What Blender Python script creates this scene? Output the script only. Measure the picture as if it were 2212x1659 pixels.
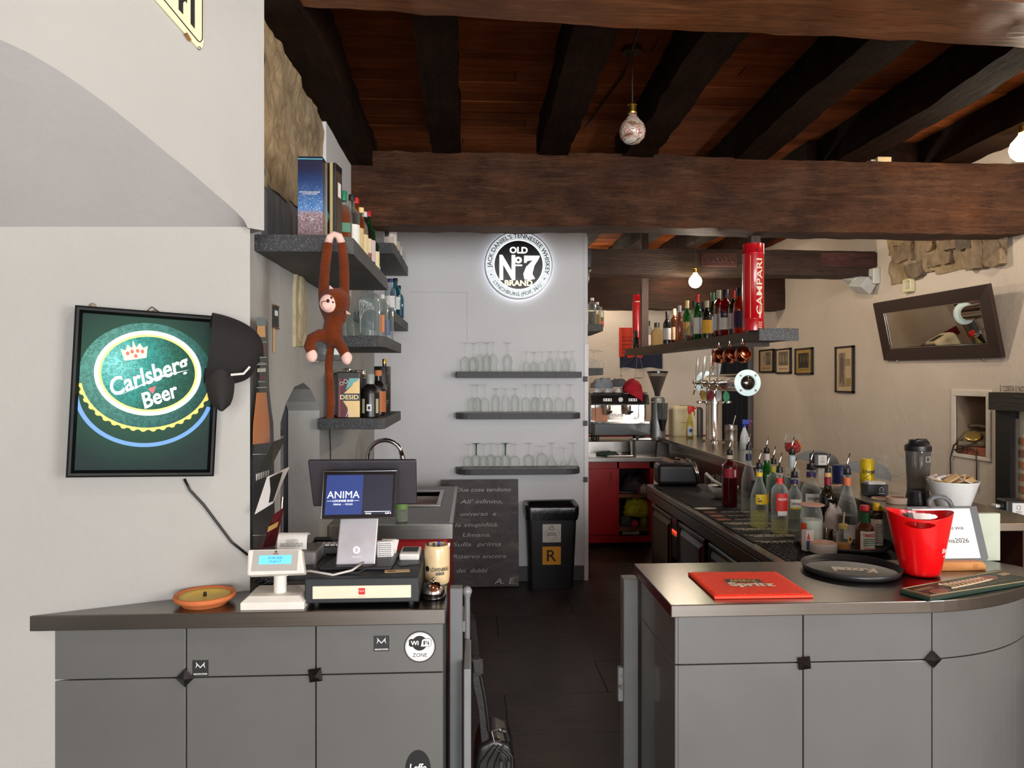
import bpy, bmesh, math, random
from mathutils import Vector, Matrix, noise
random.seed(7)
SC = bpy.context.scene
COL = SC.collection
for o in list(bpy.data.objects): bpy.data.objects.remove(o)
PI = math.pi
# ---------------------------------------------------------------- camera
F = 1600.0; CX = 1106.0; HY = 820.0; CAMH = 1.75      # focal length in px of a 2212x1659 frame, horizon row, eye height
TH = math.atan(86 / F)                                 # the camera is turned a little to the right of the room's axis
cd = bpy.data.cameras.new('camera'); cam = bpy.data.objects.new('camera', cd); COL.objects.link(cam)
cd.sensor_width = 36; cd.lens = F / 2212 * 36; cd.shift_y = -(829.5 - HY) / 2212; cd.clip_start = 0.05
cam.location = (0, 0, CAMH); cam.rotation_euler = (PI / 2, 0, -TH)
SC.camera = cam
# ---------------------------------------------------------------- world, daylight, exposure
w = bpy.data.worlds.new('world'); SC.world = w; w.use_nodes = True
w.node_tree.nodes['Background'].inputs[0].default_value = (0.62, 0.74, 0.95, 1)
w.node_tree.nodes['Background'].inputs[1].default_value = 1.0
def area(name, loc, rot, sx, sy, power, col):
    l = bpy.data.lights.new(name, 'AREA'); l.shape = 'RECTANGLE'; l.size = sx; l.size_y = sy; l.energy = power; l.color = col
    o = bpy.data.objects.new(name, l); COL.objects.link(o); o.location = loc; o.rotation_euler = rot; return o
def point(name, loc, power, col, r=0.04):
    l = bpy.data.lights.new(name, 'POINT'); l.energy = power; l.color = col; l.shadow_soft_size = r
    o = bpy.data.objects.new(name, l); COL.objects.link(o); o.location = loc; return o
# daylight falling in through the street windows behind the viewer and the side window of the dining corner
area("daylight_shop_window", (0.2, -6.8, 1.75), (PI / 2, 0, 0), 2.3, 2.4, 190, (0.96, 0.98, 1.0))
area("daylight_shop_door", (2.75, -6.8, 1.6), (PI / 2, 0, 0), 1.6, 2.7, 230, (0.96, 0.98, 1.0))
area("daylight_side_window", (3.82, -0.6, 1.9), (PI / 2, 0, PI / 2), 1.8, 1.8, 85, (0.97, 0.98, 1.0))
V = SC.view_settings
V.view_transform = 'Standard'; V.look = 'None'; V.gamma = 1.0; V.use_curve_mapping = False
V.exposure = 0.78
SC.cycles.transparent_max_bounces = 32; SC.cycles.max_bounces = 10
SC.cycles.sample_clamp_indirect = 4.0; SC.cycles.caustics_reflective = False; SC.cycles.caustics_refractive = False

def U(px, py=HY, X=None, Y=None, Z=None):
    """a real point of the room: the one seen at (px, py) of the photograph that lies on the plane X, Y or Z"""
    a = (px - CX) / F; b = (HY - py) / F; s, c = math.sin(TH), math.cos(TH)
    d = Vector((s + a * c, c - a * s, b))
    t = X / d.x if X is not None else (Y / d.y if Y is not None else (Z - CAMH) / d.z)
    return Vector((d.x * t, d.y * t, CAMH + d.z * t))
# ---------------------------------------------------------------- materials
MATS = {}
def srgb(r, g=None, b=None):
    if g is None: r, g, b = r
    f = lambda v: ((v / 255) / 12.92 if v / 255 <= 0.04045 else ((v / 255 + 0.055) / 1.055) ** 2.4)
    return (f(r), f(g), f(b), 1)
class NT:
    def __init__(s, name):
        s.m = bpy.data.materials.new(name); s.m.use_nodes = True; s.t = s.m.node_tree; s.t.nodes.clear()
        s.out = s.n('ShaderNodeOutputMaterial')
    def n(s, typ, **kw):
        nd = s.t.nodes.new(typ)
        for k, v in kw.items():
            if k.startswith('i_'):
                key = k[2:]; key = int(key) if key.isdigit() else key
                nd.inputs[key].default_value = v
            else: setattr(nd, k, v)
        return nd
    def l(s, a, b): s.t.links.new(a, b)
    def coords(s, scale=(1, 1, 1)):
        tc = s.n('ShaderNodeTexCoord'); mp = s.n('ShaderNodeMapping'); mp.inputs['Scale'].default_value = scale
        s.l(tc.outputs['Object'], mp.inputs[0]); return mp.outputs[0]
    def noise(s, co, scale=5, detail=4, rough=.55, dist=0):
        nd = s.n('ShaderNodeTexNoise'); nd.inputs['Scale'].default_value = scale; nd.inputs['Detail'].default_value = detail
        nd.inputs['Roughness'].default_value = rough; nd.inputs['Distortion'].default_value = dist
        if co is not None: s.l(co, nd.inputs['Vector'])
        return nd.outputs['Fac']
    def ramp(s, fac, stops):
        nd = s.n('ShaderNodeValToRGB'); cr = nd.color_ramp
        while len(cr.elements) < len(stops): cr.elements.new(0.5)
        for e, (p, c) in zip(cr.elements, stops): e.position = p; e.color = c
        s.l(fac, nd.inputs[0]); return nd.outputs[0]
    def bump(s, h, strength=.2, dist=.01):
        nd = s.n('ShaderNodeBump'); nd.inputs['Strength'].default_value = strength; nd.inputs['Distance'].default_value = dist
        s.l(h, nd.inputs['Height']); return nd.outputs[0]
    def pbr(s, **kw):
        p = s.n('ShaderNodeBsdfPrincipled')
        for k, v in kw.items():
            k = {'rough': 'Roughness', 'metal': 'Metallic', 'spec': 'Specular IOR Level', 'coat': 'Coat Weight', 'trans': 'Transmission Weight',
                 'sheen': 'Sheen Weight', 'emis': 'Emission Strength'}.get(k, k)
            p.inputs[k].default_value = v
        s.l(p.outputs[0], s.out.inputs[0]); return p
def mixc(c, f): return tuple(max(0, min(1, v * f)) for v in c[:3]) + (1,)
def M(rgb, rough=.5, metal=0, var=.08, scale=14, bump=0.0, coat=0, spec=.5, stretch=(1, 1, 1), sheen=0):
    """plain painted / moulded surface with slight mottling"""
    key = ('M', rgb, rough, metal, var, scale, bump, coat, spec, stretch, sheen)
    if key in MATS: return MATS[key]
    t = NT('surface_%d_%d_%d' % rgb); c = srgb(rgb)
    f = t.noise(t.coords(stretch), scale, 5)
    p = t.pbr(rough=rough, metal=metal, coat=coat, spec=spec, sheen=sheen)
    t.l(t.ramp(f, [(.25, mixc(c, 1 - var)), (.75, mixc(c, 1 + var))]), p.inputs['Base Color'])
    rr = t.n('ShaderNodeMapRange'); rr.inputs['To Min'].default_value = max(.02, rough - .06); rr.inputs['To Max'].default_value = min(1, rough + .08)
    t.l(f, rr.inputs[0]); t.l(rr.outputs[0], p.inputs['Roughness'])
    if bump: t.l(t.bump(f, bump, .01), p.inputs['Normal'])
    MATS[key] = t.m; return t.m
def EM(rgb, strength):
    key = ('E', rgb, strength)
    if key in MATS: return MATS[key]
    t = NT('glow_%d_%d_%d' % rgb); f = t.noise(t.coords(), 30); c = srgb(rgb)
    p = t.pbr(rough=.4); p.inputs['Base Color'].default_value = c
    t.l(t.ramp(f, [(.2, mixc(c, .93)), (.8, c)]), p.inputs['Emission Color']); p.inputs['Emission Strength'].default_value = strength
    MATS[key] = t.m; return t.m
def GLASS(rgb=(245, 248, 246), edge=(120, 128, 126), k=.35, body=.0):
    """thin clear glass: looks through face-on, mirrors at grazing angles"""
    key = ('G', rgb, edge, k, body)
    if key in MATS: return MATS[key]
    t = NT('glass_%d_%d_%d' % rgb)
    lw = t.n('ShaderNodeLayerWeight'); lw.inputs[0].default_value = k
    tr = t.n('ShaderNodeBsdfTransparent'); tr.inputs[0].default_value = srgb(rgb)
    gl = t.n('ShaderNodeBsdfPrincipled'); gl.inputs['Roughness'].default_value = .03; gl.inputs['Base Color'].default_value = srgb(edge)
    gl.inputs['Specular IOR Level'].default_value = 1.0; gl.inputs['Coat Weight'].default_value = .5
    f = t.noise(t.coords(), 20, 2)
    ad = t.n('ShaderNodeMath', operation='MULTIPLY_ADD'); ad.inputs[1].default_value = .04; ad.inputs[2].default_value = body
    t.l(f, ad.inputs[0])
    a2 = t.n('ShaderNodeMath', operation='ADD', use_clamp=True); t.l(lw.outputs['Facing'], a2.inputs[0]); t.l(ad.outputs[0], a2.inputs[1])
    mx = t.n('ShaderNodeMixShader'); t.l(a2.outputs[0], mx.inputs[0]); t.l(tr.outputs[0], mx.inputs[1]); t.l(gl.outputs[0], mx.inputs[2])
    t.l(mx.outputs[0], t.out.inputs[0]); MATS[key] = t.m; return t.m
def LIQ(rgb, dens=.55):
    """liquid: part tinted see-through, part scattered colour"""
    key = ('L', rgb, dens)
    if key in MATS: return MATS[key]
    t = NT('liquid_%d_%d_%d' % rgb); c = srgb(rgb)
    tr = t.n('ShaderNodeBsdfTransparent'); tr.inputs[0].default_value = tuple(min(1, v * 1.15) for v in c[:3]) + (1,)
    p = t.n('ShaderNodeBsdfPrincipled'); p.inputs['Roughness'].default_value = .05
    t.l(t.ramp(t.noise(t.coords(), 9, 2), [(.2, mixc(c, .9)), (.8, mixc(c, 1.1))]), p.inputs['Base Color'])
    mx = t.n('ShaderNodeMixShader'); mx.inputs[0].default_value = dens
    t.l(tr.outputs[0], mx.inputs[1]); t.l(p.outputs[0], mx.inputs[2]); t.l(mx.outputs[0], t.out.inputs[0])
    MATS[key] = t.m; return t.m
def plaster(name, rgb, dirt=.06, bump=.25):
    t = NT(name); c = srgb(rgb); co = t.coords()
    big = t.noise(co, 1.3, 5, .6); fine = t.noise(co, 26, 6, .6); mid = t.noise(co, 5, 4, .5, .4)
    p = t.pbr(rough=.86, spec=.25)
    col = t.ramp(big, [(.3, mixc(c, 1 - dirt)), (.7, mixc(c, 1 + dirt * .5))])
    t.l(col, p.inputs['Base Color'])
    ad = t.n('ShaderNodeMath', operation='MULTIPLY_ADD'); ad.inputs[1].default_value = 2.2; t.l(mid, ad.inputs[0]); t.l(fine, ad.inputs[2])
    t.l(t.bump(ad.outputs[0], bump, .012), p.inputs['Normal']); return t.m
def wood(name, dark, mid, light, axis='X', scale=1.0, rough=.6, bump=.5, fine=1.0, spec=.4, scratch=0, patch=False):
    t = NT(name); st = {'X': (.9, 9, 9), 'Y': (9, .9, 9), 'Z': (9, 9, .9)}[axis]
    st = tuple(v * scale for v in st); co = t.coords(st)
    g1 = t.noise(co, 2.2, 8, .68, .6); g2 = t.noise(t.coords(tuple(v * 2.6 for v in st)), 3.5, 6, .7, .2)
    g3 = t.noise(t.coords((.9 * scale,) * 3), 2.4, 4, .6)
    mx = t.n('ShaderNodeMix'); mx.data_type = 'RGBA'; mx.inputs[0].default_value = .45
    t.l(t.ramp(g1, [(.28, srgb(dark)), (.5, srgb(mid)), (.74, srgb(light))]), mx.inputs[6])
    t.l(t.ramp(g3, [(.3, srgb(dark)), (.72, srgb(light))]), mx.inputs[7])
    cr = t.ramp(g2, [(.34, (.25, .25, .25, 1)), (.46, (1, 1, 1, 1))])
    m2 = t.n('ShaderNodeMix'); m2.data_type = 'RGBA'; m2.blend_type = 'MULTIPLY'; m2.inputs[0].default_value = .75 * fine
    t.l(mx.outputs[2], m2.inputs[6]); t.l(cr, m2.inputs[7])
    g4 = t.noise(t.coords(tuple(v * 5 for v in st)), 2.6, 5, .75, .3)
    m3 = t.n('ShaderNodeMix'); m3.data_type = 'RGBA'; t.l(t.ramp(g4, [(.60, (0, 0, 0, 1)), (.74, (.55 * scratch,) * 3 + (1,))]), m3.inputs[0])
    t.l(m2.outputs[2], m3.inputs[6]); m3.inputs[7].default_value = srgb(tuple(min(255, v + 55) for v in light)); col = m3.outputs[2]
    if patch:
        g5 = t.noise(t.coords((.7, 1.6, 1.6)), 1.9, 3, .5, .6); m4 = t.n('ShaderNodeMix'); m4.data_type = 'RGBA'; m4.blend_type = 'MULTIPLY'
        m4.inputs[0].default_value = .8; t.l(col, m4.inputs[6]); t.l(t.ramp(g5, [(.34, (.62, .60, .66, 1)), (.5, (1, 1, 1, 1)), (.66, (1.0, .74, .5, 1))]), m4.inputs[7]); col = m4.outputs[2]
    p = t.pbr(rough=rough, spec=spec); t.l(col, p.inputs['Base Color'])
    ad = t.n('ShaderNodeMath', operation='MULTIPLY_ADD'); ad.inputs[1].default_value = 1.2; t.l(g1, ad.inputs[0]); t.l(g2, ad.inputs[2])
    t.l(t.bump(ad.outputs[0], bump, .02), p.inputs['Normal']); return t.m
def brushed(name, rgb=(176, 172, 166), rough=.28, axis='X'):
    t = NT(name); st = {'X': (.6, 60, 60), 'Y': (60, .6, 60), 'Z': (60, 60, .6)}[axis]
    f = t.noise(t.coords(st), 3, 4, .7); g = t.noise(t.coords(), 3, 3); c = srgb(rgb)
    p = t.pbr(metal=1); t.l(t.ramp(g, [(.3, mixc(c, .86)), (.7, mixc(c, 1.06))]), p.inputs['Base Color'])
    rr = t.n('ShaderNodeMapRange'); rr.inputs['To Min'].default_value = rough - .03; rr.inputs['To Max'].default_value = rough + .06
    t.l(f, rr.inputs[0]); t.l(rr.outputs[0], p.inputs['Roughness']); t.l(t.bump(f, .03, .001), p.inputs['Normal']); return t.m
def speckle(name, base, fleck, amount=.66, scale=140, rough=.55):
    t = NT(name); co = t.coords(); p = t.pbr(rough=rough)
    v = t.n('ShaderNodeTexVoronoi'); v.inputs['Scale'].default_value = scale; t.l(co, v.inputs['Vector'])
    sp = t.n('ShaderNodeSeparateColor'); t.l(v.outputs['Color'], sp.inputs[0])
    t.l(t.ramp(sp.outputs[0], [(amount, srgb(base)), (min(.99, amount + .12), srgb(fleck))]), p.inputs['Base Color'])
    t.l(t.bump(t.noise(co, 60, 3), .12, .004), p.inputs['Normal']); return t.m
# ---------------------------------------------------------------- mesh building
class MB:
    def __init__(s): s.v = []; s.f = []
    def add(s, vs, fs, T=None):
        b = len(s.v)
        for p in vs:
            p = Vector(p)
            s.v.append(tuple(T @ p if T is not None else p))
        for f in fs: s.f.append(tuple(i + b for i in f))
        return s
    def box(s, x0, y0, z0, x1, y1, z1, T=None):
        vs = [(x, y, z) for z in (z0, z1) for y in (y0, y1) for x in (x0, x1)]
        return s.add(vs, [(0, 2, 3, 1), (4, 5, 7, 6), (0, 1, 5, 4), (2, 6, 7, 3), (1, 3, 7, 5), (0, 4, 6, 2)], T)
    def cbox(s, c, sz, T=None):
        return s.box(c[0] - sz[0] / 2, c[1] - sz[1] / 2, c[2] - sz[2] / 2, c[0] + sz[0] / 2, c[1] + sz[1] / 2, c[2] + sz[2] / 2, T)
    def lathe(s, prof, n=20, T=None, c=(0, 0), sx=1, sy=1, cap0=True, cap1=True, e=1.0):
        """profile of (r, z) turned about z; e<1 squares the section"""
        vs, fs = [], []
        for r, z in prof:
            for i in range(n):
                a = 2 * PI * i / n + (PI / n if e < 1 else 0); ca, sa = math.cos(a), math.sin(a)
                if e < 1:
                    ca = math.copysign(abs(ca) ** e, ca); sa = math.copysign(abs(sa) ** e, sa)
                vs.append((c[0] + r * ca * sx, c[1] + r * sa * sy, z))
        for j in range(len(prof) - 1):
            for i in range(n):
                a, b = j * n + i, j * n + (i + 1) % n
                fs.append((a, b, b + n, a + n))
        if cap0 and prof[0][0] > 1e-4: fs.append(tuple(reversed(range(n))))
        if cap1 and prof[-1][0] > 1e-4: fs.append(tuple(range((len(prof) - 1) * n, len(prof) * n)))
        return s.add(vs, fs, T)
    def cyl(s, p0, p1, r0, r1=None, n=14):
        p0, p1 = Vector(p0), Vector(p1); d = p1 - p0
        T = Matrix.Translation(p0) @ d.to_track_quat('Z', 'Y').to_matrix().to_4x4()
        return s.lathe([(r0, 0), (r0 if r1 is None else r1, d.length)], n, T)
    def tube(s, pts, r, n=8, closed=False):
        pts = [Vector(p) for p in pts]; k = len(pts); vs, fs = [], []
        rr = r if isinstance(r, (list, tuple)) else [r] * k
        up = None
        for i, p in enumerate(pts):
            a = pts[i - 1] if i > 0 or closed else p; b = pts[(i + 1) % k] if i < k - 1 or closed else p
            d = (b - a).normalized()
            if up is None: up = d.orthogonal().normalized()
            up = (up - d * up.dot(d)); up = up.normalized() if up.length > 1e-6 else d.orthogonal().normalized()
            sd = d.cross(up)
            for j in range(n):
                t = 2 * PI * j / n; vs.append(p + (up * math.cos(t) + sd * math.sin(t)) * rr[i])
        for i in range(k if closed else k - 1):
            for j in range(n):
                a, b = i * n + j, i * n + (j + 1) % n; c, d = ((i + 1) % k) * n + (j + 1) % n, ((i + 1) % k) * n + j
                fs.append((a, b, c, d))
        if not closed: fs += [tuple(reversed(range(n))), tuple(range((k - 1) * n, k * n))]
        return s.add(vs, fs)
    def prism(s, poly, h0, h1, T=None):
        """2-D outline (x, y) between two heights"""
        n = len(poly)
        vs = [(x, y, h0) for x, y in poly] + [(x, y, h1) for x, y in poly]
        fs = [tuple(reversed(range(n))), tuple(range(n, 2 * n))] + [(i, (i + 1) % n, (i + 1) % n + n, i + n) for i in range(n)]
        return s.add(vs, fs, T)
    def ball(s, c, r, n=16, m=10, T=None):
        r = r if isinstance(r, (tuple, list)) else (r, r, r)
        vs = [(c[0], c[1], c[2] - r[2])]; fs = []
        for j in range(1, m):
            ph = -PI / 2 + PI * j / m
            for i in range(n):
                a = 2 * PI * i / n; vs.append((c[0] + r[0] * math.cos(ph) * math.cos(a), c[1] + r[1] * math.cos(ph) * math.sin(a), c[2] + r[2] * math.sin(ph)))
        vs.append((c[0], c[1], c[2] + r[2])); e = len(vs) - 1
        for i in range(n):
            fs.append((0, 1 + (i + 1) % n, 1 + i)); fs.append((e, 1 + (m - 2) * n + i, 1 + (m - 2) * n + (i + 1) % n))
        for j in range(m - 2):
            for i in range(n):
                a, b = 1 + j * n + i, 1 + j * n + (i + 1) % n; fs.append((a, b, b + n, a + n))
        return s.add(vs, fs, T)
    def rough(s, amp, scale, seed=0):
        o = Vector((seed * 7.3, seed * 3.1, seed * 1.7))
        s.v = [tuple(Vector(p) + noise.noise_vector(Vector(p) * scale + o) * amp) for p in s.v]; return s
    def build(s, name, mat, parent=None, smooth=False, bevel=0, seg=2, sub=0, auto=False):
        me = bpy.data.meshes.new(name); me.from_pydata(s.v, [], s.f); me.validate(); me.update()
        bm = bmesh.new(); bm.from_mesh(me); bmesh.ops.recalc_face_normals(bm, faces=bm.faces); bm.to_mesh(me); bm.free()
        if smooth:
            for p in me.polygons: p.use_smooth = True
        if auto:
            for p in me.polygons: p.use_smooth = True
            me.set_sharp_from_angle(angle=math.radians(38))
        me.materials.append(mat)
        o = bpy.data.objects.new(name, me); COL.objects.link(o)
        if parent is not None: o.parent = parent
        if bevel:
            b = o.modifiers.new('b', 'BEVEL'); b.width = bevel; b.segments = seg; b.limit_method = 'ANGLE'; b.angle_limit = math.radians(40)
        if sub:
            b = o.modifiers.new('s', 'SUBSURF'); b.levels = sub; b.render_levels = sub
        return o
def grid_box(x0, y0, z0, x1, y1, z1, step):
    """a closed box with subdivided faces, for hewn surfaces"""
    bm = bmesh.new(); mb = MB()
    n = [max(1, round((b - a) / step)) for a, b in ((x0, x1), (y0, y1), (z0, z1))]
    idx = {}
    def vid(i, j, k):
        if (i, j, k) not in idx:
            idx[(i, j, k)] = len(mb.v)
            mb.v.append((x0 + (x1 - x0) * i / n[0], y0 + (y1 - y0) * j / n[1], z0 + (z1 - z0) * k / n[2]))
        return idx[(i, j, k)]
    bm.free()
    for i in range(n[0]):
        for j in range(n[1]):
            for k in (0, n[2]): mb.f.append((vid(i, j, k), vid(i + 1, j, k), vid(i + 1, j + 1, k), vid(i, j + 1, k)))
    for i in range(n[0]):
        for k in range(n[2]):
            for j in (0, n[1]): mb.f.append((vid(i, j, k), vid(i + 1, j, k), vid(i + 1, j, k + 1), vid(i, j, k + 1)))
    for j in range(n[1]):
        for k in range(n[2]):
            for i in (0, n[0]): mb.f.append((vid(i, j, k), vid(i, j + 1, k), vid(i, j + 1, k + 1), vid(i, j, k + 1)))
    return mb
def tag(o, label=None, cat=None, group=None, kind=None):
    if label: o['label'] = label
    if cat: o['category'] = cat
    if group: o['group'] = group
    if kind: o['kind'] = kind
    return o
def thing(name, label, cat, loc=(0, 0, 0), rotz=0, group=None, rot=None):
    o = bpy.data.objects.new(name, None); COL.objects.link(o); o.empty_display_size = .05
    o.location = loc; o.rotation_euler = rot if rot else (0, 0, rotz)
    return tag(o, label, cat, group)
def copy_tree(o, parent=None):
    c = o.copy(); COL.objects.link(c); c.parent = parent
    for ch in list(o.children): copy_tree(ch, c)
    return c
def fr(o, xd=(1, 0, 0), yd=(0, 0, 1)):
    """matrix of a flat sheet: origin, its rightward and its upward direction"""
    x = Vector(xd).normalized(); y = Vector(yd); y = (y - x * y.dot(x)).normalized(); z = x.cross(y)
    m = Matrix((x, y, z)).transposed().to_4x4(); m.translation = Vector(o); return m
def text(s, h, mat, parent, T, name='lettering', width=None, depth=.0006, bold=0, shear=0, align='CENTER', space=1.0, line=1.0):
    """lettering as flat mesh; h = capital height, width = squeeze to this width; origin = centre of the block"""
    cu = bpy.data.curves.new(name, 'FONT'); cu.body = s; cu.size = 1; cu.align_x = align; cu.offset = bold; cu.shear = shear
    cu.space_character = space; cu.space_line = line; cu.resolution_u = 3; cu.extrude = 0
    tmp = bpy.data.objects.new('tmp', cu); COL.objects.link(tmp)
    bpy.context.view_layer.update()
    me = bpy.data.meshes.new_from_object(tmp.evaluated_get(bpy.context.evaluated_depsgraph_get()))
    bpy.data.objects.remove(tmp); bpy.data.curves.remove(cu)
    if not me.vertices: return None
    xs = [v.co.x for v in me.vertices]; ys = [v.co.y for v in me.vertices]
    nl = s.count('\n') + 1
    ky = h / .7; kx = (width / max(1e-6, max(xs) - min(xs))) if width else ky
    cx, cy = (max(xs) + min(xs)) / 2, (max(ys) + min(ys)) / 2
    for v in me.vertices: v.co = T @ Vector(((v.co.x - cx) * kx, (v.co.y - cy) * ky, depth))
    me.name = name; me.materials.clear(); me.materials.append(mat)
    o = bpy.data.objects.new(name, me); COL.objects.link(o); o.parent = parent; return o
def ctext(s, h, mat, parent, T, R, a0, a1, name='lettering', bold=0, inward=False):
    """lettering along an arc about T's origin, from angle a0 to a1 (degrees, counter-clockwise from the right)"""
    cu = bpy.data.curves.new(name, 'FONT'); cu.body = s; cu.size = 1; cu.offset = bold; cu.resolution_u = 2
    tmp = bpy.data.objects.new('tmp', cu); COL.objects.link(tmp); bpy.context.view_layer.update()
    me = bpy.data.meshes.new_from_object(tmp.evaluated_get(bpy.context.evaluated_depsgraph_get()))
    bpy.data.objects.remove(tmp); bpy.data.curves.remove(cu)
    x0 = min(v.co.x for v in me.vertices); x1 = max(v.co.x for v in me.vertices)
    for v in me.vertices:
        a = math.radians(a0 + (a1 - a0) * (v.co.x - x0) / (x1 - x0))
        r = R + (v.co.y - .35) * h / .7 * (-1 if inward else 1)
        v.co = T @ Vector((r * math.cos(a), r * math.sin(a), .001))
    me.materials.clear(); me.materials.append(mat)
    o = bpy.data.objects.new(name, me); COL.objects.link(o); o.parent = parent; return o
def sheet(mat, parent, T, w, h, name='label', d=.0005, th=.0008):
    """thin rectangular sticker / card centred on T"""
    return MB().box(-w / 2, -h / 2, d - th, w / 2, h / 2, d, T).build(name, mat, parent)
def disc(mat, parent, T, r, name='label', d=.0005, th=.0008, n=40, ry=None):
    ry = ry or r
    return MB().prism([(r * math.cos(2 * PI * i / n), ry * math.sin(2 * PI * i / n)) for i in range(n)], d - th, d, T).build(name, mat, parent)
FRONT = lambda o: fr(o, (1, 0, 0), (0, 0, 1))          # sheet facing the viewer's side of the room (-Y)
FLAT = lambda o, rz=0: fr(o, (math.cos(rz), math.sin(rz), 0), (-math.sin(rz), math.cos(rz), 0))
def box(name, c, sz, mat, parent=None, bevel=0, seg=2): return MB().cbox(c, sz).build(name, mat, parent, bevel=bevel, seg=seg)
def single(o, label, cat, group=None): return tag(o, label, cat, group)
BLACK = M((22, 22, 23), .42); BLACKG = M((14, 14, 15), .18); WHITE = M((232, 230, 224), .5); STEEL = brushed('stainless_brushed')
STEELD = brushed('stainless_worktop', (132, 127, 122), .24); CHROME = M((215, 213, 210), .08, 1, .03); RED = M((176, 14, 20), .32)
PAPER = M((236, 234, 228), .8); GREYP = M((112, 112, 110), .34, 0, .05, 6, .05); CLEAR = GLASS(); COPPER = M((200, 120, 84), .22, 1, .05)
GOLD = M((190, 150, 70), .3, 1); RUBBER = M((26, 27, 29), .62); CREAM = M((226, 214, 178), .45); TERRA = M((196, 108, 58), .75, 0, .1)
# ================================================================ the room
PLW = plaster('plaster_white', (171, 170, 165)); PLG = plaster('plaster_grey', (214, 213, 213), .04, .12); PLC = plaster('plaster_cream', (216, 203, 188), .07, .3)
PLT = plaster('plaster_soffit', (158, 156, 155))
WBEAM = wood('hewn_oak_beam', (34, 20, 14), (78, 47, 33), (132, 92, 66), 'X', 1.3, .62, 1.0, 1, .3, .9, True)
WBEAM2 = wood('polished_log', (52, 28, 14), (104, 60, 32), (150, 98, 60), 'X', .8, .34, .4, .8, .4, .7, True)
WJOIST = wood('dark_joist', (15, 9, 6), (36, 22, 15), (58, 37, 26), 'Y', 1.1, .75, .9, 1, .06, .5)
WPLANKS = [wood('ceiling_plank_%d' % i, (62 + 8 * i, 30 + 4 * i, 13 + 3 * i), (112 + 8 * i, 58 + 5 * i, 28 + 4 * i), (130 + 8 * i, 74 + 5 * i, 40 + 3 * i), 'X', .9, .8, .3, .6, .02, .25) for i in range(4)]
STONE = None
def stone_mat():
    t = NT('rubble_stone'); co = t.coords(); p = t.pbr(rough=.9, spec=.2)
    a = t.noise(co, 7, 8, .65, .8); b = t.noise(co, 2.2, 3)
    mx = t.n('ShaderNodeMix'); mx.data_type = 'RGBA'; mx.inputs[0].default_value = .5
    t.l(t.ramp(a, [(.3, srgb(92, 76, 56)), (.5, srgb(158, 138, 106)), (.72, srgb(196, 178, 144))]), mx.inputs[6])
    t.l(t.ramp(b, [(.35, srgb(150, 132, 112)), (.65, srgb(186, 158, 112))]), mx.inputs[7])
    t.l(mx.outputs[2], p.inputs['Base Color']); t.l(t.bump(a, .9, .03), p.inputs['Normal']); return t.m
STONE = stone_mat()
def struct(o, label=None, cat=None):
    o['kind'] = 'structure'
    if label: tag(o, label, cat)
    return o
XL, XR, YB, YF, YS, ZC = -.84, 3.9, 6.42, 10.2, -7.0, 3.5   # left wall, right wall, bar back wall, far wall, street wall, ceiling boards
# ---- floor: dark boards laid across
fl = thing('floor', 'dark brown wide board floor of the bar', 'floor'); struct(fl)
FLM = [wood('floor_board_%d' % i, (30 + 3 * i, 25 + 2 * i, 23 + 2 * i), (50 + 4 * i, 42 + 3 * i, 38 + 3 * i), (72 + 4 * i, 62 + 4 * i, 56 + 4 * i), 'X', 1.4, .33, .25, .8, .5) for i in range(3)]
MB().box(-3, YS, -.06, 4.6, YF + .3, -.012).build('subfloor', M((20, 16, 14), .7), fl)
r = 0; y = YS
GFL = M((168, 156, 140), .45, 0, .1, 5, .05)    # unseen front floor, made pale to bounce light onto counters and ceiling
while y < YF:
    x = -2.6 + (r % 3) * .55
    while x < 4.4:
        MB().box(x + .002, y + .002, -.012, min(x + 1.68, 4.5) - .002, y + .461, 0).build('plank', FLM[(r * 2 + int(x * 3)) % 3] if y > 1.9 else GFL, fl)
        x += 1.68
    y += .463; r += 1
# ---- left side: upper wall with the big arch, recess below it, soffit between
UA, UB = Vector((-.745, 2.70)), Vector((-1.29, 2.10))            # upper wall line
LA, LB = Vector((-.79, 2.684)), Vector((-1.475, 2.40))           # recess wall line
def on_line(px, py, A, B):
    a = (px - CX) / F; s, c = math.sin(TH), math.cos(TH); d = Vector((s + a * c, c - a * s)); e = B - A
    den = d.x * (-e.y) - d.y * (-e.x); t = (A.x * (-e.y) - A.y * (-e.x)) / den
    return Vector((d.x * t, d.y * t, CAMH + (HY - py) / F * t))
arc = [(-60, 50), (0, 85), (60, 113), (120, 148), (180, 188), (240, 232), (300, 280), (360, 330), (410, 370), (450, 405), (485, 435), (510, 457), (527, 475), (535, 492)]
au = [on_line(px, py, UA, UB) for px, py in arc]
ext = au[0] + (au[0] - au[1]) * 6; au2 = [ext] + au
low = [on_line(max(px, -60), 490, LA, LB) for px, py in arc]; low2 = [low[0] + (low[0] - low[1]) * 6] + low
wl = thing('wall_left', 'white plastered left wall with a wide shallow arch', 'wall'); struct(wl)
mb = MB(); topz = ZC + .25; k = len(au2)
tp = [Vector((p.x, p.y, topz)) for p in au2]; cor = Vector((UA.x, UA.y, 0))
vs = au2 + tp; fs = [(i, i + 1, k + i + 1, k + i) for i in range(k - 1)]
mb.add(vs, fs)
e0 = au2[-1]; c1 = Vector((UA.x, UA.y, e0.z)); c2 = Vector((UA.x, UA.y, topz))
mb.add([e0, c1, c2, Vector((e0.x, e0.y, topz))], [(0, 1, 2, 3)])
mb.add([c1, Vector((XL - .02, 2.80, e0.z)), Vector((XL - .02, 2.80, topz)), c2], [(0, 1, 2, 3)])
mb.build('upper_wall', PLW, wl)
mb = MB(); mb.add(au2 + low2, [(i, i + 1, k + i + 1, k + i) for i in range(k - 1)])
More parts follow.
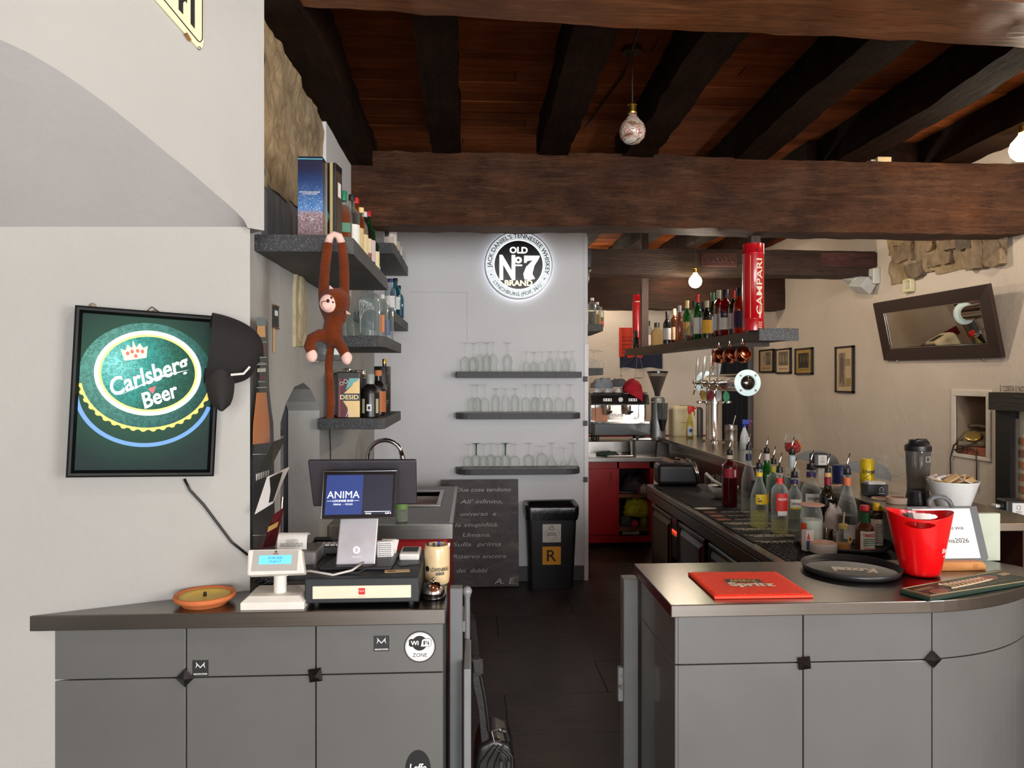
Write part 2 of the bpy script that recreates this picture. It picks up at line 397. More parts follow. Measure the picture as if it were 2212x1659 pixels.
mb.add([e0, c1, Vector((XL - .02, 2.80, e0.z)), low2[-1]], [(0, 1, 2, 3)])
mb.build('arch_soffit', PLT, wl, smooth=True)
mb = MB(); z1 = low2[3].z + .07
L = LA + (LA - LB) * 0; far = LB + (LB - LA) * 2.2
cur = [(far, 0)] + [(LA.lerp(LB, .97 - i * .194), 0) for i in range(6)]
pts = [Vector((p.x, p.y)) for p, _ in cur] + [Vector((XL, 2.70)), Vector((XL, 2.95))]
n = len(pts); vs = [(p.x, p.y, 0) for p in pts] + [(p.x, p.y, z1) for p in pts]
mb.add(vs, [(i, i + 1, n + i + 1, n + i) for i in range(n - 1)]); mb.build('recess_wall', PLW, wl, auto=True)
# left wall running back to the bar's rear wall, pierced by a pointed niche
NY0, NY1, NZ0, NZ1, NSP = 3.30, 4.13, .55, 1.735, 1.56
nich = [(NY0, NZ0), (NY0, NSP), (NY0 + .10, 1.645), (NY0 + .25, 1.715), ((NY0 + NY1) / 2 + .03, NZ1), (NY1 - .22, 1.70), (NY1 - .07, 1.63), (NY1, NSP + .02), (NY1, NZ0)]
mb = MB(); ya, yb = 2.95, YB + .1
def lw(y, z): return (XL, y, z)
mb.add([lw(ya, 0), lw(yb, 0), lw(yb, NZ0), lw(NY1, NZ0), lw(NY0, NZ0), lw(ya, NZ0)], [(0, 1, 2, 3, 4, 5)])
mb.add([lw(ya, NZ0), lw(NY0, NZ0), lw(NY0, NSP), lw(ya, NSP)], [(0, 1, 2, 3)])
mb.add([lw(NY1, NZ0), lw(yb, NZ0), lw(yb, NSP + .02), lw(NY1, NSP + .02)], [(0, 1, 2, 3)])
up = [lw(*p) for p in nich[1:8]]
mb.add([lw(ya, NSP)] + up + [lw(yb, NSP + .02), lw(yb, 1.9), lw(ya, 1.9)], [tuple(range(11))])
mb.add([lw(ya, 1.9), lw(yb, 1.9), lw(yb, topz), lw(ya, topz)], [(0, 1, 2, 3)])
mb.build('rear_stretch', PLW, wl)
mb = MB(); nn = len(nich); d1 = XL - .17
mb.add([lw(*p) for p in nich] + [(d1, y, z) for y, z in nich], [(i, i + 1, nn + i + 1, nn + i) for i in range(nn - 1)] + [(0, nn - 1, 2 * nn - 1, nn)])
mb.build('niche_reveal', PLW, wl)
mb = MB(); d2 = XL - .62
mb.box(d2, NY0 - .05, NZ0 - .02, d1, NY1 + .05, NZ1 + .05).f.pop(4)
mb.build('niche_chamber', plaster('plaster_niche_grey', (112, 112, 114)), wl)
# bare stone showing above the shelf, and the darker panel under it
def wall_poly(pts, d, name, mat, par, step=.05, amp=.02, X=XL, sgn=1, seed=1):
    P = [U(px, py, X=X) for px, py in pts]
    ys = [p.y for p in P]; zs = [p.z for p in P]
    def inside(y, z):
        c = False; n = len(P)
        for i in range(n):
            a, b = P[i], P[i - 1]
            if (a.z > z) != (b.z > z) and y < (b.y - a.y) * (z - a.z) / (b.z - a.z) + a.y: c = not c
        return c
    ny = int((max(ys) - min(ys)) / step) + 1; nz = int((max(zs) - min(zs)) / step) + 1; mb = MB(); ids = {}
    def vid(i, j):
        if (i, j) not in ids:
            y, z = min(ys) + i * step, min(zs) + j * step
            h = d + amp * (noise.noise(Vector((seed, y * 6, z * 6))) + .6 * noise.noise(Vector((seed + 4, y * 17, z * 17))))
            ids[(i, j)] = len(mb.v); mb.v.append((X + sgn * max(.003, h), y + .01 * noise.noise(Vector((y * 9, z * 9, 1))), z + .01 * noise.noise(Vector((y * 9, z * 9, 5)))))
        return ids[(i, j)]
    for i in range(ny):
        for j in range(nz):
            if inside(min(ys) + (i + .5) * step, min(zs) + (j + .5) * step):
                mb.f.append((vid(i, j), vid(i + 1, j), vid(i + 1, j + 1), vid(i, j + 1)))
    return mb.build(name, mat, par)
wall_poly([(560, 20), (640, 120), (712, 270), (700, 520), (660, 480), (640, 450), (588, 412), (560, 395)], .012, 'bare_stone', STONE, wl, .02, .018)
MB().box(XL, 3.0, 2.3, XL + .004, 4.2, 2.60).build('grey_dado', M((104, 104, 108), .6), wl)
MB().box(XL, 4.16, 2.3, XL + .03, 5.02, 3.22).rough(.004, 8).build('painted_patch', PLG, wl)
# ---- bar back wall with its white end trim
wb = MB().box(XL - .1, YB, 0, 1.0, YB + .16, ZC + .1).build('wall_back', PLG); struct(wb, 'smooth pale grey wall behind the glass shelves', 'wall')
tr = MB().box(.975, YB - .012, 0, 1.012, YB + .16, 2.06).build('trim_1', M((226, 222, 222), .5), None, bevel=.003); struct(tr, 'white vertical end strip of the pale grey wall', 'trim')
for z in (1.755, 1.37, .88):
    MB().cbox((.985, YB - .02, z), (.035, .02, .045)).build('hinge', M((46, 46, 48), .5), tr, bevel=.003)
MB().box(.975, YB - .004, 2.06, 1.006, YB + .16, 3.0).build('edge_bead', PLG, tr)
bb = MB().box(.3, YB - .016, 0, .972, YB, .13).build('baseboard_back', M((70, 70, 70), .5), None, bevel=.004); struct(bb, 'dark grey baseboard behind the waste bin', 'baseboard')
# faint board joints of the back wall lining
for px, y0, y1 in ((1009, 630, 735),):
    a, b = U(px, y0, Y=YB), U(px, y1, Y=YB); MB().box(a.x - .002, YB - .0015, b.z, a.x + .002, YB, a.z).build('joint', M((182, 182, 184), .8), wb)
a, b = U(885, 631, Y=YB), U(1008, 631, Y=YB); MB().box(a.x, YB - .0015, a.z - .002, b.x, YB, a.z + .002).build('joint', M((182, 182, 184), .8), wb)
# ---- far wall, right wall
wf = MB().box(.9, YF, 0, XR + .1, YF + .15, ZC + .1).build('wall_far', PLC); struct(wf, 'cream plaster wall at the far end of the room', 'wall')
ws = MB().box(-3.1, YB + .2, 0, 1.0, YF + .1, ZC + .1).build('wall_store', PLC); struct(ws)
wr = thing('wall_right', 'cream plaster wall on the dining side', 'wall'); struct(wr)
# niche of the telephone
ny0, ny1 = U(2132, X=XR).y, U(2066, X=XR).y; nz0, nz1 = U(2066, 978, X=XR).z, U(2066, 855, X=XR).z
mb = MB(); q = lambda y, z: (XR, y, z)
mb.add([q(YS, 0), q(ny0, 0), q(ny0, ZC), q(YS, ZC)], [(0, 1, 2, 3)]); mb.add([q(ny1, 0), q(YF, 0), q(YF, ZC), q(ny1, ZC)], [(0, 1, 2, 3)])
mb.add([q(ny0, 0), q(ny1, 0), q(ny1, nz0), q(ny0, nz0)], [(0, 1, 2, 3)]); mb.add([q(ny0, nz1), q(ny1, nz1), q(ny1, ZC), q(ny0, ZC)], [(0, 1, 2, 3)])
mb.build('plaster_face', PLC, wr)
rv = MB(); x1 = XR + .34
vs = [q(ny0, nz0), q(ny1, nz0), q(ny1, nz1), q(ny0, nz1)] + [(x1, y, z) for y, z in ((ny0, nz0), (ny1, nz0), (ny1, nz1), (ny0, nz1))]
rv.add(vs, [(0, 1, 5, 4), (1, 2, 6, 5), (2, 3, 7, 6), (3, 0, 4, 7), (4, 5, 6, 7)]); rv.build('niche_lining', M((170, 150, 126), .85, bump=.3), wr)
mb = MB(); b_ = .05
for y0, y1, z0, z1 in ((ny0 - b_, ny1 + b_, nz1, nz1 + b_), (ny1, ny1 + b_, nz0, nz1), (ny0 - b_, ny0, nz0, nz1), (ny0 - b_, ny1 + b_, nz0 - .03, nz0)):
    mb.box(XR - .012, y0, z0, XR + .01, y1, z1)
mb.build('niche_border', M((226, 218, 206), .8, bump=.2), wr, bevel=.004)
for i in range(3):
    yy = ny0 + (ny1 - ny0) * (i + .5) / 3; MB().cbox((XR + .1, yy, nz0 + .03), (.2, (ny1 - ny0) / 3 - .015, .06)).build('brick', M((158, 92, 66), .9, 0, .2, 20, .4), wr, bevel=.006)
for i in range(5):
    MB().cbox((x1 - .02, (ny0 + ny1) / 2, nz0 + .12 + i * .085), (.03, ny1 - ny0 - .02, .06)).build('brick', M((150, 100, 72), .9, 0, .2, 20, .4), wr, bevel=.006)
# exposed stones in the right wall, under the ceiling
wall_poly([(1924, 490), (1924, 545), (1926, 617), (2010, 592), (2080, 580), (2166, 563), (2181, 540), (2183, 470), (2050, 440)], .02, 'bare_stone', STONE, wr, .04, .03, XR, -1, 3)
random.seed(3)
for px, py, sy, sz in ((2142, 528, .26, .16), (2118, 552, .2, .2), (2158, 556, .18, .14), (2125, 505, .2, .12), (2095, 520, .16, .14), (2040, 560, .3, .1), (1985, 582, .24, .12), (2060, 520, .22, .14), (1960, 545, .3, .16), (2010, 525, .2, .13)):
    p = U(px, py, X=XR); grid_box(XR - .055, p.y - sy / 2, p.z - sz / 2, XR + .0, p.y + sy / 2, p.z + sz / 2, .03).rough(.03, 7, px).rough(.008, 30, px).build('stone', M([(132,112,88),(112,96,76),(142,122,96),(104,92,80)][px % 4], .95, 0, .35, 16, .9), wr)
# ---- street side of the room, behind the viewer: windows and a door to the street
wst = thing('wall_street', 'white street wall behind the viewer with shop window and door', 'wall'); struct(wst)
mb = MB()
for x0, x1_, z0, z1_ in ((-3.1, -.95, 0, ZC), (1.35, 1.95, 0, ZC), (3.55, 4.1, 0, ZC), (-.95, 1.35, 0, .55), (-.95, 1.35, 2.95, ZC), (1.95, 3.55, 2.95, ZC)): mb.box(x0, YS - .2, z0, x1_, YS, z1_)
mb.build('masonry', PLW, wst)
wlf = MB().box(-3.1, YS, 0, -3.0, 2.1, ZC).build('wall_side', PLW); struct(wlf)
for i, (x0, x1_, z0) in enumerate(((-.95, 1.35, .55), (1.95, 3.55, 0))):
    wn = thing('window_1' if i == 0 else 'door_1', 'street window with dark frame' if i == 0 else 'glazed street door with dark frame', 'window' if i == 0 else 'door'); struct(wn)
    mb = MB(); z1_ = 2.95
    mb.box(x0, YS - .12, z0, x0 + .07, YS - .05, z1_).box(x1_ - .07, YS - .12, z0, x1_, YS - .05, z1_).box(x0, YS - .12, z1_ - .07, x1_, YS - .05, z1_).box(x0, YS - .12, z0, x1_, YS - .05, z0 + .07)
    mb.box((x0 + x1_) / 2 - .035, YS - .12, z0, (x0 + x1_) / 2 + .035, YS - .05, z1_); mb.build('window_frame', M((50, 42, 38), .5), wn)
# ---- ceiling: boards on joists on great beams
ce = thing('ceiling', 'reddish brown board ceiling', 'ceiling'); struct(ce)
MB().box(-3.1, YS, ZC + .03, 4.2, YF + .2, ZC + .08).build('ceiling_deck', M((40, 26, 18), .8), ce)
y = 2.3; i = 0; random.seed(11)
while y < YF + .1:
    wdt = random.choice((.13, .15, .17)); cuts = [-1.9, random.uniform(-.2, 1.6), random.uniform(1.9, 2.8), 4.1] if y < 5.6 else [.3, random.uniform(1, 2.4), 4.1]
    for a, b in zip(cuts, cuts[1:]):
        MB().box(a + .0025, y + .002, ZC + random.uniform(-.004, .004), b - .0025, y + wdt - .002, ZC + .03).build('plank', random.choice(WPLANKS), ce)
    y += wdt; i += 1
MB().box(-3.1, YS, ZC - .0, 4.1, 2.3, ZC + .03).build('front_boards', WPLANKS[1], ce)
def hewn(name, p0, p1, wd, ht, mat, amp=.02, step=.07, label=None, seed=0, axis='X', taper=1.0):
    """rough squared timber from p0 to p1 (centre line)"""
    p0, p1 = Vector(p0), Vector(p1); Ln = (p1 - p0).length
    if axis == 'X': mb = grid_box(0, -wd / 2, -ht / 2, Ln, wd / 2, ht / 2, step); R = Vector((1, 0, 0)).rotation_difference(p1 - p0).to_matrix().to_4x4()
    else: mb = grid_box(-wd / 2, 0, -ht / 2, wd / 2, Ln, ht / 2, step); R = Vector((0, 1, 0)).rotation_difference(p1 - p0).to_matrix().to_4x4()
    T = Matrix.Translation(p0) @ R; out = []
    for v in mb.v:
        v = Vector(v); u = v.x if axis == 'X' else v.y
        w_ = noise.noise_vector(Vector((u * .8, seed * 9.1, 1))) * amp * 1.3 + noise.noise_vector(v * 7 + Vector((seed * 5, 0, 0))) * amp * .55
        if axis == 'X': w_.x *= .3
        else: w_.y *= .3
        k_ = 1 + (taper - 1) * u / Ln
        a = Vector((v.x, v.y * k_, v.z * k_)) if axis == 'X' else Vector((v.x * k_, v.y, v.z * k_))
        out.append(tuple(T @ (a + w_)))
    mb.v = out; o = mb.build(name, mat, None, smooth=False, bevel=0)
    for p in o.data.polygons: p.use_smooth = True
    o.data.set_sharp_from_angle(angle=math.radians(55)); struct(o, label, 'beam'); return o
GB = hewn('ceiling_beam', (-.87, 5.125, 3.04), (4.0, 5.125, 3.02), .24, .495, WBEAM, .022, .06, 'massive hewn brown beam spanning above the bar', 2)
a, b = U(588, -60, Y=2.70), U(2230, 20, Y=2.80)
hewn('ceiling_beam', (-.95, 2.74, 3.395), (4.0, 2.86, 3.265), .34, .36, WBEAM2, .02, .06, 'glossy brown log beam crossing the top of the picture', 5)
CB = hewn('ceiling_beam', (.9, 7.1, 2.88), (4.0, 7.1, 2.865), .26, .24, wood('old_dark_beam', (26, 18, 15), (58, 42, 35), (86, 64, 52), 'X', 1.1, .6, .7, 1, .3, .6), .012, .08, 'dark beam with carved end panel above the hanging bottles', 7)
hewn('ceiling_beam', (.9, 9.2, 2.84), (U(1716, 600, Y=9.2).x, 9.2, 2.84), .3, .40, wood('black_lintel', (22, 13, 9), (46, 27, 18), (86, 52, 32), 'X', .9, .5, .7, 1, .3, .6, True), .03, .09, 'lowest dark beam behind the lit round bulb', 9)
CARV = wood('carved_panel', (44, 24, 22), (84, 50, 46), (120, 80, 70), 'X', 1.4, .5, .8)
for px0, px1 in ((1515, 1592), (1775, 1897)):
    a, b = U(px0, 576, Y=6.95), U(px1, 546, Y=6.95); MB().box(a.x, 6.945, a.z, b.x, 6.975, b.z).build('carved_panel', CARV, CB, bevel=.004)
    mb = MB(); mb.tube([(a.x + .015, 6.944, a.z + .015), (b.x - .015, 6.944, a.z + .015), (b.x - .015, 6.944, b.z - .015), (a.x + .015, 6.944, b.z - .015)], .005, 5, True)
    n_ = int((b.x - a.x) / .012); mb.tube([(a.x + .03 + (b.x - a.x - .06) * i / n_, 6.944, (a.z + b.z) / 2 + .03 * math.sin(i * .75)) for i in range(n_ + 1)], .005, 5); mb.tube([(a.x + .03 + (b.x - a.x - .06) * i / n_, 6.944, (a.z + b.z) / 2 - .03 * math.sin(i * .75)) for i in range(n_ + 1)], .005, 5); mb.build('carved_scroll', CARV, CB, smooth=True)
j = 0
for (xb, xf, wd, zo) in ((-.76, -.74, .2, -.08), (-.165, -.17, .19, 0), (.56, .52, .2, 0), (1.13, 1.12, .2, 0), (1.93, 1.84, .22, 0), (2.62, 2.62, .21, 0), (3.4, 3.4, .24, 0)):
    hewn('ceiling_joist', (xf, 2.6, 3.39 + zo), (xb, 5.3, 3.39 + zo), wd, .24, WJOIST, .022, .07, ['thick joist hard against the left stone wall', 'straight dark joist left of centre', 'dark joist between the straight joist and the marbled pendant bulb', 'dark joist right behind the marbled pendant bulb',
        'dark joist above the middle of the great beam', 'joist with a pale worn edge ending by the white junction box', 'black joist near the right edge beside the lit bulb'][j], 20 + j, 'Y'); j += 1
for i, x in enumerate((1.25, 1.9, 2.55, 3.2)):
    hewn('ceiling_joist', (x, 5.3, 3.39), (x, 10.1, 3.39), .18, .22, WJOIST, .02, .1, ['rear joist next to the grey wall end', 'rear joist before the red tube', 'rear joist behind the red tube', 'rear joist by the right wall'][i], 40 + i, 'Y')
# short blocks between the joists on top of the great beam
# ================================================================ counters and fixed bar furniture
ZT = 1.0; YC = 2.43
PAINT = M((98, 98, 96), .3, 0, .04, 5, .06, coat=.25); DARKIN = M((30, 30, 30), .7); RIDGE = M((20, 20, 20), .35)
def knob(parent, px, py, Y=YC + .0245, rot=PI / 4, s=.021, name='knob'):
    p = U(px, py, Y=Y); mb = MB(); c, sn = math.cos(rot), math.sin(rot); q = [(s, s), (-s, s), (-s, -s), (s, -s)]
    q = [(x * c - z * sn, x * sn + z * c) for x, z in q]
    mb.add([(p.x + x * .95, Y, p.z + z * .95) for x, z in q] + [(p.x + x, Y - .007, p.z + z) for x, z in q] + [(p.x, Y - .019, p.z)],
           [(3, 2, 1, 0)] + [(i, (i + 1) % 4, 4 + (i + 1) % 4, 4 + i) for i in range(4)] + [(4 + i, 4 + (i + 1) % 4, 8) for i in range(4)])
    return mb.build(name, M((14, 14, 15), .2), parent)
# ---- left counter
lc = thing('bar_counter', 'grey panelled counter carrying the till, steel top', 'counter')
YP = YC + .025; xl = U(117, 1500, Y=YP).x; xr = U(958, 1500, Y=YP).x
zs = U(540, 1461, Y=YP).z; xs = [xl, U(402, 1500, Y=YP).x, U(682, 1500, Y=YP).x, xr]
MB().prism([(xl, YP + .022), (xr, YP + .022), (xr, 2.93), (-.82, 2.93), (-.82, 2.86), (xl, 2.50)], .0, .955).build('carcass', M((58, 58, 58), .5), lc)
for i in range(3):
    MB().box(xs[i] + .002, YP, zs + .002, xs[i + 1] - .002, YP + .021, .948).build('drawer_front', PAINT, lc, bevel=.0025)
    MB().box(xs[i] + .002, YP, .0, xs[i + 1] - .002, YP + .021, zs - .002).build('door_panel', PAINT, lc, bevel=.0025)
knob(lc, 401, 1463); knob(lc, 682, 1457, rot=.12)
MB().prism([(-1.405, YC), (-.088, YC), (-.092, 2.95), (-.834, 2.95), (-.834, 2.86), (-.80, 2.71), (-1.405, 2.445)], ZT - .05, ZT).build('worktop', STEELD, lc, bevel=.003)
# ---- right counter with a rounded far corner
rc = thing('bar_counter', 'grey panelled counter with rounded steel top carrying the red bucket', 'counter')
XA = .66
def round_front(off, x1, r, n=10):
    """front line from the left end, then a quarter turn back"""
    cx, cy = x1, YC + r; pts = [(XA + off, YC + off)]
    pts += [(cx + (r - off) * math.cos(a), cy + (r - off) * math.sin(a)) for a in [-PI / 2 + (PI / 2) * i / n for i in range(n + 1)]]
    return pts
CR = .9; CXX = 1.50; AE = -PI / 2 + .80
def round_front(off, x1, r, n=10):
    pts = [(XA + off, YC + off)]
    pts += [(x1 + (r - off) * math.cos(a), YC + r + (r - off) * math.sin(a)) for a in [-PI / 2 + .80 * i / n for i in range(n + 1)]]
    return pts
top = round_front(0, CXX, CR, 14) + [(2.19, 2.76), (2.20, 2.86), (2.14, 2.96), (2.04, 2.99), (XA, 2.99)]
MB().prism(top, ZT - .042, ZT).build('worktop', STEELD, rc, bevel=.003)
inn = round_front(.05, CXX, CR, 14) + [(2.13, 2.78), (2.12, 2.88), (2.04, 2.95), (XA + .045, 2.95)]
MB().prism(inn, 0, ZT - .043).build('carcass', M((58, 58, 58), .5), rc)
YPR = YC + .03; zr = U(1736, 1431, Y=YPR).z; cut = [XA + .03, U(1735, 1500, Y=YPR).x, U(2015, 1500, Y=YPR).x, None]
def band(x0, x1, z0, z1, name):
    """panel following the counter's front line between two arc lengths"""
    pts = []
    line = [(XA + .03 + (CXX - XA - .03) * i / 24, YPR) for i in range(25)] + [(CXX + (CR - .03) * math.cos(a), YC + CR + (CR - .03) * math.sin(a)) for a in [-PI / 2 + .8 * i / 20 for i in range(1, 21)]]
    s = XA + .03; prev = line[0]; acc = [s]
    for p in line[1:]: s += math.dist(p, prev); acc.append(s); prev = p
    def at(t):
        for i in range(len(acc) - 1):
            if acc[i + 1] >= t: k = (t - acc[i]) / (acc[i + 1] - acc[i]); return (line[i][0] + (line[i + 1][0] - line[i][0]) * k, line[i][1] + (line[i + 1][1] - line[i][1]) * k)
        return line[-1]
    n = 12; P = [at(x0 + (x1 - x0) * i / n) for i in range(n + 1)]
    N = []
    for i in range(n + 1):
        a, b = P[max(0, i - 1)], P[min(n, i + 1)]; d = Vector((b[0] - a[0], b[1] - a[1])).normalized(); N.append((-d.y, d.x))
    poly = P + [(p[0] + nx * .018, p[1] + ny * .018) for p, (nx, ny) in reversed(list(zip(P, N)))]
    return MB().prism(poly, z0, z1).build(name, PAINT, rc, bevel=.002)
edges = [cut[0], cut[1], cut[2], cut[2] + .43, cut[2] + .63]
for a, b in zip(edges, edges[1:]):
    band(a + .002, b - .002, zr + .002, .955, 'drawer_front'); band(a + .002, b - .002, 0, zr - .002, 'door_panel')
knob(rc, 1736, 1431, Y=YPR, rot=.1); knob(rc, 2014, 1423, Y=YPR, rot=PI / 4)
for z0, z1, nm in ((zr + .002, .955, 'side_drawer_panel'), (0, zr - .002, 'side_panel')):
    MB().box(XA + .022, YPR + .002, z0, XA + .042, 2.955, z1).build(nm, PAINT, rc, bevel=.002)
# jamb post of the passage with its latch plate
pp = thing('gate_post', 'light grey square post with latch plate beside the right counter', 'post', (.648, 3.015, 0))
MB().box(-.03, -.02, 0, .03, .05, .935).build('post', M((124, 127, 126), .35), pp, bevel=.004)
z = U(1348, 1490, Y=2.95).z
MB().box(-.052, -.018, z - .07, -.03, .012, z + .07).build('latch_plate', M((150, 154, 154), .35), pp, bevel=.006)
MB().cyl((-.041, -.018, z - .005), (-.041, -.03, z - .005), .009).build('screw', CHROME, pp); MB().cyl((-.041, -.018, z + .04), (-.041, -.026, z + .04), .005).build('screw', CHROME, pp)
# ---- swing gate folded back beside the left counter
gp = thing('swing_gate', 'grey swing gate folded back beside the left counter, ball topped post', 'gate', (0, 0, 0))
p0 = U(978, 1300, Y=2.72)
MB().box(-.082, 2.70, 0, -.035, 2.75, U(978, 1268, Y=2.72).z).build('hinge_post', M((104, 106, 106), .4), gp, bevel=.004)
pb = U(1009, 1277, Y=2.92)
MB().lathe([(.012, 0), (.012, pb.z - .02), (.016, pb.z - .018), (.012, pb.z - .012)], 14, c=(pb.x, pb.y)).build('pole', M((120, 121, 121), .3), gp, auto=True)
MB().ball(pb, .0195, 18, 12).build('ball_finial', M((140, 141, 141), .25), gp, smooth=True)
MB().box(-.045, 2.74, pb.z - .10, pb.x - .005, 2.93, pb.z - .06).build('strap_hinge', M((110, 112, 112), .4), gp, bevel=.003)
MB().box(-.030, 2.60, .04, -.004, 2.90, .735).build('leaf', M((128, 131, 131), .35), gp, bevel=.004)
# ---- back bench (refrigerated steel counter) with black mats
bn = thing('refrigerated_bench', 'dark steel undercounter fridge bench with black rubber top', 'bench')
BX0, BX1, BZ = 1.43, 2.05, .9
DST = brushed('dark_steel', (92, 86, 82), .2, 'Z')
MB().box(BX0 + .03, 3.0, .10, BX1 + .04, 5.93, BZ - .04).build('carcass', DST, bn)
MB().box(BX0 + .08, 3.0, 0, BX1, 5.9, .10).build('plinth', DARKIN, bn)
MB().box(BX0 - .012, 3.0, BZ - .042, BX1 + .04, 5.95, BZ).build('worktop', brushed('bench_steel', (140, 135, 130), .24, 'Y'), bn, bevel=.004)
MB().box(BX0 - .011, 3.002, BZ - .115, BX0 + .03, 5.945, BZ - .046).build('front_rail', brushed('rail_steel', (108, 100, 94), .22, 'Y'), bn, bevel=.003)
dx = BX0 + .008
dl = [(1408, 1452), (1466, 1523), (1530, 1604), (1614, 1730)]
for a, b in dl:
    y0, y1 = U(b, X=dx).y + .008, U(a, X=dx).y - .008; z0, z1 = .13, BZ - .14; st = .035
    d = MB(); m_ = .022
    loop = lambda i, x: [(x, y0 + i, z0 + i), (x, y1 - i, z0 + i), (x, y1 - i, z1 - i), (x, y0 + i, z1 - i)]
    L_ = [loop(0, dx + .02), loop(0, dx), loop(.012, dx - .006), loop(.030, dx - .006), loop(.040, dx + .006), loop(.075, dx - .012)]
    vs = [v for q in L_ for v in q]; fs = []
    for i in range(len(L_) - 1):
        for e in range(4): fs.append((i * 4 + e, i * 4 + (e + 1) % 4, (i + 1) * 4 + (e + 1) % 4, (i + 1) * 4 + e))
    fs.append(tuple(range((len(L_) - 1) * 4, len(L_) * 4))); d.add(vs, fs)
    d.build('door', M((62, 56, 52), .16, .85, .12, 3, .15, coat=.3), bn, bevel=.004)
y0, y1 = U(1464, X=dx).y, U(1453, X=dx).y; zc_ = U(1457, 1150, X=dx).z
cp = MB().box(dx - .004, y0, zc_ - .18, dx + .02, y1, zc_ + .12).build('control_strip', M((24, 23, 23), .4), bn, bevel=.003)
for dz, cc in ((.085, (130, 20, 24)), (.0, (235, 60, 40)), (-.012, (30, 110, 50))):
    MB().box(dx - .009, y0 + .01, zc_ + dz - .018, dx - .003, y1 - .01, zc_ + dz + .018).build('switch', EM(cc, 1.2) if cc[0] > 200 else M(cc, .35), cp, bevel=.002)
    if cc[0] > 200: continue
# ---- raised customer bar
rb = thing('raised_bar', 'long raised steel bar top behind the bottles', 'bar')
RX0, RX1, RZ = 2.04, 2.56, 1.12
ST2 = brushed('bar_steel', (186, 176, 164), .22, 'Y')
MB().prism([(RX0, 3.12), (RX1, 3.12), (RX1 + .05, 5), (RX1, 8.02), (RX0, 8.02)], RZ - .035, RZ).build('bar_top', ST2, rb, bevel=.004)
MB().box(RX0 + .10, 3.16, .0, RX0 + .16, 7.96, RZ - .036).build('splash_panel', brushed('splash_steel', (150, 142, 134), .3, 'Y'), rb)
MB().box(RX1 - .12, 3.16, .0, RX1 - .05, 7.96, RZ - .036).build('guest_panel', M((70, 40, 30), .4), rb)
MB().box(RX0 + .03, 5.9, RZ - .1, RX0 + .12, 7.6, RZ - .036).build('gutter', ST2, rb, bevel=.004)
# ---- sink unit along the left wall
sk = thing('sink_unit', 'low sink unit with grey top, steel edge and red front', 'sink')
SX1 = U(977, 1133, Z=.9).x; SY0 = U(977, 1133, Z=.9).y; SY1 = 5.92
MB().box(XL + .004, SY0 + .04, 0, SX1 - .03, SY1, .82).build('cabinet_body', RED, sk)
MB().box(XL + .25, SY0 + .03, .08, SX1 - .05, SY0 + .042, .80).build('cabinet_door', M((166, 16, 22), .34), sk, bevel=.003)
hx0, hx1, hy0, hy1 = -.56, -.24, 5.0, 5.62
mb = MB(); TZ = .9
for x0, y0, x1_, y1 in ((XL + .004, SY0, SX1, hy0), (XL + .004, hy1, SX1, SY1), (XL + .004, hy0, hx0, hy1), (hx1, hy0, SX1, hy1)): mb.box(x0, y0, TZ - .03, x1_, y1, TZ)
mb.build('worktop', M((106, 106, 106), .38, 0, .05, 4), sk)
mb = MB(); mb.box(hx0, hy0, TZ - .2, hx1, hy1, TZ - .001).f.pop(1); mb.build('basin', STEEL, sk)
rim = MB(); 
for (a0, b0, a1, b1) in ((hx0 - .03, hy0 - .03, hx1 + .03, hy0), (hx0 - .03, hy1, hx1 + .03, hy1 + .03), (hx0 - .03, hy0, hx0, hy1), (hx1, hy0, hx1 + .03, hy1)): rim.box(a0, b0, TZ, a1, b1, TZ + .012)
rim.build('basin_rim', STEEL, sk, bevel=.003)
MB().box(XL + .004, SY0 - .006, TZ - .085, SX1 + .004, SY0 + .02, TZ + .002).box(SX1 - .02, SY0, TZ - .085, SX1 + .004, SY1, TZ + .002).build('steel_edge', STEEL, sk, bevel=.003)
# faucet: tall arched spout
ff = thing('faucet', 'chrome gooseneck kitchen tap behind the till', 'tap', (U(793, Y=5.3).x, 5.3, TZ + .001))
pts = [(0, 0, 0), (0, 0, .295)] + [(.125 - .125 * math.cos(a), 0, .295 + .125 * math.sin(a)) for a in [PI * i / 12 for i in range(1, 11)]]
pts.append((pts[-1][0] + .014, 0, pts[-1][2] - .05))
MB().tube(pts, .016, 12).build('spout', CHROME, ff, smooth=True)
MB().lathe([(.028, 0), (.028, .05), (.02, .06)], 16).build('base', CHROME, ff, auto=True)
e = Vector(pts[-1]); MB().cyl(e, e + Vector((.012, 0, -.05)), .019, .016).build('nozzle', STEEL, ff, auto=True)
MB().tube([(0, -.02, .03), (0, -.08, .06)], .007).build('lever', CHROME, ff)
# ---- red back-bar cabinet under the coffee machine
rcb = thing('back_bar_cabinet', 'red back bar cabinet with open shelves under the coffee machine', 'cabinet')
RY, RZ1 = 7.61, .90; xo = U(1337, X=None, Y=RY).x; xe = U(1408, Y=RY).x; x00 = .98; x11 = 2.02
RB = M((160, 12, 20), .36)
MB().box(x00, RY + .02, .12, xo, 8.25, RZ1).build('carcass', RB, rcb)
MB().box(x00, RY, .14, U(1333, Y=RY).x, RY + .02, RZ1 - .075).build('door', RB, rcb, bevel=.003)
hp = U(1319, 1030, Y=RY)
MB().tube([(hp.x, RY, hp.z + .05), (hp.x, RY - .03, hp.z + .045), (hp.x, RY - .03, hp.z - .045), (hp.x, RY, hp.z - .05)], .005).build('handle', COPPER, rcb)
MB().box(x00, RY - .002, RZ1 - .07, x11, RY + .05, RZ1).box(xo - .02, RY - .002, .12, xo, RY + .03, RZ1).box(xe - .02, RY - .002, .12, xe + .02, RY + .5, RZ1).box(x00, RY - .002, .06, xe + .02, RY + .03, .125).build('face_frame', RB, rcb)
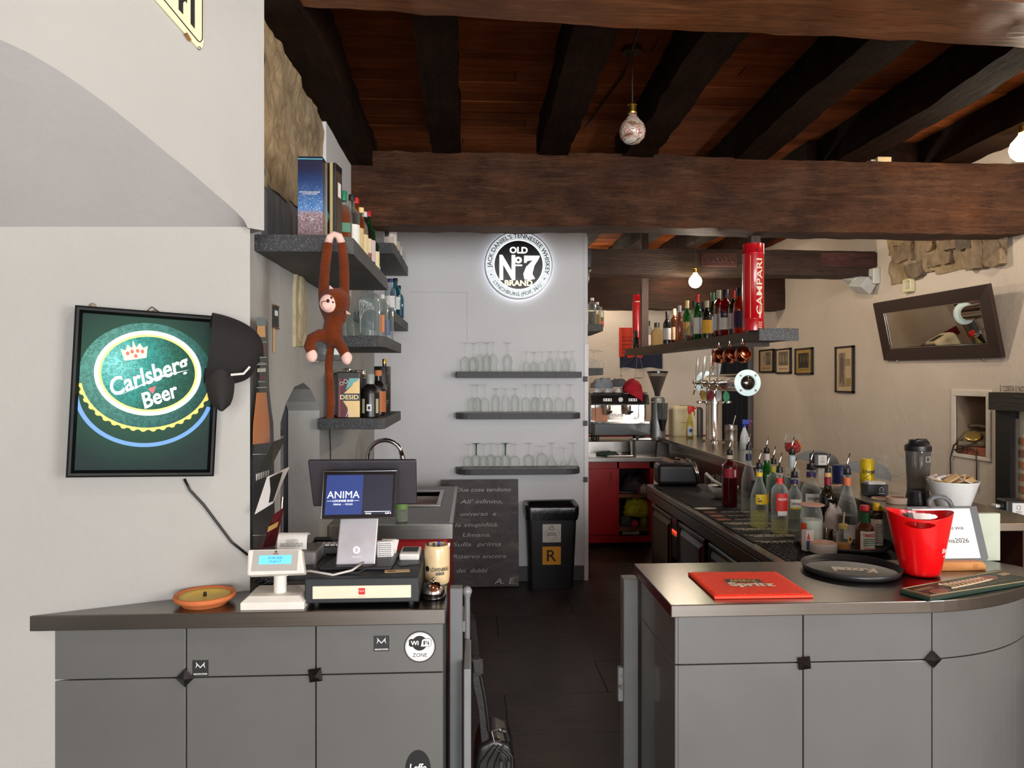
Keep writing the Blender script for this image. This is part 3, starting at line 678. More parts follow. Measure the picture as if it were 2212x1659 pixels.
MB().box(xo, 8.2, .1, x11, 8.25, RZ1).box(xo, RY + .03, .08, xe, 8.2, .12).build('back_panel', M((36, 26, 24), .7), rcb)
for z in (U(1370, 1068, Y=RY).z, U(1370, 1140, Y=RY).z): MB().box(xo, RY + .01, z - .035, xe - .02, 8.2, z).build('shelf', M((112, 70, 44), .6), rcb)
MB().box(x00, RY + .08, 0, x11, 8.2, .06).build('plinth', DARKIN, rcb)
MB().box(x00, RY - .04, RZ1, x11 + .02, 8.1, RZ1 + .045).build('worktop', STEEL, rcb, bevel=.004)
BT = RZ1 + .045
MB().box(x00, 8.1, RZ1 - .02, 2.85, 8.75, 1.067).build('raised_ledge', STEEL, rcb, bevel=.004)
LZ = 1.067
# ---- glass shelves on the back wall
SPK = speckle('speckled_laminate', (52, 52, 54), (84, 84, 86), .72, 320)
def glass_shelf(px0, px1, py, label, r=.05, dep=.20):
    a, b = U(px0, py, Y=YB - dep), U(px1, py, Y=YB - dep); z = a.z
    pts = [(a.x, YB - .001), (a.x, YB - dep + r)] + [(a.x + r - r * math.cos(t), YB - dep + r - r * math.sin(t)) for t in [PI / 2 * i / 5 for i in range(1, 6)]]
    pts += [(b.x - r + r * math.sin(t), YB - dep + r - r * math.cos(t)) for t in [PI / 2 * i / 5 for i in range(6)]] + [(b.x, YB - .001)]
    o = thing('wall_shelf', label, 'shelf', (0, 0, 0), group='glass shelves on the grey wall')
    MB().prism(pts, z - .05, z).build('board', SPK, o, bevel=.003)
    return o, z
GS = []
for py, r, lb in ((803, .012, 'top speckled shelf of the three with stemmed glasses'), (893, .1, 'middle speckled shelf of the three with stemmed glasses'), (1014, .13, 'bottom speckled shelf of the three, right above the chalkboard')):
    o, z = glass_shelf(984, 1257, py, lb, r); GS.append(z)
    if r > .05: MB().box(U(1000, Y=YB - .15).x, YB - .19, z, U(1245, Y=YB - .15).x, YB - .01, z + .004).build('shelf_liner', M((150, 148, 146), .8, bump=.4), o)
# ---- shelves of the left wall
WSH = wood('grey_oak_shelf', (52, 52, 52), (78, 78, 77), (104, 104, 102), 'Y', 1.0, .6, .3)
SPD = speckle('dark_speckle_edge', (38, 39, 41), (120, 120, 122), .88, 420)
def side_shelf(y0, y1, x1, z0, z1, label, cham=.06):
    o = thing('wall_shelf', label, 'shelf', (0, 0, 0), group='shelves of the left wall')
    poly = [(XL + .002, y0), (x1 - cham, y0), (x1, y0 + cham), (x1, y1), (XL + .002, y1)]
    MB().prism(poly, z0, z1).build('board', WSH, o, bevel=.002)
    MB().box(XL + .002, y0 - .003, z0 + .002, x1 - cham, y0 - .0005, z1 - .002).build('edge_strip', SPD, o)
    return o
side_shelf(2.91, 4.16, -.47, 2.247, 2.312, 'long grey oak shelf from which the plush monkey hangs')
side_shelf(4.1, 5.05, -.48, 1.93, 1.992, 'grey shelf with clear gin bottles beside the monkey', .03)
side_shelf(4.08, 5.02, -.48, 1.478, 1.538, 'lowest grey shelf with the patterned tin', .03)
side_shelf(5.26, 6.40, -.55, 2.64, 2.715, 'highest grey shelf in the corner under the great beam', .02)
side_shelf(5.30, 6.40, -.55, 2.165, 2.235, 'grey corner shelf with blue bottles', .02)
# ================================================================ bottles, glasses and other repeated kinds
ORD = ['first', 'second', 'third', 'fourth', 'fifth', 'sixth', 'seventh', 'eighth', 'ninth', 'tenth', 'eleventh', 'twelfth', 'thirteenth', 'fourteenth', 'fifteenth', 'sixteenth', 'seventeenth', 'eighteenth', 'nineteenth', 'twentieth', 'twenty-first', 'twenty-second', 'twenty-third', 'twenty-fourth']
BP = {'wine': [(.9, 0), (1, .015), (1, .58), (.93, .65), (.62, .73), (.4, .79), (.36, .84), (.35, 1)],
      'spirit': [(.9, 0), (1, .015), (1, .66), (.95, .71), (.72, .765), (.45, .80), (.38, .84), (.37, 1)],
      'tall': [(.9, 0), (1, .015), (1, .45), (.92, .55), (.66, .68), (.42, .78), (.36, .86), (.35, 1)],
      'squat': [(.9, 0), (1, .02), (1, .56), (.93, .66), (.7, .74), (.42, .79), (.4, .84), (.4, 1)],
      'sauce': [(.9, 0), (1, .02), (1, .48), (.9, .56), (.6, .62), (.46, .67), (.44, 1)],
      'soda': [(.8, 0), (.95, .03), (1, .1), (.92, .3), (1, .45), (.9, .56), (.5, .76), (.34, .86), (.33, 1)],
      'flask': [(.5, 0), (.85, .06), (1, .22), (.9, .42), (.5, .60), (.25, .70), (.2, .78), (.2, 1)],
      'straight': [(.9, 0), (1, .015), (1, .74), (.97, .79), (.7, .84), (.42, .865), (.38, .88), (.38, 1)]}
def wrap(me, r, z0):
    """bend a flat mesh (x along, z up) round a cylinder"""
    for v in me.vertices:
        x = v.co.x; a = x / r; d = v.co.y; rr = r - d; v.co = (rr * math.sin(a), -rr * math.cos(a), v.co.z + z0)
def arcband(r, z0, z1, half=1.2, n=10, r1=None, ang=0):
    mb = MB(); vs = []; r1 = r1 or r
    for i in range(n + 1):
        a = ang - half + 2 * half * i / n
        vs += [(r * math.sin(a), -r * math.cos(a), z0), (r1 * math.sin(a), -r1 * math.cos(a), z1)]
    mb.add(vs, [(2 * i, 2 * i + 2, 2 * i + 3, 2 * i + 1) for i in range(n)]); return mb
def cyl_text(s, h, mat, parent, r, z, width=None, bold=0, ang=0, name='lettering', shear=0, vertical=False):
    T = fr((0, 0, 0), (1, 0, 0), (0, 0, 1)) if not vertical else fr((0, 0, 0), (0, 0, 1), (-1, 0, 0))
    o = text(s, h, mat, parent, T, name, width, 0, bold, shear)
    if o:
        if vertical:
            bm = bmesh.new(); bm.from_mesh(o.data); bmesh.ops.triangulate(bm, faces=bm.faces)
            for _ in range(3): bmesh.ops.subdivide_edges(bm, edges=[e for e in bm.edges if e.calc_length() > r * .12], cuts=1); bmesh.ops.triangulate(bm, faces=bm.faces)
            bm.to_mesh(o.data); bm.free()
        for v in o.data.vertices:
            a = v.co.x / r + ang; v.co = ((r + .0008) * math.sin(a), -(r + .0008) * math.cos(a), v.co.z + z)
    return o
def bottle(name, label, loc, h, r, kind='spirit', glass=None, liq=None, fill=.6, lab=None, cap=None, pour=False, group=None, rotz=0, words=(), e=1.0, sy=1.0, cat='bottle', neck=None, n=18, capr=None, capz=.93, lab2=None):
    """a bottle: glass body, its drink, paper label(s), cap or pourer"""
    t = thing(name, label, cat, loc, rotz, group); prof = [(q * r, z * h) for q, z in BP[kind]]
    g = glass or GLASS((238, 244, 240), (150, 156, 152), .3)
    MB().lathe(prof, n, e=e, sy=sy).build('glass_body', g, t, auto=True)
    if liq is not None:
        pr = []; ft = fill * h
        for (r0, z0), (r1, z1) in zip(prof, prof[1:]):
            if z0 <= ft: pr.append((r0 * .93, max(z0, .004)))
            if z0 <= ft < z1: k = (ft - z0) / (z1 - z0); pr.append(((r0 + (r1 - r0) * k) * .93, ft))
        MB().lathe(pr, n, e=e, sy=sy).build('drink', liq, t, auto=True)
    for L in ([lab] if lab else []) + ([lab2] if lab2 else []):
        z0, z1, m, half = L[:4]
        if e < 1:
            k_ = math.cos(PI / n) ** e
            MB().box(-r * .72 * min(1, half), -r * sy * k_ - .0012, z0 * h, r * .72 * min(1, half), -r * sy * k_ - .0002, z1 * h).build('paper_label', m, t)
        else:
            rr = max([q for q, z in prof if z0 * h - .001 <= z <= z1 * h + .001] or [r]) if z0 > .6 else r
            arcband(rr * 1.015, z0 * h, z1 * h, half, r1=(L[4] * r * 1.015 if len(L) > 4 else None)).build('paper_label', m, t)
    for (s_, hh, z, m, wd) in words: cyl_text(s_, hh, m, t, r * 1.03, z * h, wd, .01)
    rn = prof[-1][0]
    if cap is not None:
        cr = capr or rn * 1.12; MB().lathe([(cr, h * capz), (cr, h * 1.0 + .004), (cr * .9, h + .008)], 14).build('cap', cap, t, auto=True)
    if neck is not None:
        z0, z1, m = neck; MB().lathe([(rn * 1.1, z0 * h), (rn * 1.1, z1 * h)], 14, cap0=False, cap1=False).build('neck_label', m, t, smooth=True)
    if pour:
        MB().lathe([(rn * 1.05, h - .004), (rn * 1.15, h + .006), (rn * .95, h + .012), (rn * 1.0, h + .028), (rn * .5, h + .032)], 12).build('pourer_stopper', BLACK, t, auto=True); t = t.children[-1]
        MB().tube([(0, 0, h + .03), (0, 0, h + .055), (.006, 0, h + .075), (.016, 0, h + .105)], [.0055, .005, .0045, .0035], 8).build('pourer_spout', CHROME, t, smooth=True); t = t.parent
    return t
GLS = GLASS((253, 254, 253), (186, 190, 188), .15, .0)
def stem_proto(h, rb, bh, rim, foot, kind='bowl', stem_mat=None, up=False):
    """an upturned stemmed glass: rim down at z=0, foot on top"""
    if kind == 'bowl': pr = [(rim, 0), (rb * .97, bh * .35), (rb, bh * .58), (rb * .88, bh * .8), (rb * .5, bh * .95), (.006, bh * 1.02)]
    elif kind == 'tulip': pr = [(rim, 0), (rim * 1.02, bh * .3), (rb, bh * .6), (rb * .7, bh * .88), (.006, bh * 1.02)]
    elif kind == 'cone': pr = [(rim, 0), (rim * .97, bh * .06), (.007, bh)]
    else: pr = [(rim, 0), (rb * .92, bh * .4), (rb * .6, bh * .8), (.008, bh)]
    st = [(.006, bh * .99), (.005, bh + (h - bh) * .4), (.0058, h - .012), (.012, h - .004)]
    ft = [(.011, h - .005), (foot * .6, h - .0025), (foot, h - .001), (foot, h), (.001, h + .0005)]
    if up:
        f = lambda L: [(r_, h - z_) for r_, z_ in L]; pr, st, ft = f(pr), f(st), f(ft)
    ms = []
    for nm, q, m in (('bowl', pr, GLS), ('stem', st, stem_mat or GLS), ('foot', ft, stem_mat or GLS)):
        o = MB().lathe(q, 20, cap0=False, cap1=False).build(nm, m, None, smooth=True); ms.append((nm, o.data)); bpy.data.objects.remove(o)
    return ms
def put_glass(proto, loc, label, group, name='wine_glass', rotz=0):
    t = thing(name, label, 'glass', loc, rotz, group)
    for nm, me in proto:
        o = bpy.data.objects.new(nm, me); COL.objects.link(o); o.parent = t
    return t
def cloth(name, label, cat, mat, c, rx, ry, h, seed=0, group=None, n=26, power=2.0, fold=.3, parent=None, flat=.15):
    """a crumpled heap of soft stuff"""
    vs = []; fs = []; m = 12
    for j in range(m + 1):
        f = j / m
        for i in range(n):
            a = 2 * PI * i / n; k = 1 + fold * noise.noise(Vector((math.cos(a) * 1.7, math.sin(a) * 1.7, seed + f)))
            r_ = math.cos(f * PI / 2) ** .7 * k if j < m else 0
            z = h * (math.sin(f * PI / 2) ** .8) * (1 + fold * noise.noise(Vector((math.cos(a) * 2.6, math.sin(a) * 2.6, seed * 3 + f * 3)))) if j else 0
            vs.append((c[0] + rx * r_ * math.cos(a), c[1] + ry * r_ * math.sin(a), c[2] + z))
    for j in range(m):
        for i in range(n): fs.append((j * n + i, j * n + (i + 1) % n, (j + 1) * n + (i + 1) % n, (j + 1) * n + i))
    fs.append(tuple(reversed(range(n))))
    mb = MB(); mb.add(vs, fs)
    mb.v = [tuple(Vector(v) + noise.noise_vector(Vector(v) * 28 + Vector((seed, 0, 0))) * min(rx, ry) * flat) if v[2] > c[2] + .003 else v for v in mb.v]
    o = mb.build(name, mat, parent, smooth=True)
    return tag(o, label, cat, group) if parent is None else o
def text_rows(parent, T, w, h, rows, mat, seed=1, name='print_lines'):
    """unreadably small print as thin bars of varied length"""
    rnd = random.Random(seed); mb = MB()
    for i in range(rows):
        y = h / 2 - h * (i + .5) / rows; x = -w / 2
        while x < w / 2 - .001:
            k = min(rnd.uniform(.08, .22) * w, w / 2 - x)
            mb.box(x, y - h / rows * .22, .0004, x + k, y + h / rows * .22, .0009, T); x += k + w * .03
    return mb.build(name, mat, parent)
# ================================================================ left side: wall things
INK = M((18, 18, 18), .6); INKW = M((235, 235, 230), .6); RECX = (LA - LB).normalized()
# enamel sign high on the wall, its lower corner in view
T = None
pa, pb_, pc = on_line(330, -2, UA, UB), on_line(428, 108, UA, UB), on_line(437, 90, UA, UB)
UX = Vector((UA.x - UB.x, UA.y - UB.y, 0)).normalized(); NRM = UX.cross(Vector((0, 0, 1)))
def upl(px, py, d=.006): return on_line(px, py, UA, UB) + NRM * d
es = thing('enamel_sign', 'cream enamel street sign with black letters, cut off by the top edge', 'sign', tuple(upl(428, 108)))
def poly_up(pts, d0, d1, name, mat, par):
    o = Vector(par.location); P = [upl(px, py, d0) - o for px, py in pts]; Q = [upl(px, py, d1) - o for px, py in pts]; n = len(P); mb = MB()
    mb.add(P + Q, [tuple(range(n)), tuple(reversed(range(n, 2 * n)))] + [(i, (i + 1) % n, n + (i + 1) % n, n + i) for i in range(n)]); return mb.build(name, mat, par)
poly_up([(330, -2), (424, 104), (430, 108), (435, 104), (437, 92), (436, -260), (330, -190)], .002, .008, 'plate', CREAM, es)
def strip(a, b, w, name='border_line'):
    (x0, y0), (x1, y1) = a, b; L_ = math.dist(a, b); nx, ny = -(y1 - y0) / L_ * w, (x1 - x0) / L_ * w
    poly_up([(x0 + nx, y0 + ny), (x1 + nx, y1 + ny), (x1 - nx, y1 - ny), (x0 - nx, y0 - ny)], .008, .0088, name, INK, es)
strip((349, -2), (425, 90), 1.1); strip((425, 90), (430, 92.5), 1.1); strip((430, 92.5), (434.5, 86), 1.1); strip((434.5, 86), (435, -240), 1.1)
poly_up([(383, -60), (393, -62), (393, 33), (383, 22)], .008, .0088, 'letter_f_stem', INK, es); poly_up([(393, -2), (402, -3), (401, 9), (397, 4), (393, 8)], .008, .0088, 'letter_f_arm', INK, es)
poly_up([(409, -62), (418, -62), (418, 64), (409, 53)], .008, .0088, 'letter_i', INK, es)
cloth_ = None
MB().lathe([(.006, 0), (.004, .003), (.001, .004)], 10, fr(upl(428, 105, .008) - es.location, UX)).build('rivet', CHROME, es)
sm = MB(); 
poly_up([(394, 74), (402, 72), (411, 88), (406, 91)], .0082, .0088, 'rust_chip', M((120, 78, 30), .9, 0, .4, 60), es)
# ---- backlit beer lightbox, hung a little crooked
A_, B_ = on_line(160, 850, LA, LB), on_line(472, 850, LA, LB)
RN = Vector((RECX.x, RECX.y, 0)).cross(Vector((0, 0, 1)))
cen = on_line(318, 850, LA, LB) + RN * .012; Wd = (B_ - A_).length; Hd = .548
ang = math.radians(-2.7)
xd = Vector((RECX.x, RECX.y, 0)) * math.cos(ang) + Vector((0, 0, 1)) * math.sin(ang); yd = Vector((0, 0, 1)) * math.cos(ang) - Vector((RECX.x, RECX.y, 0)) * math.sin(ang)
lb = thing('lightbox_sign', 'lit square beer sign showing a wet green bottle cap, black frame', 'sign', tuple(cen))
TL = fr((0, 0, 0), xd, yd)
w2, h2, fw = Wd / 2, Hd / 2, .022; D = .05
mb = MB(); lo = lambda i, z: [(-w2 + i, -h2 + i, z), (w2 - i, -h2 + i, z), (w2 - i, h2 - i, z), (-w2 + i, h2 - i, z)]
LL = [lo(0, 0), lo(0, D - .006), lo(.006, D), (lo(fw * .6, D)), lo(fw, D - .016)]
mb.add([v for q in LL for v in q], [(i * 4 + e, i * 4 + (e + 1) % 4, i * 4 + 4 + (e + 1) % 4, i * 4 + 4 + e) for i in range(4) for e in range(4)], TL); mb.build('frame', M((9, 9, 10), .45, 0, .05, 14, 0, 0, .2), lb)
def glow_mat(name, stops, cx, cy, s, strength, drops=0):
    t = NT(name); tc = t.n('ShaderNodeTexCoord'); mp = t.n('ShaderNodeMapping'); mp.inputs['Location'].default_value = (-cx, -cy, 0)
    # the print's own coordinates ride on the generated UV map
    t.l(tc.outputs['UV'], mp.inputs[0]); ln = t.n('ShaderNodeVectorMath', operation='LENGTH'); t.l(mp.outputs[0], ln.inputs[0])
    dv = t.n('ShaderNodeMath', operation='DIVIDE'); dv.inputs[1].default_value = s; t.l(ln.outputs['Value'], dv.inputs[0])
    col = t.ramp(dv.outputs[0], stops); p = t.pbr(rough=.45, coat=0, spec=.03)
    if drops:
        v = t.n('ShaderNodeTexVoronoi'); v.inputs['Scale'].default_value = drops; t.l(tc.outputs['UV'], v.inputs['Vector'])
        mx = t.n('ShaderNodeMix'); mx.data_type = 'RGBA'; mx.blend_type = 'MULTIPLY'; mx.inputs[0].default_value = .8
        t.l(col, mx.inputs[6]); t.l(t.ramp(v.outputs['Distance'], [(.15, (1.0, 1.0, 1.0, 1)), (.45, (.35, .42, .42, 1)), (.62, (.9, .95, .95, 1))]), mx.inputs[7]); col = mx.outputs[2]
    t.l(col, p.inputs['Emission Color']); p.inputs['Base Color'].default_value = (.02, .03, .03, 1); p.inputs['Emission Strength'].default_value = strength; return t.m
def uvsheet(poly, d, name, mat, par, T):
    mb = MB(); n = len(poly); mb.add([(x, y, d) for x, y in poly], [tuple(range(n))], T); o = mb.build(name, mat, par)
    uv = o.data.uv_layers.new(name='uv')
    for p in o.data.polygons:
        for li in p.loop_indices: v = poly[o.data.loops[li].vertex_index]; uv.data[li].uv = (v[0], v[1])
    return o
def ell(cx, cy, rx, ry, a0=0, a1=360, n=56, rot=0):
    c, s = math.cos(rot), math.sin(rot); out = []
    for i in range(n + (0 if a1 - a0 >= 360 else 1)):
        a = math.radians(a0 + (a1 - a0) * i / n); x, y = rx * math.cos(a), ry * math.sin(a); out.append((cx + x * c - y * s, cy + x * s + y * c))
    return out
def ring(cx, cy, rx, ry, wd, d, name, mat, par, T, a0=0, a1=360, n=60, jag=0):
    o_ = ell(cx, cy, rx, ry, a0, a1, n); i_ = ell(cx, cy, rx - wd, ry - wd, a0, a1, n); k = len(o_); mb = MB()
    if jag: o_ = [(x + (x - cx) * jag * (i % 4 < 2), y + (y - cy) * jag * (i % 4 < 2)) for i, (x, y) in enumerate(o_)]
    cl = a1 - a0 >= 360
    mb.add([(x, y, d) for x, y in o_ + i_], [(i, (i + 1) % k, k + (i + 1) % k, k + i) for i in range(k if cl else k - 1)], T); return mb.build(name, mat, par)
pw, ph = w2 - fw, h2 - fw; d0 = D - .017
uvsheet([(-pw, -ph), (pw, -ph), (pw, ph), (-pw, ph)], d0, 'picture_panel', glow_mat('print_dark_green', [(0, srgb(70, 120, 70)), (.5, srgb(34, 78, 54)), (.8, srgb(14, 30, 28)), (1, srgb(4, 8, 10))], -.03, .04, .36, .5), lb, TL)
s_ = .00152   # metres of print per photo pixel
cxp, cyp = (324 - 322) * s_, (850 - 805) * s_
ring(cxp - .006, cyp - .06, .208, .185, .013, d0 + .0004, 'blue_bottle_rim', EM((60, 116, 186), .36), lb, TL, 175, 345)
uvsheet(ell(cxp - .004, cyp - .012, .2, .178), d0 + .0008, 'cap_skirt', glow_mat('print_cap_skirt', [(0, srgb(120, 190, 170)), (.75, srgb(60, 120, 110)), (1, srgb(16, 50, 44))], cxp - .09, cyp + .03, .30, .62, 95), lb, TL)
ring(cxp - .004, cyp - .012, .198, .176, .007, d0 + .0012, 'crimp_edge', EM((216, 180, 60), .4), lb, TL, 190, 345, 72, .035)
uvsheet(ell(cxp, cyp, .160, .141), d0 + .0016, 'cap_rim', EM((196, 220, 216), .42), lb, TL)
uvsheet(ell(cxp, cyp, .147, .128), d0 + .002, 'yellow_ring', EM((226, 206, 90), .42), lb, TL)
uvsheet(ell(cxp, cyp, .140, .121), d0 + .0024, 'cap_face', glow_mat('print_cap_face', [(0, srgb(150, 236, 226)), (.35, srgb(60, 168, 156)), (.7, srgb(34, 96, 74)), (1, srgb(20, 66, 52))], cxp - .1, cyp + .03, .26, .72, 85), lb, TL)
WL = EM((236, 244, 242), .42); rot = math.radians(24)
Tt = TL @ Matrix.Translation((cxp + .006, cyp - .012, d0 + .003)) @ Matrix.Rotation(rot, 4, 'Z')
text('Carlsberg', .056, WL, lb, Tt, 'lettering', .25, 0, .02, .25)
text('Beer', .05, WL, lb, TL @ Matrix.Translation((cxp + .035, cyp - .072, d0 + .003)) @ Matrix.Rotation(rot, 4, 'Z'), 'lettering', .115, 0, .02, .2)
mb = MB(); Tc = TL @ Matrix.Translation((cxp - .045, cyp + .068, d0 + .003)) @ Matrix.Rotation(math.radians(12), 4, 'Z')
mb.add([(x * .001, y * .001, 0) for x, y in [(-34, -24), (30, -24), (40, 14), (26, 8), (18, 26), (6, 12), (0, 38), (-6, 12), (-18, 26), (-26, 8), (-40, 14)]], [tuple(range(11))], Tc); mb.build('crown_emblem', EM((240, 214, 130), 1.1), lb)
for x, y in ((-22, -2), (-8, 2), (8, 2), (22, -2), (0, -14)):
    MB().prism([(x * .001 + .0055 * math.cos(a), y * .001 + .007 * math.sin(a)) for a in [2 * PI * i / 12 for i in range(12)]], .0004, .0006, Tc).build('crown_jewel', EM((206, 40, 30), 1.0), lb)
MB().add([(-.1, -.062, 0), (.02, -.012, 0), (.115, .012, 0), (.02, -.004, 0)], [(0, 1, 2, 3)], TL @ Matrix.Translation((cxp + .01, cyp - .005, d0 + .0031)) @ Matrix.Rotation(.1, 4, 'Z')).build('swash', WL, lb)
MB().add([(0, 0, 0), (.022, .01, 0), (.018, -.006, 0), (.014, -.016, 0)], [(0, 1, 2, 3)], TL @ Matrix.Translation((cxp + .0, cyp - .052, d0 + .0034))).build('red_leaf', EM((210, 36, 40), 1.1), lb)
a = Vector((0, 0, 0)) + yd * h2
MB().tube([yd * h2 * .98 + xd * -.02 - RN * .0, yd * (h2 + .018) + xd * .0, yd * h2 * .98 + xd * .035], .0018, 6).build('hanging_wire', M((70, 60, 50), .4, 1), lb)
# cable from the lightbox down to the counter
pts = [on_line(398, 1034, LA, LB), on_line(410, 1058, LA, LB), on_line(440, 1090, LA, LB), on_line(470, 1130, LA, LB), on_line(500, 1170, LA, LB), on_line(535, 1198, LA, LB)]
tag(MB().tube([p + RN * .008 for p in pts], .0045, 8).build('power_cable', BLACK, None, smooth=True), 'black cable running from the lit beer sign down to the counter', 'cable')
for px, py in ((200, 662), (335, 676)):
    p = on_line(px, py, LA, LB); T = fr(p, (RECX.x, RECX.y, 0))
    o = MB().lathe([(.011, 0), (.012, .002), (.006, .005), (.004, .012), (.0015, .016)], 10, T).build('wall_hook', M((150, 140, 126), .6), None, smooth=True)
    tag(o, 'plaster ringed nail above the left corner of the lit beer sign' if px < 300 else 'wire nail above the middle of the lit beer sign', 'hook')
# ---- baseball cap hung over the frame's corner
hp = on_line(497, 765, LA, LB) + RN * .11
hat = thing('baseball_cap', 'black baseball cap hanging on the corner of the lit beer sign', 'cap', tuple(hp)); hat.scale = (1.35, 1.35, 1.35); HATM = M((17, 15, 15), .85, 0, .12, 60, .15)
TH_ = fr((0, 0, 0), (RECX.x, RECX.y, 0), (0, 0, 1))
mb = MB(); vs = []; n, m = 26, 14
def hatp(u, v):
    """crown seen from the side, opening to the left, a bit drooped"""
    a = -PI + 2 * PI * u; ph_ = v * PI / 2; bx = math.sin(ph_) * .122; rr = math.cos(ph_) ** .62
    y = .088 * rr * math.sin(a); z = .062 * rr * math.cos(a)
    return Vector((bx - .058 + .010 * math.sin(a), y + .012 - .16 * bx, z))
for j in range(m + 1):
    for i in range(n): vs.append(hatp(i / n, j / m))
mb.add(vs, [(j * n + i, j * n + (i + 1) % n, (j + 1) * n + (i + 1) % n, (j + 1) * n + i) for j in range(m) for i in range(n)], TH_); mb.build('crown', HATM, hat, smooth=True)
mb = MB(); vs = []; 
for k in range(2):
    for j in range(8):
        f = j / 7
        for i in range(13):
            g = (i - 6) / 6; wv = .058 * math.sqrt(max(0, 1 - f ** 2.6)) if j < 7 else .008
            hw_ = .034 * math.sqrt(max(0, 1 - f ** 3.2)) if j < 7 else .004; vs.append(Vector((-.034 + g * hw_ + .006 * f, -.038 - .106 * f, .030 + .020 * (1 - g * g) - .012 * f - k * .004)))
fs = []
for k in range(2):
    for j in range(7):
        for i in range(12): q = k * 104 + j * 13 + i; fs.append((q, q + 1, q + 14, q + 13))
mb.add(vs, fs, TH_); mb.build('visor', M((24, 21, 19), .8, 0, .1, 50, .1), hat, smooth=True)
MB().tube([TH_ @ Vector((-.01, -.055, .055)), TH_ @ Vector((.02, -.052, .052)), TH_ @ Vector((.035, -.035, .045))], .003, 6).build('embroidery', M((220, 214, 206), .7), hat)
# ---- tall beer-bottle display board with leaflets, standing at the wall corner
XB = -.79; bdl = [(541, 1186), (541, 990), (544, 930), (550, 880), (553, 830), (555, 760), (554, 700), (556, 690), (562, 687), (569, 690), (572, 700), (573, 760), (575, 840), (579, 880), (584, 915), (585, 960), (586, 1060), (588, 1186)]
def bslab(pts, x0, x1, name, mat, par):
    o = Vector(par.location); P = [U(px, py, X=x0) - o for px, py in pts]; n = len(P); mb = MB(); Q = [p + Vector((x1 - x0, 0, 0)) for p in P]
    mb.add(P + Q, [tuple(range(n)), tuple(reversed(range(n, 2 * n)))] + [(i, (i + 1) % n, n + (i + 1) % n, n + i) for i in range(n)]); return mb.build(name, mat, par)
bl = U(565, 1186, X=XB); bd = thing('bottle_display', 'tall board shaped like a dark beer bottle holding leaflets', 'display', (XB, bl.y, 1.0))
AMB = M((176, 104, 44), .3, 0, .25, 4, stretch=(1, 1, 1)); BDK = M((30, 34, 33), .35)
bslab(bdl, XB - .012, XB, 'board', BDK, bd)
lay = lambda pts, nm, m, k=1: bslab(pts, XB - .001, XB + .0015 * k, nm, m, bd)
lay([(556, 703), (571, 703), (572, 728), (555, 728)], 'neck_glass', M((206, 150, 80), .35), 1)
lay([(554, 688), (556, 686), (562, 685), (569, 687), (573, 691), (573, 704), (554, 704)], 'crown_cap', M((92, 104, 104), .35), 2)
lay([(554, 848), (574, 848), (577, 880), (581, 915), (582, 956), (546, 960), (547, 915), (551, 880)], 'amber_glass', AMB, 1)
for y in (739, 772, 787, 837, 1009 - 28, 1156): lay([(546 if y > 900 else 555, y), (574 if y < 900 else 584, y - 1), (574 if y < 900 else 584, y + .2), (546 if y > 900 else 555, y + 1.2)], 'label_line', M((196, 196, 186), .5), 2)
for y, hh in ((786, 3), (826, 3)): lay([(558, y - hh), (571, y - hh), (571, y), (558, y)], 'label_print', M((120, 122, 116), .5), 2)
Tn = fr(U(564, 800, X=XB + .003) - bd.location, (0, 1, 0))
text('VoelBrau', .016, M((206, 206, 190), .5), bd, Tn, 'lettering', .12) if False else lay([(556, 796), (572, 795), (572, 803), (556, 804)], 'name_print', M((176, 178, 162), .5), 2)
lay([(562, 744), (569, 744), (571, 764), (560, 764)], 'red_crest', M((120, 40, 38), .5), 2); lay([(561, 812), (568, 812), (568, 820), (561, 820)], 'red_print', M((96, 30, 32), .5), 2)
lay([(549, 1022), (581, 1013), (582, 1028), (551, 1042)], 'name_plate', M((60, 64, 64), .5), 2)
for i in range(6): lay([(551 + i * 5, 1024 - i * 1.6), (553.5 + i * 5, 1023 - i * 1.6), (553.5 + i * 5, 1037 - i * 1.9), (551 + i * 5, 1038 - i * 1.9)], 'letter_stroke', M((200, 200, 192), .5), 3)
# folded leaflets leaning out of the board's pockets
def leaflet(pts, x, label, mat, th=.0015, dx=(0, 0, 0, 0)):
    c = U(pts[0][0], pts[0][1], X=x); t = thing('leaflet', label, 'leaflet', tuple(c)); P = [U(px, py, X=x + d) - c for (px, py), d in zip(pts, dx)]; mb = MB()
    Q = [p + Vector((th, 0, 0)) for p in P]; mb.add(P + Q, [(0, 1, 2, 3), (7, 6, 5, 4)] + [(i, (i + 1) % 4, 4 + (i + 1) % 4, 4 + i) for i in range(4)]); mb.build('card', mat, t); return t, c
t, c = leaflet([(559, 1016), (590, 954), (618, 944), (586, 1006)], XB + .02, 'dark card in the top pocket of the bottle board', M((44, 44, 40), .25), dx=(0, .02, .05, .03))
t, c = leaflet([(550, 1111), (577, 1030), (625, 1008), (589, 1087)], XB + .03, 'white bordered leaflet in the middle pocket of the bottle board', M((214, 212, 210), .6), dx=(0, .02, .05, .03))
P = [U(px, py, X=XB + .034 + d) - c for (px, py), d in zip([(561, 1093), (582, 1032), (611, 1019), (590, 1083)], (0, .02, .05, .03))]
mb = MB(); mb.add(P, [(0, 1, 2, 3)]); mb.build('black_panel', M((34, 34, 32), .3), t)
t, c = leaflet([(567, 1184), (589, 1113), (613, 1096), (594, 1178)], XB + .02, 'dark red leaflet in the lowest pocket of the bottle board', M((84, 16, 24), .35), dx=(0, .02, .05, .03))
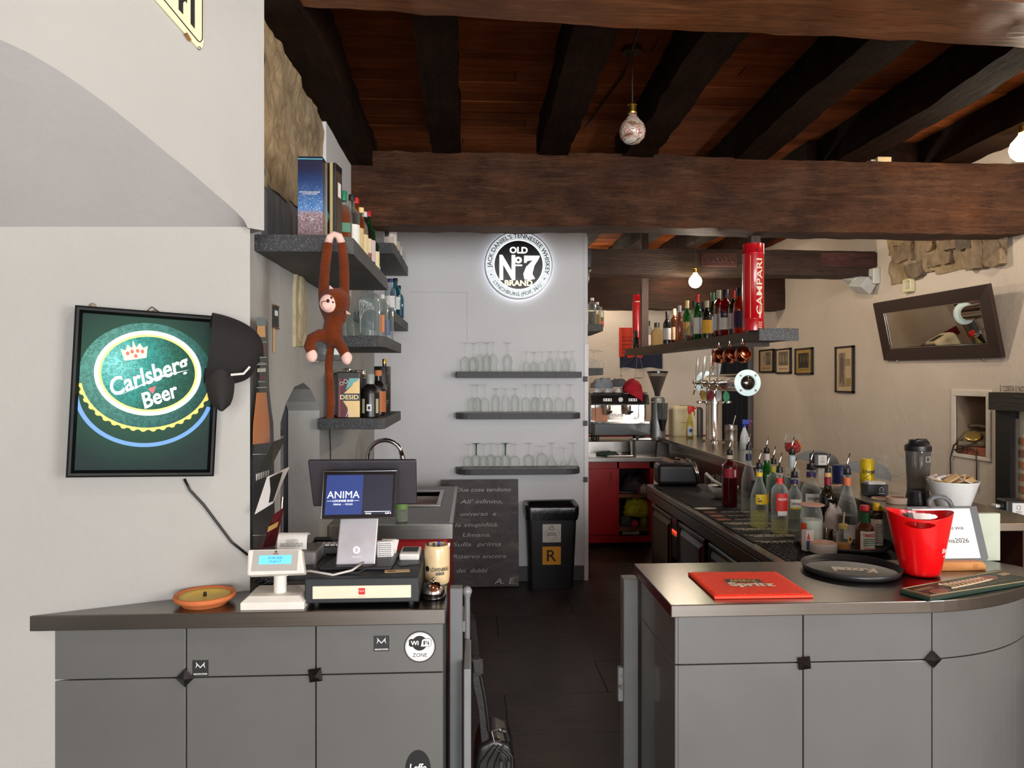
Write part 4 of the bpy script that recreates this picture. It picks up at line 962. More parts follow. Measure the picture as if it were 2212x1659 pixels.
Pm = [U(px, py, X=XB + .026 + d) - c for (px, py), d in zip([(577, 1150), (580, 1138), (602, 1126), (599, 1138)], (.01, .012, .035, .033))]; mb = MB(); mb.add(Pm, [(0, 1, 2, 3)]); mb.build('gold_print', M((190, 150, 84), .5), t)
# ---- small clip board, carved plaque on the left wall
p = U(592, 682, X=XL); sg = thing('peg_chalkboard', 'tiny chalkboard tag on a wooden peg on the wall', 'sign', (XL, p.y, p.z))
MB().box(.002, -.035, -.055, .008, .05, .045).rough(0, 1).build('slate', M((30, 30, 30), .6), sg, bevel=.002)
for a_, b_ in (((-.035, -.055), (.05, -.049)), ((-.035, .039), (.05, .045))): MB().box(.002, a_[0], a_[1], .011, b_[0], b_[1]).build('wood_edge', M((110, 70, 44), .6), sg)
MB().box(.003, -.028, -.155, .009, -.014, -.055).build('peg', M((200, 160, 104), .6), sg, bevel=.001)
for i in range(4): MB().box(.008, -.018 + i * .013, .0, .0088, -.011 + i * .013, .022).build('chalk_mark', INKW, sg)
p0, p1 = U(632, 750, X=XL), U(658, 595, X=XL)
pq = thing('carved_plaque', 'pale carved stone relief let into the white wall', 'plaque', (XL, (p0.y + p1.y) / 2, p0.z)); hh = p1.z - p0.z; wy = abs(p1.y - p0.y) / 2
prf = [(-wy, 0), (wy, .015), (wy * 1.0, hh * .35), (wy * .92, hh * .55), (wy * 1.05, hh * .72), (wy * .7, hh * .92), (0, hh), (-wy * .8, hh * .94), (-wy * 1.02, hh * .7)]
mb = MB(); n = len(prf); mb.add([(0, y, z) for y, z in prf] + [(.014, y * .94, z * .99 + .003) for y, z in prf], [tuple(range(n, 2 * n))] + [(i, (i + 1) % n, n + (i + 1) % n, n + i) for i in range(n)])
PLQ = M((176, 164, 132), .8, 0, .16, 30, .9); mb.build('slab', PLQ, pq)
for y, z, ry, rz in ((0, hh * .82, .05, .06), (0, hh * .6, .07, .1), (.02, hh * .38, .06, .09), (-.03, hh * .25, .05, .07), (.05, hh * .15, .05, .05)):
    MB().ball((.014, y, z), (.012, ry, rz), 10, 6).rough(.004, 30, 2).build('carved_figure', PLQ, pq, smooth=True)
# ================================================================ things on the left counter
IVORY = M((226, 222, 212), .45); DGREY = M((44, 44, 48), .42); ALU = M((176, 174, 178), .32, .7, .03)
# cash drawer
x0, x1_ = U(658, 1300, Y=2.47).x, U(905, 1300, Y=2.47).x; cdw = thing('cash_drawer', 'black cash drawer with cream front plate under the till screen', 'cash drawer', ((x0 + x1_) / 2, 2.47, ZT))
w2 = (x1_ - x0) / 2
MB().box(-w2, 0, .012, w2, .40, .094).build('case', M((28, 31, 34), .45), cdw, bevel=.004)
MB().box(-w2 + .026, -.004, .028, w2 - .026, .002, .070).build('front_plate', M((228, 218, 192), .4), cdw, bevel=.002)
sheet(M((206, 20, 34), .4), cdw, FRONT((0, -.0045, .052)), .021, .021, 'logo_square'); text('RCH', .006, INKW, cdw, FRONT((0, -.0052, .053)), width=.014); text('RCH', .002, M((120, 110, 100), .6), cdw, FRONT((0, -.0046, .034)), width=.02)
for x in (-w2 + .03, w2 - .03):
    for y in (.04, .36): MB().cyl((x, y, 0), (x, y, .013), .012).build('foot', BLACK, cdw)
TOPD = ZT + .094
# till: stand, big screen seen from behind, small guest screen
tl = thing('till_terminal', 'till with dark main screen seen from behind and small lit guest screen', 'till', (U(777, 1200, Y=2.66).x, 2.66, TOPD))
MB().prism([(-.125, -.09), (.12, -.09), (.13, .12), (-.09, .12)], 0, .012).build('base_plate', M((34, 34, 38), .35), tl, bevel=.004)
mb = MB(); q = [(-.072, -.058, .012), (.062, -.058, .012), (.064, -.058, .03), (-.070, -.058, .03), (-.066, .0, .19), (.070, .0, .19)]
mb.add([(-.074, -.062, .012), (.062, -.062, .012), (.070, -.01, .20), (-.064, -.01, .20), (-.074, -.046, .012), (.062, -.046, .012), (.070, .008, .20), (-.064, .008, .20)], [(0, 1, 2, 3), (4, 7, 6, 5), (0, 3, 7, 4), (1, 5, 6, 2), (0, 4, 5, 1), (3, 2, 6, 7)])
mb.build('stand_column', ALU, tl, bevel=.004)
Tb = fr((-.003, -.0515, .062), (1, .02, 0), (0, .27, 1)); MB().prism([(.013 * math.cos(a) * (1 if abs(math.cos(a)) < .8 else 1), .013 * math.sin(a)) for a in [2 * PI * i / 24 for i in range(24)]], 0, .0008, Tb).build('logo_mark', M((226, 226, 228), .4), tl)
MB().prism([(.004, .007), (-.004, .007), (-.004, -.007), (.004, -.007)], .0008, .0012, Tb).build('logo_letter', ALU, tl)
text('olivetti', .007, M((226, 226, 228), .4), tl, fr((-.003, -.0565, .040), (1, .02, 0), (0, .27, 1)), width=.034, bold=.02)
def quad_slab(c, pts, Y0, th, name, mat, par, bevel=0, depth_top=0):
    """panel through four photo points, standing at Y0 (bottom) and leaning by depth_top at its top"""
    o = Vector(par.location); P = []
    for (px, py), yy in zip(pts, (Y0 + depth_top, Y0 + depth_top, Y0, Y0)): P.append(U(px, py, Y=yy) - o)
    n = (P[1] - P[0]).cross(P[3] - P[0]).normalized(); n = n if n.y > 0 else -n
    Q = [p + n * th for p in P]; mb = MB(); mb.add(P + Q, [(3, 2, 1, 0), (4, 5, 6, 7)] + [(i, (i + 1) % 4, 4 + (i + 1) % 4, 4 + i) for i in range(4)])
    return mb.build(name, mat, par, bevel=bevel), P
quad_slab(None, [(664, 995), (899, 994), (900, 1090), (676, 1095)], 2.71, .022, 'main_screen_back', M((56, 54, 60), .34, .3), tl, .006, -.03)
o, P = quad_slab(None, [(700, 1019), (857, 1017), (853, 1118), (694, 1121)], 2.585, .014, 'guest_screen', M((15, 15, 17), .25), tl, .005, .045)
Px = (P[1] - P[0]); Py = P[0] - P[3]; C0 = (P[0] + P[1] + P[2] + P[3]) / 4; Ts = fr(C0, Px, Py); gw, gh = Px.length, Py.length
gsc = o
MB().tube([p + (p - C0) * .004 for p in P], .002, 6, True).build('screen_bezel', M((150, 150, 152), .3, 1), gsc)
uvsheet([(-gw * .46, -gh * .42), (gw * .04, -gh * .42), (gw * .05, gh * .42), (-gw * .45, gh * .42)], .002, 'screen_left_half', EM((24, 44, 100), .45), gsc, Ts)
uvsheet([(gw * .04, -gh * .42), (gw * .45, -gh * .42), (gw * .46, gh * .42), (gw * .05, gh * .42)], .002, 'screen_right_half', EM((12, 16, 34), .4), gsc, Ts)
SW = EM((226, 234, 246), .6)
text('ANIMA', gh * .15, SW, gsc, Ts @ Matrix.Translation((-gw * .215, .0, .003)), width=gw * .44); text('LOUNGE BAR', gh * .04, SW, gsc, Ts @ Matrix.Translation((-gw * .215, -gh * .13, .003)), width=gw * .28, bold=.02)
text('DRINK  -  FOOD', gh * .035, SW, gsc, Ts @ Matrix.Translation((-gw * .215, -gh * .205, .003)), width=gw * .26)
for x in (-.40, -.035): MB().box(gw * x - gw * .035, -gh * .133, .0026, gw * x + gw * .035, -gh * .127, .003, Ts).build('rule', SW, gsc)
MB().box(gw * .08, -gh * .37, .0026, gw * .43, -gh * .36, .003, Ts).build('total_rule', SW, gsc); text('TOTALE', gh * .03, SW, gsc, Ts @ Matrix.Translation((gw * .13, -gh * .405, .003)), width=gw * .08, bold=.02); text('0,00 E', gh * .03, SW, gsc, Ts @ Matrix.Translation((gw * .40, -gh * .405, .003)), width=gw * .08, bold=.02)
# pole display
pd = U(588, 1318, Z=ZT); pdt = thing('pole_display', 'ivory customer display on a short pole with blue readout', 'display', (pd.x, pd.y, ZT))
hw = U(657, 1318, Y=pd.y).x - pd.x
mb = MB(); mb.add([(-hw, 0, .0), (hw, 0, 0), (hw, .17, 0), (-hw, .17, 0), (-hw, 0, .024), (hw, 0, .024), (hw, .17, .024), (-hw, .17, .024), (-hw * .8, .022, .04), (hw * .8, .022, .04), (hw * .8, .15, .04), (-hw * .8, .15, .04)],
   [(3, 2, 1, 0), (0, 1, 5, 4), (1, 2, 6, 5), (2, 3, 7, 6), (3, 0, 4, 7), (4, 5, 9, 8), (5, 6, 10, 9), (6, 7, 11, 10), (7, 4, 8, 11), (8, 9, 10, 11)]); mb.build('base', IVORY, pdt, bevel=.002)
MB().lathe([(.021, .04), (.021, .065), (.022, .065), (.022, .068), (.021, .068), (.021, .105)], 20, c=(.008, .07)).build('pole', IVORY, pdt, auto=True)
o, P = quad_slab(None, [(535, 1187), (651, 1185), (658, 1238), (533, 1243)], pd.y + .01, .04, 'head', IVORY, pdt, .006, .035)
Px = P[1] - P[0]; Py = P[0] - P[3]; C0 = (P[0] + P[1] + P[2] + P[3]) / 4; Th_ = fr(C0, Px, Py); gw, gh = Px.length, Py.length
MB().box(-gw * .42, -gh * .36, .0, gw * .42, gh * .42, .0016, Th_).build('face', M((176, 172, 166), .4), pdt, bevel=.002)
MB().box(-gw * .30, -gh * .10, .0016, gw * .30, gh * .24, .0022, Th_).build('readout', EM((96, 180, 232), .55), pdt)
for i, s in enumerate(('01-06-2026', '17:47:17')): text(s, gh * .09, M((40, 90, 130), .6), pdt, Th_ @ Matrix.Translation((0, gh * (.14 - .15 * i), .0024)), width=gw * (.26 if i == 0 else .22))
text('olivetti', gh * .06, M((150, 30, 40), .5), pdt, Th_ @ Matrix.Translation((0, gh * .30, .002)), width=gw * .1, bold=.02); MB().box(-gw * .02, gh * .34, .0016, gw * .02, gh * .41, .0021, Th_).build('logo_mark', M((40, 66, 56), .5), pdt)
MB().cbox((.008, .062, .108), (.07, .05, .016)).build('tilt_bracket', IVORY, pdt, bevel=.003)
# receipt printer with a curl of paper
rp = U(640, 1235, Y=2.74); rpt = thing('receipt_printer', 'grey receipt printer with curled paper behind the pole display', 'printer', (rp.x, 2.74, ZT))
MB().box(-.07, -.06, 0, .085, .10, .135).build('case', M((120, 118, 116), .45), rpt, bevel=.012, seg=3); MB().box(-.06, -.061, .03, .075, -.059, .09).build('front_flap', M((48, 48, 50), .4), rpt)
mb = MB(); n = 16; vs = []
for i in range(n + 1):
    a = -.3 + 2.7 * i / n; vs += [(-.06, .0 - .035 * math.cos(a), .15 + .042 * math.sin(a)), (.045, .0 - .035 * math.cos(a), .15 + .042 * math.sin(a))]
mb.add(vs, [(2 * i, 2 * i + 1, 2 * i + 3, 2 * i + 2) for i in range(n)]); mb.build('paper_curl', PAPER, rpt, smooth=True)
text('DOCUMENTO\nCOMMERCIALE', .005, M((90, 90, 92), .7), rpt, fr((-.008, -.0325, .168), (1, 0, 0), (0, .35, 1)), width=.045)
text_rows(rpt, fr((-.008, -.036, .155), (1, 0, 0), (0, .1, 1)), .08, .014, 3, M((120, 120, 122), .7), 4)
# keypad and slips behind the till
kp = thing('desk_phone', 'black desk phone with white keys behind the till', 'phone', (U(700, 1185, Y=2.86).x, 2.86, TOPD), 0)
MB().box(-.055, -.05, 0, .09, .08, .03).build('body', BLACK, kp, bevel=.004); MB().box(-.05, .045, .03, .02, .075, .042).build('handset', BLACK, kp, bevel=.008)
for i in range(5):
    for j in range(2): MB().box(-.03 + i * .02, -.035 + j * .03, .03, -.014 + i * .02, -.015 + j * .03, .034).build('key', M((210, 206, 200), .5), kp)
random.seed(5); c0 = U(828, 1200, Y=2.70)
for i in range(7):
    s_ = MB(); T = Matrix.Translation((c0.x + random.uniform(-.004, .012), 2.705 + .012 * i, TOPD)) @ Matrix.Rotation(random.uniform(-.25, .25), 4, 'Z') @ Matrix.Rotation(-.5 - .03 * i, 4, 'X')
    vs = []
    for a in range(7):
        for b in range(3): vs.append((-.028 + b * .028, .001 * math.sin(a * 1.7 + i), a * .011 + .003))
    s_.add(vs, [(a * 3 + b, a * 3 + b + 1, a * 3 + b + 4, a * 3 + b + 3) for a in range(6) for b in range(2)], T)
    t = thing('receipt_slip', '%s crumpled receipt slip from the front beside the till stand' % ORD[i], 'receipt', (0, 0, 0), group='receipt slips by the till'); s_.build('paper', PAPER, t, smooth=True)
    if i == 0: text_rows(t, T @ fr((0, -.0025, .04)), .045, .05, 7, M((150, 150, 150), .8), 3)
# card reader
cr = U(886, 1195, Y=2.74); crt = thing('card_reader', 'small white card reader lying behind the cream mug', 'card reader', (cr.x, 2.74, TOPD), -.05)
MB().box(-.036, -.03, .0, .036, .055, .026, Matrix.Rotation(.12, 4, 'X')).build('body', M((222, 220, 214), .35), crt, bevel=.006, seg=3); MB().box(-.028, -.005, .0262, .028, .042, .0275, Matrix.Rotation(.12, 4, 'X')).build('display', M((50, 54, 54), .2), crt)
MB().box(-.022, -.0312, .010, .022, -.0305, .0125).build('card_slot', M((120, 118, 112), .5), crt)
for lb_, px, py, w_, h_, m, rz in (('dark business card on the cash drawer', 882, 1217, .075, .045, M((40, 42, 44), .4), .35), ('beige illustrated card on the cash drawer edge', 858, 1233, .085, .035, M((206, 178, 134), .6), .10)):
    p = U(px, py, Z=TOPD + .002); t = thing('business_card', lb_, 'card', (p.x, p.y, TOPD + .001), rz); sheet(m, t, FLAT((0, 0, 0)), w_, h_, 'card', .001, .001)
    for k in range(4): MB().box(-w_ * .35 + k * .006, -h_ * .25, .001, -w_ * .35 + k * .006 + .004, h_ * (.1 + .08 * (k % 2)), .0016).build('print_mark', INK if m != M((40, 42, 44), .4) else M((120, 126, 124), .5), t)
# cables round the till
tag(MB().tube([U(785, 1215, Y=2.60) * 1, U(760, 1232, Y=2.52), Vector((U(720, 1232, Y=2.50).x, 2.50, TOPD + .004)), Vector((U(670, 1238, Y=2.56).x, 2.56, TOPD + .003)), Vector((U(640, 1250, Y=2.62).x, 2.64, TOPD - .02))], .004, 8).build('white_cable', M((214, 208, 200), .5), None, smooth=True), 'white cable looping from the till stand over the cash drawer', 'cable')
tag(MB().tube([Vector((U(812, Y=2.56).x, 2.57, TOPD + .02)), Vector((U(790, Y=2.5).x, 2.535, TOPD + .018)), Vector((U(770, Y=2.5).x, 2.52, TOPD + .004)), Vector((U(700, Y=2.5).x, 2.53, TOPD + .004)), Vector((U(672, Y=2.5).x, 2.62, TOPD + .004))], .003, 8).build('black_cable', BLACK, None, smooth=True), 'thin black cable on top of the cash drawer', 'cable')
pts = []; c0 = U(562, 1275, Z=ZT + .02)
for i in range(70):
    a = i * .55; pts.append((c0.x + .02 + (.045 + .012 * math.sin(i * .9)) * math.cos(a), 2.665 + (.03 + .01 * math.cos(i * .7)) * math.sin(a), ZT + .012 + .028 * (.5 + .5 * math.sin(i * 1.3)) + .0004 * i))
tag(MB().tube(pts, .0035, 6).build('coiled_cable', BLACK, None, smooth=True), 'tangle of black cable behind the pole display', 'cable')
# mug with pens
mp = U(943, 1266, Z=ZT); mg = thing('beer_mug', 'cream stoneware mug holding pens on the counter corner', 'mug', (mp.x, mp.y + .04, ZT)); R = .047
BEI = M((222, 196, 150), .28, coat=.3)
MB().lathe([(R * .8, 0), (R * .95, .006), (R, .03), (R, .125), (R * .93, .142), (R * .9, .144), (R * .86, .14), (R * .88, .02), (0.001, .018)], 28, cap1=False).build('body', BEI, mg, smooth=True)
MB().tube([(-.01, R * .95, .12), (-.014, R + .028, .118), (-.014, R + .036, .08), (-.014, R + .026, .04), (-.01, R * .95, .036)], .009, 10).build('handle', BEI, mg, smooth=True)
cyl_text('LÖWENBRÄU', .013, INK, mg, R, .062, .072, .02, .30); arcband(R + .0009, .041, .05, .33, ang=.28).build('ribbon', INK, mg); cyl_text('Ein Bier wie Bayern', .004, INKW, mg, R + .001, .0455, .028, 0, .28)
disc(INK, mg, fr((-.0335, -.0345, .062), (.72, -.69, 0)), .010, 'crest', n=20)
for i, (dx, dy, a, m) in enumerate(((-.015, 0, -.15, M((20, 30, 50), .4)), (.0, .01, .05, M((24, 70, 170), .4)), (.018, -.005, .2, M((226, 224, 218), .4)), (-.005, -.015, -.05, M((40, 40, 42), .4)))):
    t = thing('pen', ['dark pen in the mug nearest the till', 'blue capped pen in the cream mug', 'white pen leaning right in the cream mug', 'black pen at the front of the cream mug'][i], 'pen', (mp.x + dx, mp.y + .04 + dy, ZT + .02), rot=(0, a, 0), group='pens in the cream mug')
    MB().lathe([(.002, 0), (.0045, .012), (.0045, .122), (.003, .126)], 10).build('barrel', m, t, smooth=True); MB().lathe([(.005, .10), (.005, .13), (.003, .132)], 10).build('pen_cap', m, t, smooth=True)
# call bell
bp_ = U(935, 1296, Z=ZT); be = thing('call_bell', 'chrome reception bell with black base beside the cash drawer', 'bell', (bp_.x, bp_.y + .03, ZT))
MB().lathe([(.044, 0), (.046, .006), (.043, .012), (.038, .016), (.03, .018)], 28).build('base', BLACKG, be, smooth=True)
MB().lathe([(.040, .018), (.0405, .021), (.037, .034), (.028, .047), (.016, .054), (.006, .056)], 28).build('dome', CHROME, be, smooth=True); MB().lathe([(.003, .055), (.003, .062), (.006, .064), (.006, .067), (.002, .07)], 12).build('button', CHROME, be, smooth=True)
# terracotta saucer candle
sc_ = U(426, 1318, Z=ZT); tc_ = thing('saucer_candle', 'terracotta saucer filled with yellow candle wax', 'candle', (sc_.x, sc_.y + .07, ZT))
MB().lathe([(.072, 0), (.076, .006), (.084, .014), (.096, .020), (.0985, .026), (.098, .034), (.093, .036), (.086, .032), (.08, .022)], 40, cap1=False).build('saucer', TERRA, tc_, smooth=True)
MB().lathe([(.084, .024), (.082, .031), (.06, .029), (.056, .0265), (.001, .0262)], 36).build('wax', M((216, 184, 76), .5, 0, .12, 12), tc_, smooth=True); MB().lathe([(.006, .026), (.0055, .038), (.002, .04)], 10).build('wick', INK, tc_, smooth=True)
# stickers on the counter front
YS_ = YP - .0006
def sticker(name, label, px, py, Y=YS_): p = U(px, py, Y=Y); return thing(name, label, 'sticker', (p.x, Y, p.z))
for px, py, lbl in ((433, 1443, 'small square black sticker with spiky letter left of the first knob column'), (824, 1390, 'small square black sticker with spiky letter near the round wifi sticker')):
    t = sticker('square_sticker', lbl, px, py); s_ = .0255; T = FRONT((0, 0, 0)); sheet(M((30, 30, 31), .5), t, T, 2 * s_, 2 * s_, 'backing')
    mb = MB(); Z = [(-.8, -.3), (-.62, .35), (-.72, .8), (-.4, .45), (0, .0), (.4, .45), (.72, .8), (.62, .35), (.8, -.3), (.42, .25), (.32, .1), (0, -.22), (-.32, .1), (-.42, .25)]
    mb.add([(x * s_ * .8, y * s_ * .8 + .004, .0008) for x, y in Z], [(0, 1, 13), (1, 2, 3), (1, 3, 13), (13, 3, 12), (3, 4, 12), (12, 4, 11), (11, 4, 10), (4, 5, 10), (10, 5, 9), (9, 5, 7), (5, 6, 7), (7, 8, 9)], T); mb.build('letter_emblem', M((205, 205, 205), .5), t)
    text('GROOVE SYSTEM', .0045, INKW, t, T @ Matrix.Translation((0, -s_ * .75, .0004)), width=s_ * 1.7, bold=.03)
t = sticker('round_sticker', 'round white wifi zone sticker with black rim', 907, 1397); T = FRONT((0, 0, 0))
disc(M((30, 30, 30), .4), t, T, .052, 'rim'); disc(M((206, 204, 204), .4), t, T, .048, 'outer_ring', .0008); disc(M((238, 238, 238), .4), t, T, .043, 'field', .0011)
disc(INK, t, T @ Matrix.Translation((-.001, .012, .0004)), .0245, 'cloud', .0010)
MB().prism([(-.036, .0225), (-.031, .0265), (.002, .0265), (.002, .0005), (-.03, .0005), (-.036, .005)], .0009, .0016, T).build('dark_bubble', INK, t); MB().prism([(.003, .0005), (.007, .0225), (.013, .0265), (.032, .0265), (.037, .021), (.037, .006), (.031, .0005)], .0016, .0020, T).build('light_bubble', M((238, 238, 238), .4), t)
MB().tube([T @ Vector((x, y, .0019)) for x, y in [(.003, .0005), (.007, .0225), (.013, .0265), (.032, .0265), (.037, .021), (.037, .006), (.031, .0005)]], .0008, 5, True).build('bubble_outline', INK, t)
text('Wi', .014, INKW, t, T @ Matrix.Translation((-.017, .013, .0014)), width=.026, bold=.03); text('Fi', .013, INK, t, T @ Matrix.Translation((.021, .013, .0018)), width=.018, bold=.02); text('ZONE', .0125, INK, t, T @ Matrix.Translation((0, -.027, .001)), width=.047, bold=.005)
t = sticker('oval_sticker', 'black oval beer sticker at the bottom edge', 903, 1662); disc(M((24, 24, 25), .4), t, T, .042, 'field', ry=.064); text('Leffe', .026, INKW, t, T @ Matrix.Translation((0, .006, .0004)), width=.056, bold=.02, shear=.12)
# ---- backpack hung on the gate's post
bk = thing('backpack', 'black leather backpack hanging from the swing gate post', 'backpack', (.06, 3.0, 0)); LEA = M((30, 27, 26), .38, 0, .15, 30, .2, coat=.2)
pt = lambda px, py, Y=3.0: U(px, py, Y=Y) - Vector((.06, 3.0, 0))
def ribbon(pts, wd, th, name, mat):
    mb = MB(); vs = []
    for (p, w_) in zip(pts, wd): vs += [p + Vector((-w_, 0, 0)), p + Vector((w_, 0, 0)), p + Vector((w_, th, 0)), p + Vector((-w_, th, 0))]
    n = len(pts); mb.add(vs, [(i * 4 + e, i * 4 + (e + 1) % 4, i * 4 + 4 + (e + 1) % 4, i * 4 + 4 + e) for i in range(n - 1) for e in range(4)] + [(0, 1, 2, 3)]); return mb.build(name, mat, bk, bevel=.003)
ribbon([pt(1008, 1312, 2.93), pt(1020, 1340, 2.96), pt(1028, 1420), pt(1032, 1480), pt(1042, 1530), pt(1048, 1600), pt(1055, 1680)], [.006, .014, .016, .02, .018, .017, .02], .01, 'shoulder_strap', LEA)
ribbon([pt(1024, 1425, 2.98), pt(1032, 1428, 2.98), pt(1034, 1455, 2.98)], [.02, .022, .02], .02, 'strap_pad', LEA)
MB().tube([pt(1038, 1460), pt(1048, 1510), pt(1052, 1545), pt(1056, 1580)], .007, 8).build('thin_strap', LEA, bk)
mb = grid_box(-.085, -.02, .03, .085, .20, .34, .03); c = pt(1066, 1659); bz_ = .055
mb.v = [(c.x + .005 + x * (1 - .25 * max(0, (z - .2) / .14) ** 2), y, z - bz_ + (0.02 - abs(x) * .35 if z > .3 else 0)) for x, y, z in mb.v]; o = mb.build('bag_body', LEA, bk, smooth=True, sub=1)
for i in range(3): MB().tube([(c.x - .07 + i * .02, -.035 + .01 * i, .1 - bz_), (c.x - .05 + i * .03, -.035, .27 - bz_), (c.x + .0 + i * .02, -.03, .335 - bz_), (c.x + .05 + i * .012, -.025, .29 - bz_), (c.x + .07 + i * .005, -.025, .1 - bz_)], .004, 6).build('zip_seam', M((60, 56, 54), .4), bk, smooth=True)
p1 = pt(1062, 1580, 2.93); MB().tube([p1, p1 + Vector((.012, 0, -.045)), p1 + Vector((.05, 0, -.03)), p1 + Vector((.038, 0, .015))], .004, 8, True).build('buckle', CHROME, bk)
MB().tube([pt(1078, 1575), pt(1092, 1580), pt(1098, 1600)], .010, 8).build('haul_loop', LEA, bk)
for px in (1083, 1099): MB().tube([pt(px, 1645, 2.95), pt(px - 1, 1662, 2.95)], .006, 8).build('zip_pull', CHROME, bk)
# ================================================================ things on and around the left shelves
ZA, ZB_, ZC_, ZA2, ZB2 = 2.312, 1.992, 1.538, 2.715, 2.235
def px_w(px0, px1, Y): return U(px1, Y=Y).x - U(px0, Y=Y).x
# whisky cartons
def sea_mat():
    t = NT('sea_foam_print'); co = t.coords((1, 1, 1)); p = t.pbr(rough=.3, coat=.3); sp = t.n('ShaderNodeSeparateXYZ'); tc = t.n('ShaderNodeTexCoord'); t.l(tc.outputs['Object'], sp.inputs[0])
    mr = t.n('ShaderNodeMapRange'); mr.inputs['From Min'].default_value = 0; mr.inputs['From Max'].default_value = .31; t.l(sp.outputs['Z'], mr.inputs[0])
    base = t.ramp(mr.outputs[0], [(0, srgb(96, 66, 70)), (.3, srgb(120, 92, 96)), (.36, srgb(46, 110, 170)), (.6, srgb(24, 66, 120)), (.85, srgb(20, 28, 62)), (1, srgb(22, 24, 48))])
    v = t.n('ShaderNodeTexVoronoi'); v.feature = 'DISTANCE_TO_EDGE'; v.inputs['Scale'].default_value = 85; mp = t.n('ShaderNodeMapping'); t.l(tc.outputs['Object'], mp.inputs[0])
    ns = t.n('ShaderNodeTexNoise'); ns.inputs['Scale'].default_value = 20; t.l(tc.outputs['Object'], ns.inputs['Vector']); ad = t.n('ShaderNodeMix'); ad.data_type = 'RGBA'; ad.inputs[0].default_value = .12
    t.l(mp.outputs[0], ad.inputs[6]); t.l(ns.outputs['Color'], ad.inputs[7]); t.l(ad.outputs[2], v.inputs['Vector'])
    foam = t.ramp(v.outputs['Distance'], [(.0, (1, 1, 1, 1)), (.07, (0, 0, 0, 1))]); amt = t.ramp(mr.outputs[0], [(.0, (.15, .15, .15, 1)), (.28, (.9, .9, .9, 1)), (.5, (.35, .35, .35, 1)), (.72, (0, 0, 0, 1))])
    ml = t.n('ShaderNodeMix'); ml.data_type = 'RGBA'; ml.blend_type = 'MULTIPLY'; ml.inputs[0].default_value = 1; t.l(foam, ml.inputs[6]); t.l(amt, ml.inputs[7])
    mx = t.n('ShaderNodeMix'); mx.data_type = 'RGBA'; t.l(ml.outputs[2], mx.inputs[0]); t.l(base, mx.inputs[6]); mx.inputs[7].default_value = srgb(214, 226, 236); t.l(mx.outputs[2], p.inputs['Base Color']); return t.m
b0, b1 = U(643, 507, Y=2.96), U(697, 338, Y=2.96); bw = b1.x - b0.x; bh = b1.z - ZA
c1 = thing('whisky_carton', 'tall blue whisky carton printed with sea foam', 'carton', ((b0.x + b1.x) / 2, 2.96 + bw / 2, ZA))
MB().box(-bw / 2, -bw / 2, 0, bw / 2, bw / 2, bh).build('carton', sea_mat(), c1, bevel=.002)
MB().box(-bw / 2 - .0004, -bw / 2 - .0006, bh - .012, bw / 2, -bw / 2, bh - .009).build('teal_line', M((90, 190, 206), .4), c1)
text('FROM THE OLDEST DISTILLERY\nON THE ISLE OF SKYE', .0042, M((236, 232, 220), .5), c1, FRONT((0, -bw / 2 - .0006, bh * .545)), width=bw * .82, bold=.02, line=1.2)
c2p = U(712, 505, Y=3.12); c2 = thing('whisky_carton', 'black whisky carton with gold bands behind the blue one', 'carton', (c2p.x, 3.13, ZA), -.12); h_ = U(712, 356, Y=3.12).z - ZA
MB().box(-.036, -.04, 0, .036, .05, h_).build('carton', M((26, 28, 30), .3), c2, bevel=.001)
MB().box(.012, -.0412, 0, .024, -.0402, h_).build('gold_band', M((190, 168, 112), .4, .3), c2); MB().box(.0362, -.03, .02, .0368, .045, h_ - .03).build('side_print', M((74, 62, 48), .4, 0, .4, 40), c2)
MB().prism([(-.03, .13), (-.005, .18), (.01, .13), (-.005, .08)], 0, .0008, FRONT((0, -.0405, -.02))).build('tartan_diamond', M((50, 110, 116), .5, 0, .4, 90), c2); MB().box(.0369, -.01, h_ * .6, .0372, .03, h_ * .78).build('side_label', PAPER, c2)
